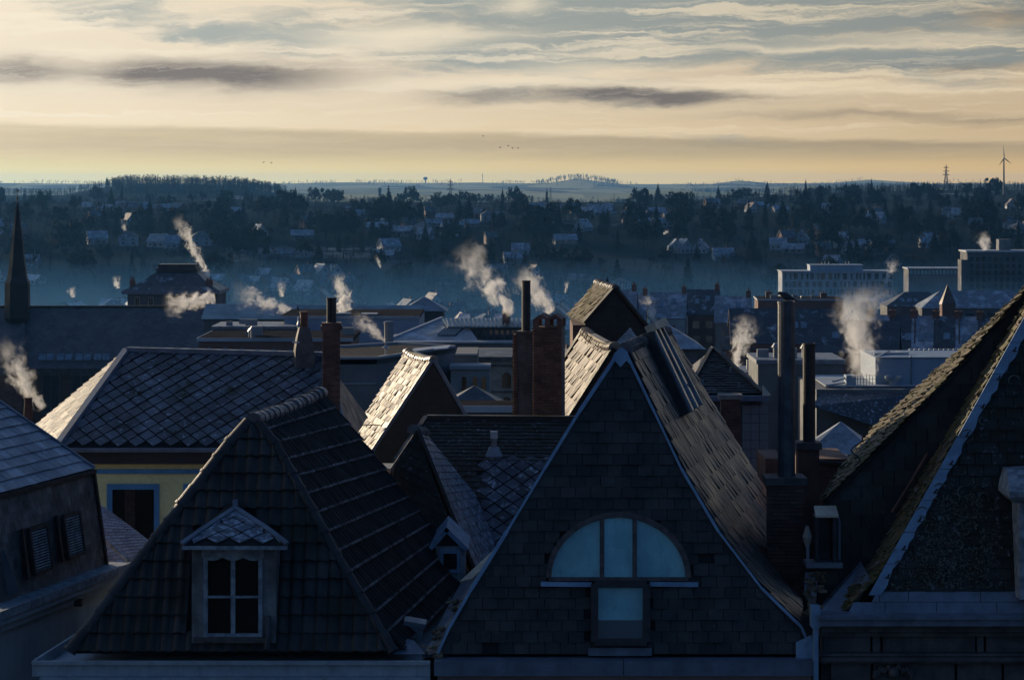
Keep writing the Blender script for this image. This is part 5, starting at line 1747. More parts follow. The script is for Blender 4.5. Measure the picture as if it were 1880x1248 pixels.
# ------------------------------------------------------------------ the town beyond: buildings in their own frame, front face towards -y
def block(name, lab, cat, u, Y, w_, d_, h, roof='gable', rh=3.0, yaw=0.0, wall='cream_far', rmat='roof_far', vbase=None, vtop=None, wins=(), sidew=(), chim=(), sky=(), group=None, over=.25, glass='glass_blue', wframe=None):
    """w_ x d_ x h building, front centre at photo column u and distance Y; vtop = row of the eaves"""
    c = P(u, 0, Y)
    if vtop is not None:
        zb = P(u, vtop, Y).z - h
    else:
        zb = ground_z(c.x, Y)
    t = thing(name, lab, cat, (c.x, Y, zb), yaw, group)
    x0, x1 = -w_ / 2, w_ / 2
    wb = MB()
    wb.bb(x0, x1, 0, d_, -6, h)
    if roof == 'gabley':
        wb.raw([(x0, 0, h), (x1, 0, h), (0, 0, h + rh), (x0, d_, h), (x1, d_, h), (0, d_, h + rh)], [(0, 1, 2), (3, 5, 4)])
    elif roof == 'gable':
        wb.raw([(x0, 0, h), (x0, d_, h), (x0, d_ / 2, h + rh), (x1, 0, h), (x1, d_, h), (x1, d_ / 2, h + rh)], [(0, 2, 1), (3, 4, 5)])
    wb.local('wall', M[wall], t)
    r = MB()
    o = over
    if roof == 'gable':
        s = rh / (d_ / 2)
        r.slab([(x0 - o, -o, h - o * s), (x1 + o, -o, h - o * s), (x1 + o, d_ / 2, h + rh), (x0 - o, d_ / 2, h + rh)], (0, -1, 1), .18)
        r.slab([(x0 - o, d_ + o, h - o * s), (x0 - o, d_ / 2, h + rh), (x1 + o, d_ / 2, h + rh), (x1 + o, d_ + o, h - o * s)], (0, 1, 1), .18)
        front = lambda fx, fz: (x0 + fx * w_, fz * d_ / 2, h + rh * fz)
    elif roof == 'gabley':
        s = rh / (w_ / 2)
        r.slab([(x0 - o, -o, h - o * s), (0, -o, h + rh), (0, d_ + o, h + rh), (x0 - o, d_ + o, h - o * s)], (-1, 0, 1), .18)
        r.slab([(x1 + o, -o, h - o * s), (x1 + o, d_ + o, h - o * s), (0, d_ + o, h + rh), (0, -o, h + rh)], (1, 0, 1), .18)
        front = lambda fx, fz: (x1 - (1 - fx) * .1, d_ * .5, h + .2)
    elif roof == 'hip':
        k = min(w_, d_) / 2
        a, b = (x0 + k, d_ / 2, h + rh), (x1 - k, d_ / 2, h + rh)
        e = [(x0 - o, -o, h), (x1 + o, -o, h), (x1 + o, d_ + o, h), (x0 - o, d_ + o, h)]
        r.raw(e + [a, b], [(0, 1, 5, 4), (1, 2, 5), (2, 3, 4, 5), (3, 0, 4), (0, 3, 2, 1)])
        front = lambda fx, fz: (x0 + fx * w_, fz * d_ / 2, h + rh * fz)
    elif roof == 'flat':
        r.bb(x0 - .12, x1 + .12, -.12, d_ + .12, h + .002, h + .28)
        front = lambda fx, fz: (x0 + fx * w_, fz * d_, h + .28)
    elif roof == 'pyramid':
        r.raw([(x0 - o, -o, h), (x1 + o, -o, h), (x1 + o, d_ + o, h), (x0 - o, d_ + o, h), (0, d_ / 2, h + rh)], [(0, 1, 4), (1, 2, 4), (2, 3, 4), (3, 0, 4), (3, 2, 1, 0)])
        front = lambda fx, fz: (x0 + fx * w_, fz * d_ / 2, h + rh * fz)
    edge = roof == 'flat' and rmat == 'snow'
    ro = r.local('roof', M['felt' if edge else rmat], t)
    if edge:
        MB().bb(x0 - .16, x1 + .16, -.18, -.125, h + .02, h + .31).bb(x0 - .18, x0 - .125, -.124, d_, h + .02, h + .31).local('frosted_edge', M['snow'], t)
    if roof == 'flat' and w_ > 4:
        rv = random.Random(int(u * 7 + Y))
        for _ in range(4):
            xx, yy, s_ = rv.uniform(x0 + .5, x1 - .5), rv.uniform(.5, d_ * .6), rv.uniform(.25, .7)
            if rv.random() < .5:
                MB().lathe((xx, yy, h + .28), [(s_ * .3, 0), (s_ * .3, s_), (s_ * .5, s_ + .02), (s_ * .2, s_ + .3)], 8).local('roof_vent', M['zinc'], t)
            else:
                MB().bb(xx - s_, xx + s_, yy - s_ * .5, yy + s_ * .5, h + .28, h + .4 + s_).local('plant_box', M['concrete_lt'], t)
    for (fx, z, ww, hh) in wins:
        xc = x0 + fx * w_
        if wframe:
            wo_ = MB().bb(xc - ww / 2 - .12, xc + ww / 2 + .12, -.06, .02, z - .12, z + hh + .12).local('window', M[wframe], t)
            MB().bb(xc - ww / 2, xc + ww / 2, -.075, .0, z, z + hh).local('pane', M[glass], wo_)
        else:
            MB().bb(xc - ww / 2, xc + ww / 2, -.05, .02, z, z + hh).local('window', M[glass], t)
    for (sx, fy, z, ww, hh) in sidew:
        yc = fy * d_
        xx = x0 if sx < 0 else x1
        MB().bb(xx - .05, xx + .05, yc - ww / 2, yc + ww / 2, z, z + hh).local('window', M[glass], t)
    for (fx, fy, cw, ch) in chim:
        xx, yy = x0 + fx * w_, fy * d_
        zt = h + (rh if roof != 'flat' else .2)
        co = MB().bb(xx - cw / 2, xx + cw / 2, yy - cw * .4, yy + cw * .4, h - .2, zt + ch).bb(xx - cw / 2 - .06, xx + cw / 2 + .06, yy - cw * .4 - .06, yy + cw * .4 + .06, zt + ch - .2, zt + ch - .05).local('chimney', M['brick_far'], t)
        MB().lathe((xx, yy, zt + ch), [(.14, 0), (.11, .4), (.06, .4)], 7).local('pot', M['terracotta'], co)
    for (fx, fz) in sky:
        p = Vector(front(fx, fz))
        if roof in ('gable', 'hip'):
            n = Vector((0, -rh, d_ / 2)).normalized()
            upv = Vector((0, d_ / 2, rh)).normalized()
            xa = Vector((1, 0, 0))
        else:
            n, upv, xa = UPZ, Vector((0, 1, 0)), Vector((1, 0, 0))
        MB().slab([p + xa * a * .42 + upv * b * .6 + n * .12 for a, b in ((-1, -1), (1, -1), (1, 1), (-1, 1))], n, .16).local('skylight', M['skylight'], t)
    return t


def grid(nx, nz, z0, dz, ww, hh, a=.08, b=.92):
    return [(a + (b - a) * (i + .5) / nx, z0 + j * dz, ww, hh) for j in range(nz) for i in range(nx)]


# ---- church with slate spire
def church():
    Y = 280
    k = Y / F
    t = thing('church', 'long slate-roofed church with sharp dark spire at left edge', 'church', P(160, 700, Y)[:2] + (P(160, 860, Y).z,))
    ze, zr = P(0, 676, Y).z, P(0, 563, 288).z
    xl, xr = P(-160, 0, Y).x, P(418, 0, Y).x
    xr2 = P(398, 0, 288).x
    zb = P(0, 860, Y).z
    r = MB()
    r.raw([(xl, Y - .6, ze), (xr, Y - .6, ze), (xr2, 288, zr), (xl, 288, zr), (xl, 297, ze), (xr, 297, ze)], [(0, 1, 2, 3), (1, 5, 2), (3, 2, 5, 4), (0, 4, 5, 1)])
    r.build('roof', M['church'], t)
    MB().bar((xl, 288, zr), (xr2, 288, zr), .4, .3).build('ridge_cap', M['slate'], t)
    MB().bar((xr, Y - .6, ze), (xr2, 288, zr), .5, .25, (0, -1, 1)).build('hip_cap', M['slate'], t)
    MB().bb(xl, xr - .6, Y, 296, zb, ze - .02).build('wall', M['brickwall'], t)
    MB().bb(xl, xr - .5, Y - .3, Y, ze - .7, ze - .04).build('cornice', M['stone'], t)
    # transept roof at the left edge
    xt = P(58, 0, Y).x
    MB().raw([(xl, 276, ze - .5), (xt, 276, ze - .5), (P(-60, 0, 288).x, 276, zr - .1), (xl, 276, zr - .1), (P(-60, 0, 288).x, 288, zr - .1), (P(44, 0, 287).x, 287.5, zr - .3)], [(0, 1, 2, 3), (1, 5, 4, 2)]).build('transept_roof', M['church'], t)
    MB().bb(xl, xt - .4, 276.2, 280, zb, ze - .55).build('transept_wall', M['brickwall'], t)
    # row of roof lights near the eaves
    for i in range(8):
        u = 78 + i * 15 + (i // 2) * 4
        q = P(u, 657, Y + .2)
        n = Vector((0, -.8, .6))
        upv = Vector((0, .6, .8))
        MB().slab([q + Vector((a * .42, 0, 0)) + upv * b * .45 + n * .25 for a, b in ((-1, -1), (1, -1), (1, 1), (-1, 1))], n, .15).build('roof_light', M['skylight'], t)
    for (u0, u1) in ((76, 112), (130, 168), (186, 222), (240, 276)):
        w_ = window(t, P(u0, 0, Y).x, P(u1, 0, Y).x, P(0, 760, Y).z, P(0, 686, Y).z, Y, M['stone'], M['glass_blue'], .25, 1, dep=.25)
    # spire
    c = P(32, 563, 286)
    k = 286 / F
    MB().lathe((c.x, 286, c.z - 3.4), [(.6, 0), (1.6, 2.0), (1.62, 3.4)], 8, rot=R(22.5)).build('spire_foot', M['spire'], t)
    MB().lathe((c.x, 286, c.z), [(1.6, 0), (1.58, 3.0), (1.3, 3.6), (1.05, 5.2), (.62, 9.2), (.24, 12.0), (.06, 13.0)], 8, rot=R(22.5)).build('spire', M['spire'], t)
    MB().lathe((c.x, 286, c.z + 12.9), [(.05, 0), (.05, .55), (.15, .62), (.15, .75), (.04, .82), (.03, 1.6)], 8).box((c.x + .1, 286, c.z + 14.5), (.26, .05, .2)).build('finial', M['iron'], t)


church()


def mansion():
    Y = 345
    t = thing('mansion', 'dark mansion with concave hipped roof and iron cresting behind the church', 'house', P(315, 560, Y)[:2] + (P(0, 640, Y).z,))
    X = lambda u: P(u, 0, Y).x
    Z = lambda v: P(0, v, Y).z
    zb = Z(640)
    MB().bb(X(234), X(398), Y, Y + 11, zb, Z(538)).build('wall', M['grey_far'], t)
    MB().bb(X(224), X(404), Y - .5, Y + 11.5, Z(540), Z(534)).build('cornice', M['lead'], t)
    prof = [(0, 534), (.28, 526), (.5, 517), (.72, 506), (.86, 497)]
    r = MB()
    vs, fs = [], []
    xa, xb, ya, yb = X(224), X(404), Y - .4, Y + 11.4
    ca, cb, da, db = X(283), X(352), Y + 3.8, Y + 7.2
    for kf, v in ((0, 534), (.3, 526), (.58, 517), (.82, 506), (1, 500)):
        x0, x1, y0, y1 = xa + (ca - xa) * kf, xb + (cb - xb) * kf, ya + (da - ya) * kf, yb + (db - yb) * kf
        z = Z(v)
        vs += [(x0, y0, z), (x1, y0, z), (x1, y1, z), (x0, y1, z)]
    for i in range(4):
        for j in range(4):
            fs.append((i * 4 + j, i * 4 + (j + 1) % 4, i * 4 + 4 + (j + 1) % 4, i * 4 + 4 + j))
    fs.append((16, 17, 18, 19))
    r.raw(vs, fs).build('roof', M['roof_far'], t)
    MB().bb(ca - .3, cb + .3, da - .3, db + .3, Z(500), Z(494)).bb(ca, cb, da, db, Z(494), Z(487)).build('cresting', M['iron'], t)
    for (u0, u1) in ((236, 245), (376, 388)):
        c = MB().bb(X(u0), X(u1), Y + 1, Y + 1.9, Z(540), Z(514)).build('chimney', M['brick_far'], t)
        for f_ in (.25, .7):
            MB().lathe((X(u0) + (X(u1) - X(u0)) * f_, Y + 1.45, Z(514)), [(.13, 0), (.1, .45), (.05, .45)], 7).build('pot', M['terracotta'], c)
    for u in (252, 277, 310, 345, 370):
        window(t, X(u - 5), X(u + 5), Z(562), Z(545), Y, M['stone_lt'], M['glass_dark'], .12, 1)


mansion()

# ---- mid town landmarks
def cladded():
    Y = 240
    t = thing('clad_hall', 'large pale blue metal-clad hall with flat roof left of the slim steel flue', 'building', P(645, 630, Y)[:2] + (P(0, 700, Y).z,))
    X = lambda u, y=Y: P(u, 0, y).x
    Z = lambda v, y=Y: P(0, v, y).z
    MB().bb(X(522), X(770), Y, Y + 14, Z(700), Z(585)).build('wall', M['cladding'], t)
    MB().raw([(X(513), Y + 6, Z(700)), (X(513), Y + 6, Z(585)), (X(522), Y, Z(585)), (X(522), Y, Z(700))], [(0, 1, 2, 3)]).build('end_wall', M['concrete_lt'], t)
    MB().bb(X(512), X(770), Y - .05, Y + 14, Z(584.5), Z(581)).build('roof', M['felt'], t)
    MB().bb(X(511), X(771), Y - .12, Y - .055, Z(585), Z(580)).build('parapet', M['snow'], t)
    for i in range(1, 9):
        u = 522 + 248 * i / 9
        MB().bb(X(u) - .04, X(u) + .04, Y - .05, Y + .01, Z(640), Z(585)).build('cladding_seam', M['cladding'], t)
    MB().bb(X(600), X(640), Y + 2, Y + 4, Z(580), Z(577)).bb(X(660), X(690), Y + 2, Y + 4, Z(580), Z(578)).build('rooflight', M['snow'], t)


cladded()


def slate_hall():
    Y = 212
    t = thing('slate_hall', 'long grey hall with sloping slate end, glazed strip and row of attic windows', 'building', P(830, 640, Y)[:2] + (P(0, 720, Y).z,))
    X = lambda u, y=Y: P(u, 0, y).x
    Z = lambda v, y=Y: P(0, v, y).z
    MB().raw([P(706, 628, Y), P(880, 628, Y), P(860, 600, Y + 5), P(812, 584, Y + 9)], [(0, 1, 2, 3)]).build('end_slope', M['roof_frost'], t)
    MB().bar(P(704, 627, Y), P(812, 583, Y + 9), .3, .2).build('verge', M['snow'], t)
    MB().slab([P(822, 600, Y + 4), P(960, 600, Y + 4), P(960, 584, Y + 7), P(812, 584, Y + 7)], (0, -1, 1), .2).build('metal_roof', M['teal_roof'], t)
    for i in range(18):
        a, b = P(824 + i * 8, 599, Y + 3.9), P(820 + i * 8, 585, Y + 6.9)
        MB().bar(a, b, .06, .1, (0, -1, 1), .05).build('roof_seam', M['zinc'], t)
    MB().bb(X(860, Y + 4.5), X(960, Y + 4.5), Y + 4.5, Y + 8, Z(640), Z(600, Y + 4.5)).build('attic_wall', M['grey_far'], t)
    for i in range(9):
        u = 866 + i * 10.5
        MB().bb(X(u), X(u + 6), Y + 4.4, Y + 4.5, Z(622, Y + 4.4), Z(606, Y + 4.4)).build('window', M['glass_blue'], t)
    MB().bb(X(712), X(960), Y - .5, Y + 12, Z(720), Z(629)).build('wall', M['concrete'], t)
    MB().bb(X(706), X(960), Y - .7, Y + .2, Z(629), Z(626)).build('gutter', M['snow'], t)
    # glazed strip
    for i in range(7):
        u = 803 + i * 5
        MB().bar(P(u, 616, Y + 2), P(u + 14, 604, Y + 4.4), .1, .12, (0, -1, 1), .12).build('glazing_bar', M['white_far'], t)
    MB().slab([P(800, 617, Y + 1.9), P(838, 617, Y + 1.9), P(852, 603, Y + 4.4), P(816, 603, Y + 4.4)], (0, -1, 1), .1).build('glazing', M['glass_blue'], t)
    for u in (840, 905):
        MB().slab([P(u, 584, Y + 7), P(u + 24, 584, Y + 7), P(u + 22, 576, Y + 9), P(u + 4, 575, Y + 9)], (0, -1, 1), .1).build('roof_hatch', M['snow'], t)
    c = MB().bb(X(922), X(936), Y + 5, Y + 6, Z(602), Z(576)).build('chimney', M['brick_far'], t)


slate_hall()


def concrete_block():
    Y = 128
    t = thing('concrete_block', 'flat-roofed grey concrete building with gravel roof and white edging', 'building', P(730, 720, Y)[:2] + (P(0, 800, Y).z,))
    X = lambda u, y=Y: P(u, 0, y).x
    Z = lambda v, y=Y: P(0, v, y).z
    zt = Z(659)
    zb = Z(820)
    pts = [P(610, 659, Y), P(692, 659, Y), P(846, 637, Y), P(728, 633, Y)]
    A, B = Vector((X(600), Y, zt)), Vector((X(692), Y, zt))
    Yc = Y * (659 - CV) / (638 - CV)
    C = Vector((P(834, 0, Yc).x, Yc, zt)); D = Vector((P(728, 0, Yc + 3).x, Yc + 3, zt)); E = Vector((X(600), Yc, zt))
    MB().slab([A, B, C, D, E], UPZ, .3).build('roof', M['gravel'], t)
    w_ = MB()
    for a, b in ((A, B), (B, C)):
        n = Vector((b.y - a.y, -(b.x - a.x), 0)).normalized()
        w_.slab([a, b, Vector((b.x, b.y, zb)), Vector((a.x, a.y, zb))], n, .3)
    w_.build('wall', M['concrete'], t)
    e = MB()
    for a, b in ((A, B), (B, C), (C, D), (D, E)):
        e.bar(a, b, .18, .14, UPZ, .07)
    e.build('roof_edge', M['white_far'], t)
    MB().bar((X(600), Y - .03, Z(704)), (X(690), Y - .03, Z(704)), .1, .07).build('string_course', M['white_far'], t)
    MB().lathe(P(708, 655, Y + 2), [(.35, 0), (.28, .05), (.28, .08), (.05, .1), (.05, .5), (.22, .52), (.1, .6), (.04, .62), (.04, 1.0)], 10).build('roof_vent', M['chrome'], t)
    q = P(790, 648, Y + 6)
    MB().slab([q + Vector(a) for a in ((-1.2, 0, .1), (1, 0, .3), (1.2, 1.2, .4), (-1, 1.2, .2))], UPZ, .08).build('roof_sheet', M['snow'], t)
    # lower wing with windows
    MB().bar(P(826, 672, Y + 6), P(901, 672, Y + 6), 2, .2).build('wing_roof', M['white_far'], t)
    MB().bb(P(828, 0, Y + 6).x, P(900, 0, Y + 6).x, Y + 5.2, Y + 9, zb, P(0, 675, Y + 6).z).build('wing_wall', M['concrete_lt'], t)
    for u in (848, 868, 884):
        MB().bb(P(u, 0, Y + 5).x, P(u + 8, 0, Y + 5).x, Y + 5.1, Y + 5.3, P(0, 722, Y + 5).z, P(0, 692, Y + 5).z).build('window', M['glass_dark'], t)
    MB().bb(P(836, 0, Y + 14).x, P(876, 0, Y + 14).x, Y + 14, Y + 20, zb, P(0, 650, Y + 14).z).build('rear_wing', M['concrete'], t)
    MB().bb(P(835, 0, Y + 13.9).x, P(877, 0, Y + 13.9).x, Y + 13.9, Y + 14, P(0, 652, Y + 14).z, P(0, 649, Y + 14).z).build('rear_edge', M['white_far'], t)


concrete_block()


def arch_facade():
    Y = 165
    t = thing('arched_facade', 'cream facade with two tiers of round-arched windows behind the brick chimneys', 'building', P(905, 740, Y)[:2] + (P(0, 800, Y).z,))
    X = lambda u, y=Y: P(u, 0, y).x
    Z = lambda v, y=Y: P(0, v, y).z
    MB().bb(X(872), X(990), Y, Y + 9, Z(820), Z(662)).build('wall', M['stone_lt'], t)
    MB().bb(X(868), X(992), Y - .25, Y + 9.2, Z(662), Z(655)).bb(X(870), X(992), Y - .12, Y, Z(672), Z(669)).bb(X(870), X(992), Y - .1, Y, Z(720), Z(717)).build('cornice', M['stone'], t)
    MB().slab([P(866, 655, Y - .2), P(992, 655, Y - .2), P(985, 640, Y + 5), P(875, 640, Y + 5)], (0, -1, 1), .15).build('roof', M['roof_far'], t)
    for u in (889, 930, 968):
        for (va, vb) in ((712, 684), (750, 728)):
            w_, n = .32, 8
            x, z0, z1 = X(u), Z(va), Z(vb)
            pts = [(x - w_, z0), (x + w_, z0)] + [(x + w_ * math.cos(math.pi * i / n), z1 - w_ + w_ * math.sin(math.pi * i / n)) for i in range(n + 1)]
            wo_ = MB().slab([Vector((a, Y - .03, b)) for a, b in pts], (0, -1, 0), .05).build('window', M['glass_dark'], t)
            MB().bb(x - .03, x + .03, Y - .05, Y - .025, z0, z1 - .02).build('glazing_bar', M['oldwood'], wo_)


arch_facade()

block('low_brick_range', 'long low brown range with white frosted parapet below the pale clad hall', 'building', 505, 195, 13, 10, 6, 'flat', wall='brick_far', rmat='snow', vtop=627)
block('teal_shed', 'low shed with ribbed blue-green metal roof left of the pale clad hall', 'shed', 455, 258, 10, 8, 5, 'gable', 1.4, wall='grey_far', rmat='teal_roof', vtop=584, wins=grid(4, 1, 2.5, 1, 1.0, 1.6))
block('dark_range', 'dim grey range with tall windows behind the church gable', 'building', 470, 236, 9, 8, 7, 'flat', wall='grey_far', rmat='lead', vtop=604, wins=grid(4, 1, 4.2, 1, .8, 1.5), wframe='stone_lt')
block('pavilion', 'square pavilion with shallow pyramid roof beyond the clad hall', 'building', 778, 268, 4.6, 4.6, 6, 'pyramid', 1.6, wall='grey_far', rmat='roof_frost', vtop=571, over=.5)
block('teal_range', 'blue-green ribbed roof peeping over the clad hall', 'shed', 650, 262, 15, 6, 5, 'gable', 1.2, wall='grey_far', rmat='teal_roof', vtop=582)
block('small_hip_house', 'small slate hip roof right of the gold tiled house', 'house', 870, 105, 2.6, 2.6, 5, 'hip', .9, wall='concrete_lt', rmat='roof_far', vtop=748)
block('flat_annex', 'frosted flat roof beside the gold tiled house', 'shed', 900, 100, 3.2, 2.5, 4, 'flat', wall='concrete', rmat='snow', vtop=757)
block('hip_house', 'grey hip roof with white gutter just behind the brown tiled slope', 'house', 1222, 92, 2.6, 4, 6, 'hip', 1.0, wall='concrete', rmat='roof_frost', vtop=640, over=.3)
# slim steel flue
tf = thing('steel_flue', 'short grey steel flue with flat cap before the clad hall', 'chimney', P(714, 640, 208))
MB().lathe(P(714, 626, 208), [(.42, -1.5), (.42, 1.55), (.46, 1.56), (.46, 1.75)], 12).build('pipe', M['concrete_lt'], tf)
MB().lathe(P(714, 592, 208), [(.3, 0), (.46, .05), (.3, .12)], 12).build('cap', M['lead'], tf)
tf = thing('thin_flue', 'thin white flue pipe smoking beside the sloping slate hall', 'chimney', P(709, 640, 190))
MB().lathe(P(709, 640, 190), [(.1, -1), (.1, .5), (.12, .5), (.12, .56)], 8).build('pipe', M['white_far'], tf)
MB().lathe(P(709, 640, 190) + Vector((0, 0, .56)), [(.05, 0), (.16, .06), (.03, .2)], 8).build('cowl', M['white_far'], tf)

# ---- terrace with white fronts and roof windows (right of the tall gable)
tw = grid(2, 2, 1.2, 2.7, 1.2, 1.3)
for i, (u, vt, wdt, yw, lab, wl) in enumerate((
        (1128, 578, 7, -.12, 'terraced house with blue frosted roof just right of the tall mossy gable', 'white_far'),
        (1225, 582, 6.2, -.12, 'white-fronted terraced house with big dark upper window beyond the brown slope', 'white_far'),
        (1290, 576, 5.5, -.12, 'brown-fronted terraced house next to the white-fronted one', 'brick_far'),
        (1345, 590, 6, -.12, 'pale terraced house with low front annex at the terrace end', 'cream_far'),
        (1160, 585, 4.6, -.12, 'slim white terraced house left of the big dark upper window', 'white_far'))):
    block('terraced_house', lab, 'house', u, 400 + (i % 3) * 6, wdt, 9, 6.5, 'gable', 4.2, yw, wl, 'roof_frost' if i != 2 else 'roof_far', vtop=vt, wins=[(.5, 3.2, 2.6, 1.7), (.28, .6, 1.1, 1.5), (.72, .6, 1.1, 1.5)] if i == 1 else tw, sky=((.3, .5), (.65, .62)), chim=((.95, .5, .8, 1.0),), group='terrace beyond the brown slope', wframe='grey_far' if i == 1 else None)
block('gable_annex', 'low slate-roofed annex in front of the pale terrace', 'house', 1390, 330, 9, 8, 5, 'gable', 3, -.14, 'brick_far', 'roof_far', vtop=640, wins=grid(3, 1, 2, 1, .8, 1.6), sky=((.5, .5),))
block('frosty_brick_house', 'brick building with frosted flat roof above the tall grey pipe', 'building', 1470, 430, 16, 12, 7, 'flat', wall='brick_far', rmat='snow', vtop=552, wins=grid(5, 1, 3.5, 1, 1.0, 1.6), chim=((.15, .5, 1.2, 1.2), (.8, .5, 1.2, 1.0)), yaw=-.05)
block('long_slate_house', 'long dark slate roof with paired roof windows behind the tall pipe', 'house', 1440, 330, 15, 10, 6, 'gable', 4.6, -.04, 'brick_far', 'roof_far', vtop=628, wins=grid(6, 1, 2.5, 1, .8, 2.0), sky=((.62, .5), (.7, .5)))
block('brick_row_house', 'brown brick house with slanted grey roof under the biggest smoke plume', 'house', 1565, 285, 11, 9, 6, 'gable', 3.6, -.2, 'brick_far', 'roof_far', vtop=645, wins=grid(5, 1, 2.6, 1, .7, 2.0), sky=((.3, .5),))
# row of pitched roofs divided by party walls
for i in range(6):
    u = 1615 + i * 41
    o = block('row_house', ['leftmost slate roof of the stepped row', 'second slate roof of the stepped row from left', 'third slate roof of the stepped row, two roof windows', 'fourth slate roof of the stepped row', 'fifth slate roof of the stepped row from left', 'rightmost slate roof of the stepped row'][i] + ' behind the steel roof', 'house', u, 300 - i * .6, 2.95, 8.5, 6, 'gable', 4.2, -.2, 'brick_far', 'roof_far' if i % 2 else 'roof_frost', vtop=640 + i * .9, sky=((.35, .35), (.75, .35)) if i in (1, 2, 4) else ((.5, .4),), chim=((.02, .5, .9, .7),), group='stepped row of slate houses')
    MB().slab([(1.5, -.3, 5.6), (1.72, -.3, 5.6), (1.72, 4.25, 10.6), (1.5, 4.25, 10.6)], (0, -1, 1), .5).local('party_wall', M['stone'], o)
block('arcade_roof', 'long mansard with row of dark arched dormers at right', 'building', 1800, 470, 24, 9, 6, 'hip', 3.4, 0, 'grey_far', 'roof_frost', vtop=566, wins=grid(9, 1, 3.0, 1, 1.6, 2.0))
block('red_pyramid_tower', 'small tower with faded red pyramid roof', 'tower', 1742, 440, 2.6, 2.6, 6, 'pyramid', 3.9, 0, 'brick_far', 'roof_red', vtop=559, over=.1)
block('wide_low_roof', 'wide low slate roof with pale roof windows left of the red pyramid', 'house', 1690, 480, 14, 9, 5, 'hip', 2.8, 0, 'grey_far', 'roof_far', vtop=562, sky=((.25, .4), (.35, .4), (.45, .4), (.7, .4), (.8, .4)))


# ---- white modern block, offices at right
def modern():
    Y = 930
    X = lambda u, y=Y: P(u, 0, y).x
    Z = lambda v, y=Y: P(0, v, y).z
    t = thing('white_modern_block', 'long white modern block with recessed top storey and dark windows', 'building', P(1540, 545, Y)[:2] + (Z(552),))
    MB().bb(X(1436), X(1640), Y, Y + 14, Z(556), Z(499)).build('wall', M['white_far'], t)
    MB().bb(X(1489), X(1586), Y + 3, Y + 12, Z(499), Z(488)).build('top_storey', M['cladding'], t)
    MB().bb(X(1434), X(1490), Y - .3, Y + 14, Z(499), Z(497.4)).bb(X(1585), X(1641), Y - .3, Y + 14, Z(499), Z(497.4)).build('parapet', M['snow'], t)
    MB().bb(X(1488), X(1587), Y + 2.8, Y + 12, Z(488), Z(486.6)).build('roof_edge', M['snow'], t)
    rnd = random.Random(3)
    for (v0, v1) in ((513, 502), (527, 517), (541, 531)):
        u = 1440
        while u < 1634:
            wd = rnd.choice((3, 3, 6, 7))
            MB().bb(X(u), X(u + wd), Y - .1, Y + .1, Z(v0), Z(v1)).build('window', M['glass_dark'], t)
            u += wd + rnd.choice((3, 4, 7))
    for u in (1512, 1518, 1525, 1556, 1562):
        MB().bb(X(u), X(u + 1.5), Y + 6, Y + 6.5, Z(487), Z(481)).build('roof_vent', M['white_far'], t)
    Y2 = 940
    t = thing('glazed_low_office', 'low office with glazed storey under frosted flat roof right of white block', 'building', P(1715, 525, Y2)[:2] + (P(0, 535, Y2).z,))
    X2 = lambda u: P(u, 0, Y2).x
    Z2 = lambda v: P(0, v, Y2).z
    MB().bb(X2(1668), X2(1766), Y2, Y2 + 12, Z2(545), Z2(494)).build('wall', M['grey_far'], t)
    MB().bb(X2(1666), X2(1768), Y2 - .6, Y2 + 12, Z2(494), Z2(491.8)).build('roof', M['snow'], t)
    for i in range(14):
        MB().bb(X2(1671 + i * 6.7), X2(1675.5 + i * 6.7), Y2 - .1, Y2 + .1, Z2(503), Z2(496)).build('window', M['glass_pale'], t)
        MB().bb(X2(1671 + i * 6.7), X2(1675 + i * 6.7), Y2 - .1, Y2 + .1, Z2(519), Z2(510)).build('lower_window', M['glass_blue'], t)
    Y3 = 880
    t = thing('dark_concrete_office', 'dark concrete office slab with frosted flat roof at right edge', 'building', P(1850, 525, Y3)[:2] + (P(0, 540, Y3).z,))
    X3 = lambda u: P(u, 0, Y3).x
    Z3 = lambda v: P(0, v, Y3).z
    MB().bb(X3(1776), X3(1960), Y3, Y3 + 14, Z3(548), Z3(463)).build('wall', M['grey_far'], t)
    MB().bb(X3(1773), X3(1962), Y3 - .8, Y3 + 14, Z3(463), Z3(460)).build('roof', M['snow'], t)
    MB().bb(X3(1764), X3(1776), Y3 - 1, Y3 + 6, Z3(548), Z3(477)).build('stair_wing', M['grey_far'], t)
    MB().bb(X3(1838), X3(1860), Y3 + 4, Y3 + 9, Z3(460), Z3(440)).build('plant_room', M['concrete'], t)
    for r_ in range(5):
        for i in range(16):
            MB().bb(X3(1781 + i * 11), X3(1787 + i * 11), Y3 - .1, Y3 + .1, Z3(480 + r_ * 12.5), Z3(472 + r_ * 12.5)).build('window', M['glass_dark'], t)


modern()


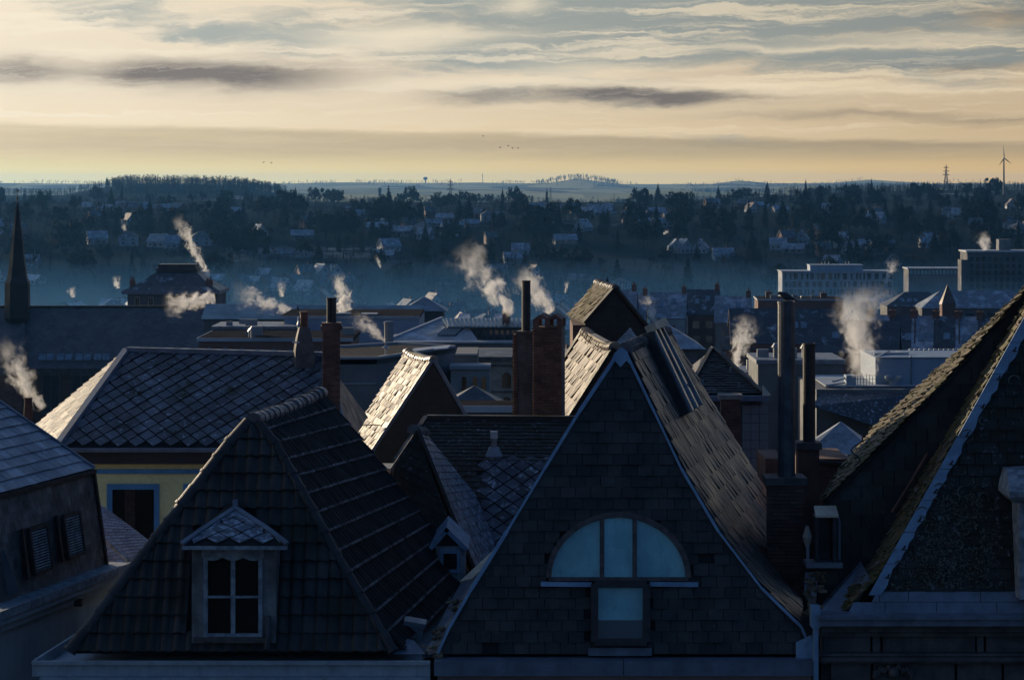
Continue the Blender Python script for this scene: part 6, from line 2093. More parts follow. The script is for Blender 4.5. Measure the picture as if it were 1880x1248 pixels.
# ---- steel-clad plant building at right with its vents
def plant():
    Y = 140
    X = lambda u, y=Y: P(u, 0, y).x
    Z = lambda v, y=Y: P(0, v, y).z
    t = thing('steel_clad_plant', 'pale blue steel-clad plant room with Y-shaped vent on dark slate base', 'building', P(1650, 760, Y)[:2] + (Z(860),))
    for (a, b) in ((1612, 1677), (1679, 1800)):
        MB().bb(X(a), X(b), Y + 1, Y + 7, Z(709, Y + 1), Z(656, Y + 1)).build('clad_panel', M['cladding'], t)
    MB().bb(X(1676.5), X(1679.5), Y + .95, Y + 1.2, Z(709), Z(656)).build('corner_pipe', M['lead'], t)
    MB().slab([P(1610, 655.5, Y + .9), P(1800, 655.5, Y + .9), P(1800, 642, Y + 7), P(1668, 642, Y + 7)], (0, -1, 2), .1).build('roof', M['cladding'], t)
    for i in range(13):
        a = P(1672 + i * 9, 642, Y + 6.8)
        MB().box(a, (.2, .3, .12)).build('roof_rib', M['snow'], t)
    MB().bar(P(1604, 650, Y + 3), P(1668, 648, Y + 3), .3, .12).bar(P(1612, 655, Y + 1.5), P(1632, 645, Y + 4), .15, .12).build('frosted_rail', M['snow'], t)
    MB().bb(X(1516), X(1800), Y, Y + 8, Z(709.5), Z(708)).build('frosted_ledge', M['snow'], t)
    r = MB().slab([P(1490, 745, Y - 3), P(1760, 830, Y - 3), P(1800, 712, Y), P(1517, 710, Y)], (0, -1, .5), .1)
    r.build('slate_base', M['slate_blue'], t)
    MB().bb(X(1495), X(1800), Y - 1, Y + 8, Z(900), Z(712)).build('wall', M['concrete'], t)
    # Y vent
    v_ = MB().bb(X(1636), X(1647), Y + .2, Y + .8, Z(709), Z(699))
    v_.lathe(P(1631, 693, Y + .4), [(.12, -.2), (.24, 0), (.22, .1), (.1, .16)], 10)
    v_.lathe(P(1651, 694, Y + .4), [(.12, -.2), (.22, 0), (.2, .1), (.1, .16)], 10)
    v_.bar(P(1641, 701, Y + .4), P(1631, 693, Y + .4), .25, .25).bar(P(1641, 701, Y + .4), P(1651, 694, Y + .4), .25, .25)
    v_.build('y_vent', M['white_far'], t)
    # cooling unit with rails and frosted pipes
    MB().bb(X(1555), X(1573), Y + .3, Y + 1.3, Z(708), Z(690)).build('cooling_unit', M['cladding'], t)
    g = MB()
    for i in range(7):
        g.bb(X(1576 + i * 5.6), X(1577 + i * 5.6), Y + .5, Y + .54, Z(708), Z(686 + (i % 3) * 3))
    for v in (690, 697, 703):
        g.bb(X(1574), X(1612), Y + .5, Y + .54, Z(v + .7), Z(v))
    g.build('railing', M['concrete_lt'], t)
    MB().bar(P(1530, 700, Y), P(1556, 692, Y + 1), .2, .1).bar(P(1518, 707, Y), P(1552, 702, Y + 1), .2, .1).build('frosted_duct', M['snow'], t)


plant()
o = block('slate_hip_annex', 'blue frosted slate hip roof below the plant room', 'house', 1545, 88, 2.2, 3, 4, 'hip', 1.1, -.12, 'brick_far', 'roof_frost', vtop=833)
block('dark_wall_range', 'dark blue-grey range behind the two metal pipes', 'building', 1470, 150, 5.6, 6, 8, 'flat', wall='concrete', rmat='lead', vtop=668)
block('grey_pipe_yard_house', 'dull grey house wall seen left of the tall metal pipe', 'house', 1400, 170, 5, 6, 7, 'flat', wall='concrete', rmat='lead', vtop=690)


# ---- prototype houses copied over the town and the far slope
def copy_tree(o, parent=None):
    c = o.copy()
    col.objects.link(c)
    c.parent = parent
    for ch in o.children:
        copy_tree(ch, c)
    return c


def proto(kind):
    specs = {
        'white': ('white_far', 'roof_frost', 'gabley', 9, 12, 3.6, 5.2),
        'cream': ('white_far', 'roof_frost', 'gable', 12, 9, 3.8, 4.4),
        'brick': ('brick_far', 'roof_far', 'gable', 9, 9, 5.5, 4.0),
        'villa': ('white_far', 'roof_far', 'hip', 12, 10, 5.5, 3.4),
        'bungalow': ('cream_far', 'roof_frost', 'gable', 14, 9, 3, 3.2),
        'redroof': ('white_far', 'roof_red', 'gabley', 9, 11, 3.6, 5),
    }
    wl, rf, rt, w_, d_, h, rh = specs[kind]
    wins = [(.25, .8, 1.3, 1.4), (.75, .8, 1.3, 1.4), (.25, 3.2, 1.1, 1.2), (.75, 3.2, 1.1, 1.2)] if h > 5 else [(.2, .8, 1.4, 1.4), (.5, .8, 1.8, 1.4), (.8, .8, 1.4, 1.4)]
    if rt == 'gabley':
        wins.append((.5, h + .8, 1.2, 1.3))
    return block('hillside_house', 'x', 'house', 940, 3000, w_, d_, h, rt, rh, 0, wl, rf, wins=wins, chim=((.7, .55, .7, .9),), sidew=((1, .3, 2, 1.2, 1.3), (1, .7, 2, 1.2, 1.3)), sky=((.3, .5),) if rt == 'gable' else (), over=.5)


PROTO = {k: proto(k) for k in ('white', 'cream', 'brick', 'villa', 'bungalow', 'redroof')}
used = set()


def put_house(kind, x, y, yaw, lab, group, sc=1.0, dz=0.0, name='hillside_house'):
    o = PROTO[kind] if kind not in used else copy_tree(PROTO[kind])
    used.add(kind)
    o.name = name
    o.location = (x, y, ground_z(x, y) + dz)
    o.rotation_euler = (0, 0, yaw)
    o.scale = (sc, sc, sc)
    for k in ('label', 'group'):
        if k in o: del o[k]
    label(o, lab, 'house', group)
    return o


rnd = random.Random(21)
HOUSES = []


def where(u):
    return ('above the church roof', 'behind the mansion', 'behind the twin flue chimney', 'behind the slim black pipe', 'above the tall slate gable', 'above the tall grey pipe', 'near the white modern block', 'near the offices at right')[min(7, max(0, int(u / 235)))]


NAMED = [  # photo column, row of the wall foot, kind, yaw, label
    (1062, 425, 'white', -.5, 1180, 'bright white steep-gabled house alone among dark trees, centre of the far slope'),
    (1040, 448, 'bungalow', .2, 1120, 'pale low house just left below the bright steep white gable'),
    (1242, 466, 'white', .05, 1130, 'small white gable on the far slope, left of the twin-gabled white villa'),
    (1262, 466, 'white', .3, 1100, 'left gable of the pair of white houses on the far slope'),
    (1284, 466, 'white', -.2, 1100, 'right gable of the pair of white houses on the far slope'),
    (480, 438, 'white', .4, 1150, 'white house with tall gable and smoke above it, left part of far slope'),
    (285, 455, 'cream', -.4, 1120, 'leftmost pale house of the row on the far slope'),
    (320, 456, 'cream', .2, 1110, 'long pale house in the row on the far left slope'),
    (180, 448, 'cream', .3, 1150, 'bluish white house near the spire on the far slope'),
    (235, 452, 'villa', .1, 1140, 'hip-roofed white villa between the far left white houses'),
    (555, 440, 'bungalow', .1, 1200, 'low house with frosted shallow roof left of centre on far slope'),
    (720, 463, 'cream', .5, 1090, 'pale house half hidden by trees, centre left of far slope'),
    (1470, 448, 'white', -.2, 1150, 'pale gabled house above the white modern block'),
    (1450, 450, 'brick', .3, 1170, 'dim house beside the pale gable above the white modern block'),
    (1330, 480, 'cream', .1, 1060, 'pale house low on the slope left of the white modern block'),
    (700, 478, 'bungalow', -.2, 1060, 'low frosted roof on the lower slope at centre left'),
    (370, 452, 'villa', .2, 1130, 'white villa right of the long pale house on far slope'),
    (650, 398, 'cream', .1, 1500, 'dark long house high on the slope behind the big evergreen clump'),
    (1205, 395, 'bungalow', .1, 1480, 'pale low house high on the slope, right of centre'),
    (1165, 398, 'cream', -.2, 1500, 'pale house high on the slope near the tall conifers'),
]
for (u, v, kind, yaw, Yh, lab) in NAMED:
    Yh = y_at(u, v)
    p = P(u, v, Yh)
    put_house(kind, p.x, Yh, yaw, lab, 'named houses on the far slope', .82, -.4)
    HOUSES.append((p.x, Yh))
CL = [(rnd.uniform(-60, 1940), rnd.uniform(1010, 1600)) for _ in range(34)]
for i in range(230):
    cu_, cy_ = rnd.choice(CL)
    Yh = cy_ + rnd.uniform(-45, 45)
    u = cu_ + rnd.uniform(-75, 75)
    x = (u - CU) / F * Yh
    if any((x - a) ** 2 + (Yh - b) ** 2 < 13 ** 2 for a, b in HOUSES):
        continue
    HOUSES.append((x, Yh))
    kd = rnd.choice(['cream', 'brick', 'villa', 'bungalow', 'redroof', 'brick', 'cream', 'brick'])
    put_house(kd, x, Yh, rnd.uniform(-.7, .7), 'dim %s house half hidden by trees on the far slope %s' % ({'villa': 'hip-roofed', 'bungalow': 'low', 'redroof': 'clay-roofed'}.get(kd, kd), where(u)), 'dim houses on the far slope ' + where(u), rnd.uniform(.6, .8))
# steep-roofed estate below the slope, left of centre
k = 0
for (u, v, yaw) in ((455, 535, .9), (478, 538, .9), (503, 536, .95), (530, 540, .9), (552, 538, .9), (575, 543, .85), (598, 541, .9), (620, 512, .5), (640, 536, .3), (597, 513, .5), (565, 515, .4)):
    Yh = y_at(u, v)
    p = P(u, v, Yh)
    put_house('white' if k % 2 else 'brick', p.x, Yh, yaw, ['first', 'second', 'third', 'fourth', 'fifth', 'sixth', 'seventh', 'eighth', 'ninth', 'tenth', 'last'][k] + ' steep frosted-roof house of the estate left of centre', 'estate houses left of centre', .8, -.3, 'estate_house')
    k += 1
# fill of ordinary town houses between the landmarks
for i in range(260):
    Yh = rnd.uniform(170, 960)
    u = rnd.uniform(-80, 1960)
    x = (u - CU) / F * Yh
    if u < 460 and Yh < 360: continue
    if any((x - a) ** 2 + (Yh - b) ** 2 < 15 ** 2 for a, b in HOUSES):
        continue
    HOUSES.append((x, Yh))
    top = CV + (CAMZ - (ground_z(x, Yh) + 9)) / Yh * F
    dz = 0
    if Yh < 330 and top < 640:
        dz = -(640 - top) / F * Yh
    kd = rnd.choice(['cream', 'brick', 'brick', 'bungalow', 'redroof', 'villa'])
    bd = 'nearest' if Yh < 350 else 'midway' if Yh < 620 else 'farthest'
    put_house(kd, x, Yh, rnd.choice([-.2, .1, .3, 1.4, -1.2]) + rnd.uniform(-.1, .1), '%s town house, %s of the valley rooftops %s' % ({'villa': 'hip-roofed', 'bungalow': 'low pale', 'redroof': 'clay-roofed', 'cream': 'pale'}.get(kd, kd), bd, where(u)), 'town houses %s of the valley rooftops %s' % (bd, where(u)), rnd.uniform(.85, 1.0), dz, 'town_house')
# ------------------------------------------------------------------ trees
def limb(m, p, d, ln, r, depth, rnd, tips, n=4):
    q = p + d * ln
    mid = p.lerp(q, .5) + Vector((rnd.uniform(-1, 1), rnd.uniform(-1, 1), 0)) * ln * .06
    m.tube([p, mid, q], [r, r * .82, r * .62], n if r > .05 else 3, cap=False)
    tips.append((q, d, ln))
    if depth == 0:
        return
    for i in range(rnd.choice((2, 3, 3))):
        a = rnd.uniform(0, 6.283)
        s = rnd.uniform(.35, .75)
        nd = (d + Vector((math.cos(a), math.sin(a), rnd.uniform(-.1, .5))) * s).normalized()
        limb(m, q.lerp(mid, rnd.uniform(0, .5)), nd, ln * rnd.uniform(.62, .82), r * .6, depth - 1, rnd, tips)


def bare_tree(seed, h=14.0, up=0.3):
    rnd = random.Random(seed)
    m = MB()
    tips = []
    limb(m, Vector((0, 0, -.5)), Vector((rnd.uniform(-.05, .05), rnd.uniform(-.05, .05), 1)).normalized(), h * .26, h * .024, 4, rnd, tips, 6)
    tw_ = MB()
    for (p, d, ln) in tips[1:]:
        for k in range(7):
            a = rnd.uniform(0, 6.283)
            e = (d * .6 + Vector((math.cos(a), math.sin(a), rnd.uniform(-.2, .9) + up)) * rnd.uniform(.5, 1)).normalized()
            L = rnd.uniform(.5, 1.5) * h / 14
            s = e.orthogonal().normalized() * .045 * h / 14
            b = p - d * ln * rnd.uniform(0, .8)
            tw_.raw([b - s, b + s, b + e * L], [(0, 1, 2)])
    return m, tw_


def conifer(seed, h=16.0, w_=.24):
    rnd = random.Random(seed)
    m = MB().lathe((0, 0, -.5), [(h * .018, 0), (h * .012, h * .6), (.03, h)], 6)
    n = MB()
    layers = 26
    for i in range(layers):
        z = h * (.07 + .91 * i / layers)
        r = h * w_ * (1 - i / layers) ** .85 * rnd.uniform(.75, 1.15) + .15
        for k in range(9 if i < 18 else 6):
            a = rnd.uniform(0, 6.283)
            rr = r * rnd.uniform(.6, 1.1)
            d = Vector((math.cos(a), math.sin(a), 0))
            s = Vector((-d.y, d.x, 0)) * rr * .42
            b = Vector((0, 0, z + rnd.uniform(-.3, .3)))
            dn = -rr * rnd.uniform(.15, .45)
            n.raw([b, b + d * rr * .55 + s + UPZ * dn * .3, b + d * rr + UPZ * dn, b + d * rr * .55 - s + UPZ * dn * .3], [(0, 1, 2), (0, 2, 3)])
            n.raw([b + UPZ * .3, b + d * rr * .7 + UPZ * (dn - .35), b + d * rr * .45 + UPZ * (dn - .6)], [(0, 1, 2)])
    return m, n


def round_tree(seed, h=11.0, wide=1.0):
    rnd = random.Random(seed)
    m = MB()
    tips = []
    limb(m, Vector((0, 0, -.5)), Vector((0, 0, 1)), h * .3, h * .03, 2, rnd, tips, 6)
    n = MB()
    clumps = [(Vector((rnd.gauss(0, .21) * h * wide, rnd.gauss(0, .21) * h * wide, h * rnd.uniform(.3, .85))), h * rnd.uniform(.09, .17)) for _ in range(26)]
    for c, r in clumps:
        for _ in range(48):
            d = Vector((rnd.gauss(0, 1), rnd.gauss(0, 1), rnd.gauss(0, 1))).normalized()
            p = c + d * r * rnd.uniform(.55, 1.1)
            a = d.orthogonal().normalized()
            a.rotate(Matrix.Rotation(rnd.uniform(0, 6.28), 3, d))
            b = d.cross(a).lerp(d, rnd.uniform(-.5, .5))
            s = rnd.uniform(.28, .62) * h / 11
            n.raw([p - a * s, p + b * s * .8, p + a * s, p - b * s * .8], [(0, 1, 2, 3)])
    return m, n


def tree_proto(name, parts, crown_mat, cat='tree'):
    t = thing(name, 'x', cat)
    parts[0].local('trunk', M['bark'], t)
    parts[1].local('crown', M[crown_mat], t)
    return t


TP = {}
for i in range(4): TP['bare%d' % i] = tree_proto('bare_tree', bare_tree(100 + i, 14, .25), 'twig')
for i in range(2): TP['poplar%d' % i] = tree_proto('poplar', bare_tree(120 + i, 16, .9), 'twig')
for i in range(3): TP['conifer%d' % i] = tree_proto('conifer', conifer(140 + i, 16, (.2, .26, .3)[i]), 'needle')
for i in range(3): TP['round%d' % i] = tree_proto('evergreen_tree', round_tree(160 + i, 11, (1, 1.25, .8)[i]), 'leaf')
tused = set()
NMS = {'bare': 'bare_tree', 'poplar': 'poplar', 'conifer': 'conifer', 'round': 'evergreen_tree'}


def put_tree(key, x, y, h, lab, group, dz=0.0, sxy=1.0):
    o = TP[key] if key not in tused else copy_tree(TP[key])
    tused.add(key)
    base = {'bare': 14, 'poplar': 16, 'conifer': 16, 'round': 11}[key[:-1]]
    o.name = NMS[key[:-1]]
    s = h / base
    o.scale = (s * sxy, s * sxy, s)
    o.location = (x, y, ground_z(x, y) + dz - .2)
    o.rotation_euler = (0, 0, random.uniform(0, 6.28))
    for k in ('label', 'group'):
        if k in o: del o[k]
    label(o, lab, 'tree', group)


random.seed(99)
NT_ = [  # column, foot row, distance, height in photo pixels, kind, label
    (62, 500, 620, 100, 'bare0', 'tall bare tree just right of the church spire'),
    (92, 502, 600, 105, 'bare1', 'second tall bare tree right of the church spire'),
    (122, 470, 900, 72, 'round0', 'umbrella-topped dark pine right of the bare trees by the spire'),
    (242, 500, 760, 46, 'conifer0', 'small spruce standing above the mansion roof'),
    (258, 430, 1300, 32, 'round1', 'dark round tree on the left slope above the white houses'),
    (615, 440, 1250, 54, 'round0', 'broad dark evergreen clump left of centre on the slope'),
    (640, 440, 1260, 58, 'round2', 'tall dark evergreen right of the broad clump, left of centre'),
    (684, 435, 1230, 40, 'conifer2', 'dense pointed evergreen beside the broad clump left of centre'),
    (660, 430, 1270, 50, 'bare2', 'bare tree behind the pointed evergreen left of centre'),
    (995, 432, 1240, 62, 'round1', 'big dark evergreen left of the bright steep white gable'),
    (1050, 405, 1450, 42, 'round2', 'dark round tree above the bright steep white gable'),
    (1155, 418, 1320, 60, 'conifer1', 'tall dark conifer right of the bright steep white gable'),
    (1205, 420, 1300, 52, 'conifer0', 'slim dark conifer between the two taller ones, centre right'),
    (1252, 430, 1260, 56, 'conifer2', 'broad dark conifer right of centre'),
    (1297, 428, 1250, 36, 'round0', 'low dark evergreen next to the broad conifer right of centre'),
    (1375, 422, 1270, 58, 'conifer1', 'pointed conifer above the tall grey pipe'),
    (1405, 415, 1300, 48, 'conifer0', 'second pointed conifer above the tall grey pipe'),
    (1655, 428, 1200, 66, 'conifer1', 'tallest pointed conifer above the low glazed office'),
    (1675, 440, 1180, 40, 'round1', 'dark round evergreen at the foot of the tallest conifer'),
    (1540, 400, 1500, 48, 'round0', 'large dark round tree on the right slope'),
    (1597, 392, 1500, 40, 'bare3', 'lone bare tree with round crown on the right slope'),
    (1812, 418, 1300, 76, 'conifer0', 'tall dark conifer above the concrete office at right'),
    (1745, 470, 1020, 50, 'round2', 'dark evergreen left of the concrete office'),
    (1715, 462, 1040, 44, 'conifer2', 'pointed evergreen above the low glazed office roof'),
    (1560, 476, 1020, 44, 'conifer2', 'dark pointed evergreen behind the white modern block'),
    (1115, 536, 300, 34, 'conifer2', 'spiky dark conifer tip showing above the tall mossy gable'),
    (870, 375, 2050, 22, 'round1', 'dark round tree on the ridge just right of the central pylon'),
    (1102, 366, 2600, 12, 'round0', 'tiny round tree on the distant field edge'),
    (385, 410, 1500, 34, 'bare1', 'feathery tree on the left slope below the wooded hill'),
    (435, 418, 1500, 36, 'round2', 'dark bushy tree on the left slope below the wooded hill'),
    (1490, 440, 1180, 40, 'conifer1', 'dark conifer above the left end of the white modern block'),
    (880, 545, 700, 46, 'bare2', 'bare tree on the valley floor behind the big smoke plume'),
    (1690, 500, 960, 40, 'bare0', 'bare tree before the low glazed office'),
    (1790, 528, 800, 40, 'bare3', 'bare tree in front of the concrete office'),
]
for (u, v, Yt, hp, key, lab) in NT_:
    if 372 < v < 556 and Yt > 500: Yt = y_at(u, v)
    p = P(u, v, Yt)
    put_tree(key, p.x, Yt, hp / F * Yt, lab, None, 0 if Yt > 500 else p.z - ground_z(p.x, Yt), 1.0)
rnd = random.Random(77)
KINDS = ['bare0', 'bare1', 'bare2', 'bare3', 'poplar0', 'poplar1', 'conifer0', 'conifer1', 'conifer2', 'round0', 'round1', 'round2', 'round0', 'round2']
LABS = {'bare': 'bare leafless tree among the houses of the far slope', 'poplar': 'upright bare poplar among the houses of the far slope', 'conifer': 'dark conifer among the houses of the far slope', 'round': 'dark bushy evergreen among the houses of the far slope'}


def region(u, Y):
    a = ('above the church roof', 'behind the mansion and ochre house', 'behind the twin flue chimney', 'behind the slim black pipe', 'above the tall slate gable', 'above the tall grey pipe', 'behind the white modern block', 'above the offices at right')
    k = min(7, max(0, int((u + 0) / 235)))
    b = 'low' if Y < 1200 else 'midway up' if Y < 1520 else 'high'
    return b, a[k]


n = 0
while n < 480:
    Yt = 1000 + 1000 * rnd.random() ** .8 if rnd.random() < .45 else rnd.uniform(1030, 1330)
    u = rnd.uniform(-80, 1960)
    x = (u - CU) / F * Yt
    if any((x - a) ** 2 < 7 ** 2 and -26 < Yt - b < 6 for a, b in HOUSES[:20]):
        continue
    if any((x - a) ** 2 + (Yt - b) ** 2 < 6 ** 2 for a, b in HOUSES):
        continue
    if Yt > 1550 and 980 < u < 1150 and rnd.random() < .75:
        continue
    n += 1
    if Yt < 1080 and rnd.random() < .6:
        key = rnd.choice(KINDS[:4])
    else:
        key = rnd.choice(KINDS)
    put_tree(key, x, Yt, rnd.uniform(8, 16) * (1.15 if key[0] == 'c' else 1), LABS[key[:-1]].split(' among')[0] + ' %s on the far slope %s' % region(u, Yt), key[:-1] + ' trees %s on the slope %s' % region(u, Yt))
for i in range(70):
    Yt = rnd.uniform(480, 980)
    u = rnd.uniform(-60, 1940)
    x = (u - CU) / F * Yt
    if any((x - a) ** 2 + (Yt - b) ** 2 < 8 ** 2 for a, b in HOUSES):
        continue
    key = rnd.choice(KINDS[:4] + ['round0', 'conifer1', 'bare0', 'bare2'])
    put_tree(key, x, Yt, rnd.uniform(5, 9), LABS[key[:-1]].split(' among')[0] + ' among valley rooftops ' + region(u, Yt)[1], key[:-1] + ' trees in the valley ' + region(u, Yt)[1])


# ---- woods and hedge lines that read as one mass
def wood(name, lab, spots, seed, mat='twig', hmin=8, hmax=13, tall=False, fat=1.0):
    """many slim bare trees grown into one wood"""
    rnd = random.Random(seed)
    m = MB()
    for (x, y) in spots:
        h = rnd.uniform(hmin, hmax)
        z = ground_z(x, y) - .4
        b = Vector((x, y, z))
        m.tube([b, b + Vector((rnd.uniform(-.3, .3), 0, h))], [.2 * h / 10, .05], 3, cap=False)
        for k in range(22):
            zz = h * rnd.uniform(.25 if not tall else .4, 1.0)
            a = rnd.uniform(0, 6.283)
            L = h * rnd.uniform(.10, .3) * (1.15 - .5 * zz / h)
            q = b + Vector((0, 0, zz * .9))
            e = Vector((math.cos(a), math.sin(a), rnd.uniform(.2, 1.0))).normalized() * L
            s = e.orthogonal().normalized() * rnd.uniform(.1, .3) * fat * h / 10
            m.raw([q - s, q + e * .6 + s, q + e], [(0, 1, 2)])
    o = m.build(name, M[mat])
    label(o, lab, 'wood', None, 'stuff')


rnd = random.Random(31)
sp1 = []
while len(sp1) < 1300:
    Yt = rnd.uniform(2250, 2950)
    u = rnd.uniform(195, 525)
    d_ = ((u - 345) / 185) ** 2 + ((Yt - 2650) / 400) ** 2
    if d_ < 1: sp1.append(((u - CU) / F * Yt, Yt))
wood('wooded_hill', 'dense dark wood covering the rounded hill at left', sp1, 1, hmin=8, hmax=13, tall=True, fat=1.4)
sp2 = []
while len(sp2) < 520:
    Yt = rnd.uniform(2700, 3050)
    u = rnd.uniform(-120, 250)
    sp2.append(((u - CU) / F * Yt, Yt))
wood('poplar_wood', 'thin row of tall bare poplars on the ridge at far left', sp2, 2, hmin=7, hmax=11, tall=True)
sp3 = []
while len(sp3) < 1500:
    Yt = rnd.uniform(1950, 2450)
    u = rnd.uniform(1330, 1980)
    if u < 1480 and rnd.random() < .5: continue
    sp3.append(((u - CU) / F * Yt, Yt))
wood('ridge_wood', 'dark continuous wood along the long rise at right', sp3, 3, hmin=5, hmax=9)
for (nm, lab, u0, u1, ya, yb, n_, sd, h0, h1) in (
        ('far_wood', 'pale hazy wood on the rounded far ridge at centre', 985, 1135, 7300, 7700, 260, 4, 10, 15),
        ('treeline', 'hazy line of trees right of centre in the misty valley', 1130, 1330, 3900, 4200, 330, 5, 9, 13),
        ('far_treeline', 'hazy trees along the far ridge at right of centre', 1250, 1560, 5600, 6000, 280, 6, 9, 14),
        ('hedge_line', 'dark hedge and trees crossing the valley left of centre', 520, 940, 2300, 2560, 420, 7, 5, 10),
        ('far_hedge', 'thin hazy hedge on the far left ridge', -60, 960, 7700, 8700, 620, 8, 7, 13),
        ('hedge', 'dark hedge below the distant field at centre', 930, 1330, 2250, 2420, 300, 9, 4, 8),
        ('ridge_trees', 'scattered small trees on the far horizon ridge', 960, 1900, 7000, 8300, 640, 10, 7, 13),
        ('slope_thicket', 'dim thicket of bare trees on the lower far slope', -80, 1960, 1000, 1085, 520, 11, 5, 10),
        ('valley_thicket', 'dark bare thicket at the foot of the slope at centre', 200, 1420, 900, 1010, 420, 12, 6, 12)):
    rnd = random.Random(sd)
    sp_ = []
    while len(sp_) < n_:
        Yt = rnd.uniform(ya, yb)
        u = rnd.uniform(u0, u1)
        if mnoise.noise(Vector((u * .012, sd, 0))) + .35 < rnd.random() * .6: continue
        sp_.append(((u - CU) / F * Yt, Yt))
    wood(nm, lab, sp_, sd, mat='twig_pale' if 'thicket' in nm else 'twig_far' if ya > 3500 else 'twig', hmin=h0, hmax=h1, fat=3.2 if ya > 3500 else 1.0)


# ---- masts, pylons, turbine, water towers, birds
def pylon(u, vt, vb, Y, lab, arms=3):
    b, tp = P(u, vb, Y), P(u, vt, Y)
    h = tp.z - b.z
    t = thing('pylon', lab, 'pylon', b)
    w0, w1 = h * .10, h * .02
    m = MB()
    th = h * .012
    def wd(z): return w0 + (w1 - w0) * min(1, z / (h * .72))
    for sx in (-1, 1):
        for sy in (-1, 1):
            m.bar(b + Vector((sx * w0, sy * w0, -2)), b + Vector((sx * w1, sy * w1, h * .72)), th, th)
            m.bar(b + Vector((sx * w1, sy * w1, h * .72)), b + Vector((0, 0, h)), th, th)
    for i in range(9):
        z0, z1 = h * .72 * i / 9, h * .72 * (i + 1) / 9
        for sy in (-1, 1):
            m.bar(b + Vector((-wd(z0), sy * wd(z0), z0)), b + Vector((wd(z1), sy * wd(z1), z1)), th * .6, th * .6)
            m.bar(b + Vector((wd(z0), sy * wd(z0), z0)), b + Vector((-wd(z1), sy * wd(z1), z1)), th * .6, th * .6)
    m.build('lattice', M['steel'], t)
    for i in range(arms):
        z = h * (.62 + .13 * i)
        L = h * (.13 - .02 * i)
        MB().bar(b + Vector((-L, 0, z)), b + Vector((L, 0, z)), th, th * 1.4).bar(b + Vector((-L, 0, z)), b + Vector((0, 0, z + h * .05)), th * .7, th * .7).bar(b + Vector((L, 0, z)), b + Vector((0, 0, z + h * .05)), th * .7, th * .7).build('crossarm', M['steel'], t)


pylon(827, 328, 378, 2100, 'lattice pylon standing on the ridge at centre left')
pylon(1737, 302, 352, 2350, 'lattice pylon against the sky on the right ridge')
pylon(146, 369, 408, 1900, 'small hazy pylon below the ridge at far left')
pylon(1011, 343, 366, 3600, 'tiny pylon in the misty fields at centre')

tb = P(1843, 348, 1900)
t = thing('wind_turbine', 'tall wind turbine on the right horizon', 'wind turbine', tb)
hub = P(1843, 291, 1900)
MB().tube([tb - Vector((0, 0, 4)), hub], [.9, .55], 10).build('tower', M['turbine'], t)
MB().box(hub + Vector((0, .6, .3)), (.9, 2.6, 1.0)).build('nacelle', M['turbine'], t)
for a in (97, 217, 337):
    d = Vector((math.cos(R(a)) * .55, 0, math.sin(R(a)))).normalized()
    MB().tube([hub + Vector((0, -1.4, .2)), hub + Vector((0, -1.4, .2)) + d * 3, hub + Vector((0, -1.4, .2)) + d * (11 if a == 97 else 7.5)], [.3, .45, .06], 6).build('blade', M['turbine'], t)

t = thing('water_tower', 'round-topped water tower in the misty valley left of the central pylon', 'tower', P(697, 356, 3000))
MB().lathe(P(697, 356, 3000), [(2.0, -4), (1.8, 2)], 10).build('shaft', M['grey_far'], t)
MB().lathe(P(697, 354, 3000), [(1.9, 0), (2.5, 1.5), (2.5, 5), (1.6, 6.6), (.2, 7)], 10).build('tank', M['grey_far'], t)
t = thing('mushroom_water_tower', 'tiny mushroom-shaped water tower on the far horizon', 'tower', P(781, 336, 8500))
MB().lathe(P(781, 336, 8500), [(3, -8), (2.2, 12)], 8).build('shaft', M['grey_far'], t)
MB().lathe(P(781, 331, 8500), [(2.2, 0), (8, 4), (8, 10), (3, 12)], 10).build('tank', M['grey_far'], t)
t = thing('radio_mast', 'thin radio mast on the far horizon at centre', 'mast', P(886, 335, 8500))
MB().tube([P(886, 337, 8500), P(886, 317, 8500)], [1.2, .6], 5).build('mast', M['steel'], t)
MB().tube([P(886, 324, 8500), P(886, 322, 8500)], [2.0, 2.0], 5).build('collar', M['steel'], t)

rnd = random.Random(12)
for i, (u, v, s) in enumerate(((918, 271, 1), (933, 268, 1.1), (941, 272, 1), (951, 272, .9), (484, 298, 1.2), (498, 299, .9), (887, 250, .8))):
    Y = 420
    b = P(u, v, Y)
    t = label(bpy.data.objects.new('bird', None), 'tiny dark bird flying above the horizon', 'bird', 'birds in flight')
    t.location = b
    col.objects.link(t)
    W[t] = b
    MB().lathe(b - Vector((0, 0, .1)), [(.02, 0), (.06, .04), (.06, .1), (.02, .15)], 6, sx=2.0).build('body', M['iron'], t)
    for sx in (-1, 1):
        MB().slab([b + Vector((sx * .02, -.1, .1)), b + Vector((sx * .14 * s, -.12, .14)), b + Vector((sx * .27 * s, .05, .1)), b + Vector((sx * .13 * s, .1, .12))], UPZ, .02).build('wing', M['iron'], t)

rnd = random.Random(55)
sp_ = []
while len(sp_) < 3200:
    Yt = 1000 + 1050 * rnd.random() ** .9 if rnd.random() < .4 else rnd.uniform(1020, 1330)
    u = rnd.uniform(-90, 1970)
    x = (u - CU) / F * Yt
    if any((x - a) ** 2 < 8 ** 2 and -10 < Yt - b < 8 for a, b in HOUSES[:20]): continue
    if Yt > 1500 and 990 < u < 1140 and rnd.random() < .8: continue
    if mnoise.noise(Vector((x * .012, Yt * .006, 4.0))) < -.28: continue
    sp_.append((x, Yt))
wood('garden_shrubs', 'mass of dark shrubs and garden hedges between the houses of the far slope', sp_, 61, mat='leaf', hmin=2, hmax=6, fat=2.2)

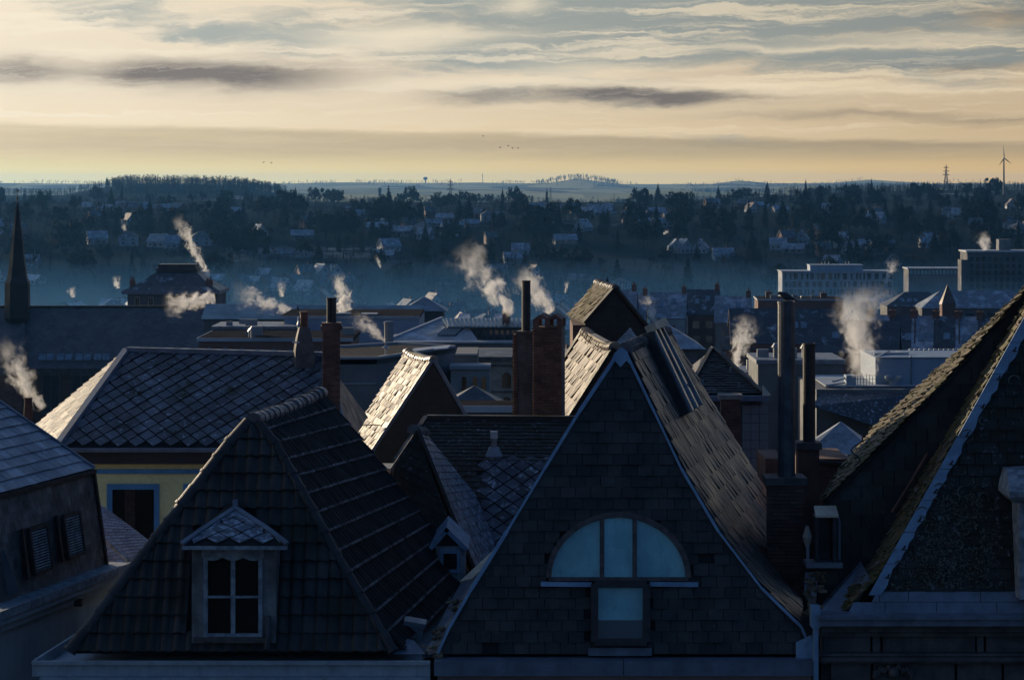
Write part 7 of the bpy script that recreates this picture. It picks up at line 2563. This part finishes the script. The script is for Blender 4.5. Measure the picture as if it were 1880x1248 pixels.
rnd = random.Random(56)
sp_ = []
while len(sp_) < 1500:
    Yt = 1010 + 1000 * rnd.random() ** .8
    u = rnd.uniform(-90, 1970)
    x = (u - CU) / F * Yt
    if any((x - a) ** 2 < 8 ** 2 and -40 < Yt - b < 8 for a, b in HOUSES[:20]): continue
    if Yt > 1450 and 980 < u < 1150 and rnd.random() < .85: continue
    if mnoise.noise(Vector((x * .010, Yt * .005, 9.0))) < -.12: continue
    sp_.append((x, Yt))
wood('slope_wood', 'tangle of bare treetops filling the far slope between the houses', sp_, 62, mat='twig_pale', hmin=5, hmax=9, fat=1.2)
# ------------------------------------------------------------------ smoke and haze
def smoke_mat(name, r0, r1, L, K, seed, freq, sway):
    m = bpy.data.materials.new(name)
    m.use_nodes = True
    t = m.node_tree
    t.nodes.clear()
    s = NT(t)
    tcn = s.n('ShaderNodeTexCoord')
    sep = s.n('ShaderNodeSeparateXYZ')
    t.links.new(tcn.outputs['Object'], sep.inputs[0])
    x, y, z = sep.outputs
    f = s.div(z, L)
    rad = s.add(r0, s.mul(s.m('POWER', s.m('MAXIMUM', f, 0.0), .8), r1 - r0))
    ph = seed * 1.7
    cx = s.mul(s.mul(s.m('SINE', s.add(s.mul(f, 7.0), ph)), sway), s.m('MAXIMUM', f, 0.0))
    cx2 = s.mul(s.mul(s.m('SINE', s.add(s.mul(f, 15.0), ph * 2.1)), sway * .35), f)
    X = s.sub(s.sub(x, cx), cx2)
    Y_ = s.sub(y, s.mul(cx2, .5))
    pv = s.vec(s.add(x, seed * 13.1), y, s.mul(z, .8))
    n1 = s.noise(pv, freq, 6, .62, .9)
    n2 = s.noise(pv, freq * .38, 3, .5, .4)
    d = s.div(s.m('SQRT', s.add(s.mul(X, X), s.mul(Y_, Y_))), rad)
    v = s.sub(s.add(s.sub(1.0, d), s.mul(s.sub(n1, .5), 4.0)), s.mul(s.sub(.52, n2), s.mul(f, 3.2)))
    v = s.ss(v, .22, .95)
    fade = s.mul(s.ss(f, -.01, .03), s.ss(f, .15, 1.0, 1.0, .0))
    dens = s.mul(s.mul(v, fade), K)
    pvn = s.n('ShaderNodeVolumePrincipled')
    pvn.inputs['Color'].default_value = (.99, .985, .98, 1)
    pvn.inputs['Anisotropy'].default_value = .25
    t.links.new(dens, pvn.inputs['Density'])
    o = s.n('ShaderNodeOutputMaterial')
    t.links.new(pvn.outputs[0], o.inputs['Volume'])
    m.cycles.volume_step_rate = .35
    return m


def plume(lab, p0, p1, Y, r0, r1, k=1.0, seed=1, sway=.6, freq=1.0):
    """smoke from photo point p0 to p1 at distance Y, radii in photo pixels"""
    a, b = P(*p0, Y), P(*p1, Y)
    L = (b - a).length
    r0, r1 = r0 * 1.1 / F * Y, r1 * 1.2 / F * Y
    sw = sway * r1
    m = MB()
    prof = []
    n = 8
    for i in range(n + 1):
        f = i / n
        prof.append(((r0 + (r1 - r0) * f ** .8) * 1.75 + sw * 1.3 * f, L * f))
    m.lathe((0, 0, 0), prof, 12)
    o = link_mesh('smoke_plume', m.mesh('smoke_plume'), smoke_mat('smoke_%d' % seed, r0, r1, L, k * (2.6 if Y < 450 else 1.6) / max(r1, .2), seed, freq * 1.5 / ((r0 + r1) * .5), sw))
    o.location = a
    o.rotation_euler = (b - a).to_track_quat('Z', 'Y').to_euler()
    label(o, lab, 'smoke', None, 'stuff')


plume('thin white smoke trail leaning left from the mansion chimney', (384, 510), (322, 392), 345, 4, 13, 1.2, 1, .5)
plume('bright white puff drifting over the church ridge', (395, 547), (296, 560), 276, 11, 22, 1.5, 2, .5)
plume('dim pink smoke drifting left from the clay pot chimney', (549, 577), (420, 533), 255, 4, 22, .8, 3, .4)
plume('white puff rising behind the twin flue chimney', (636, 572), (614, 500), 244, 15, 12, 1.3, 4, .5)
plume('soft pale smoke drifting from the thin flue', (708, 625), (640, 574), 192, 4, 20, .7, 5, .4)
plume('largest white smoke cloud at centre, drifting up left over the slate hall', (942, 577), (838, 448), 216, 12, 36, 1.2, 6, .5)
plume('curling white smoke above the broad brick chimney', (1013, 574), (952, 488), 66, 11, 26, 1.3, 7, .55)
plume('small grey smoke above the white terraced house', (1202, 590), (1184, 540), 396, 6, 16, .8, 8, .4)
plume('thick white smoke column behind the pyramid roof', (1349, 676), (1378, 574), 118, 9, 22, 1.3, 9, .5)
plume('broad grey-white smoke column rising from the plant room', (1582, 692), (1582, 510), 139, 24, 42, .9, 10, .35)
plume('warm grey smoke drifting left above the clay chimney pot', (78, 752), (-10, 622), 108, 8, 30, .8, 11, .5)
plume('small white puff on the concrete office roof', (1811, 459), (1800, 424), 880, 8, 12, 1.2, 12, .5)
plume('small bright plume at the right end of the white modern block', (1625, 520), (1646, 474), 925, 5, 12, 1.1, 13, .5)
plume('tiny white plume left of the mansion', (216, 530), (211, 505), 500, 4, 8, 1.2, 14, .4)
plume('tiny white plume in the frosted-roof estate', (518, 545), (515, 515), 630, 4, 8, 1.2, 15, .4)
plume('tiny white plume near the church spire base', (135, 546), (130, 526), 500, 4, 8, 1.1, 16, .4)
plume('thin white wisp left of the tall mossy gable', (1037, 538), (1043, 512), 500, 2, 5, 1.0, 17, .4)
plume('thin bluish wisp before the pale gable on the far slope', (699, 492), (690, 466), 1050, 2, 5, 1.0, 18, .4)
plume('small bright wisp above the white house on the left slope', (470, 424), (478, 414), 1140, 4, 6, 1.3, 19, .3)
plume('small bright wisp high on the left slope', (229, 425), (226, 410), 1200, 3, 5, 1.2, 20, .3)
plume('small white wisp left of the twin white gables', (1218, 430), (1228, 422), 1120, 2, 4, 1.2, 21, .3)

hz = MB().bb(-7200, 7200, -700, 11100, CAMZ - 60, CAMZ + 36).build('haze', None)
hm = bpy.data.materials.new('haze_air')
hm.use_nodes = True
hm.node_tree.nodes.clear()
hv = hm.node_tree.nodes.new('ShaderNodeVolumePrincipled')
hv.inputs['Color'].default_value = (.14, .45, 1.0, 1)
hv.inputs['Density'].default_value = HAZE
hv.inputs['Anisotropy'].default_value = .4
ho = hm.node_tree.nodes.new('ShaderNodeOutputMaterial')
hm.node_tree.links.new(hv.outputs[0], ho.inputs['Volume'])
hm.cycles.homogeneous_volume = True
hz.data.materials.append(hm)
label(hz, 'thin blue morning haze filling the valley', None, None, 'stuff')

# ground mist lying in the valley bottom: a low bank that runs out on the slope
mb = MB()
vs, fs = [], []
ny, nx = 12, 16
for k in (0, 1):
    for j in range(ny + 1):
        for i in range(nx + 1):
            y = 430 + 860 * j / ny
            x = (-.42 + .84 * i / nx) * y
            top = CAMZ - 36.5 + 1.6 * mnoise.noise(Vector((x / 160, y / 160, 1.5))) - (0 if 0 < j else 9)
            vs.append((x, y, top if k else CAMZ - 58))
q = (ny + 1) * (nx + 1)
for j in range(ny):
    for i in range(nx):
        a = j * (nx + 1) + i
        fs += [(a, a + nx + 1, a + nx + 2, a + 1), (q + a, q + a + 1, q + a + nx + 2, q + a + nx + 1)]
for i in range(nx):
    a, b_ = i, ny * (nx + 1) + i
    fs += [(a, a + 1, q + a + 1, q + a), (b_ + 1, b_, q + b_, q + b_ + 1)]
for j in range(ny):
    a, b_ = j * (nx + 1), j * (nx + 1) + nx
    fs += [(a + nx + 1, a, q + a, q + a + nx + 1), (b_, b_ + nx + 1, q + b_ + nx + 1, q + b_)]
mist = mb.raw(vs, fs).build('valley_mist', None)
mm = hm.copy()
mm.name = 'mist_air'
mv_ = next(n for n in mm.node_tree.nodes if n.type == 'PRINCIPLED_VOLUME')
mv_.inputs['Density'].default_value = 5.2e-4
mm.cycles.homogeneous_volume = True
mist.data.materials.append(mm)
label(mist, 'low bank of blue ground mist in the valley bottom', None, None, 'stuff')
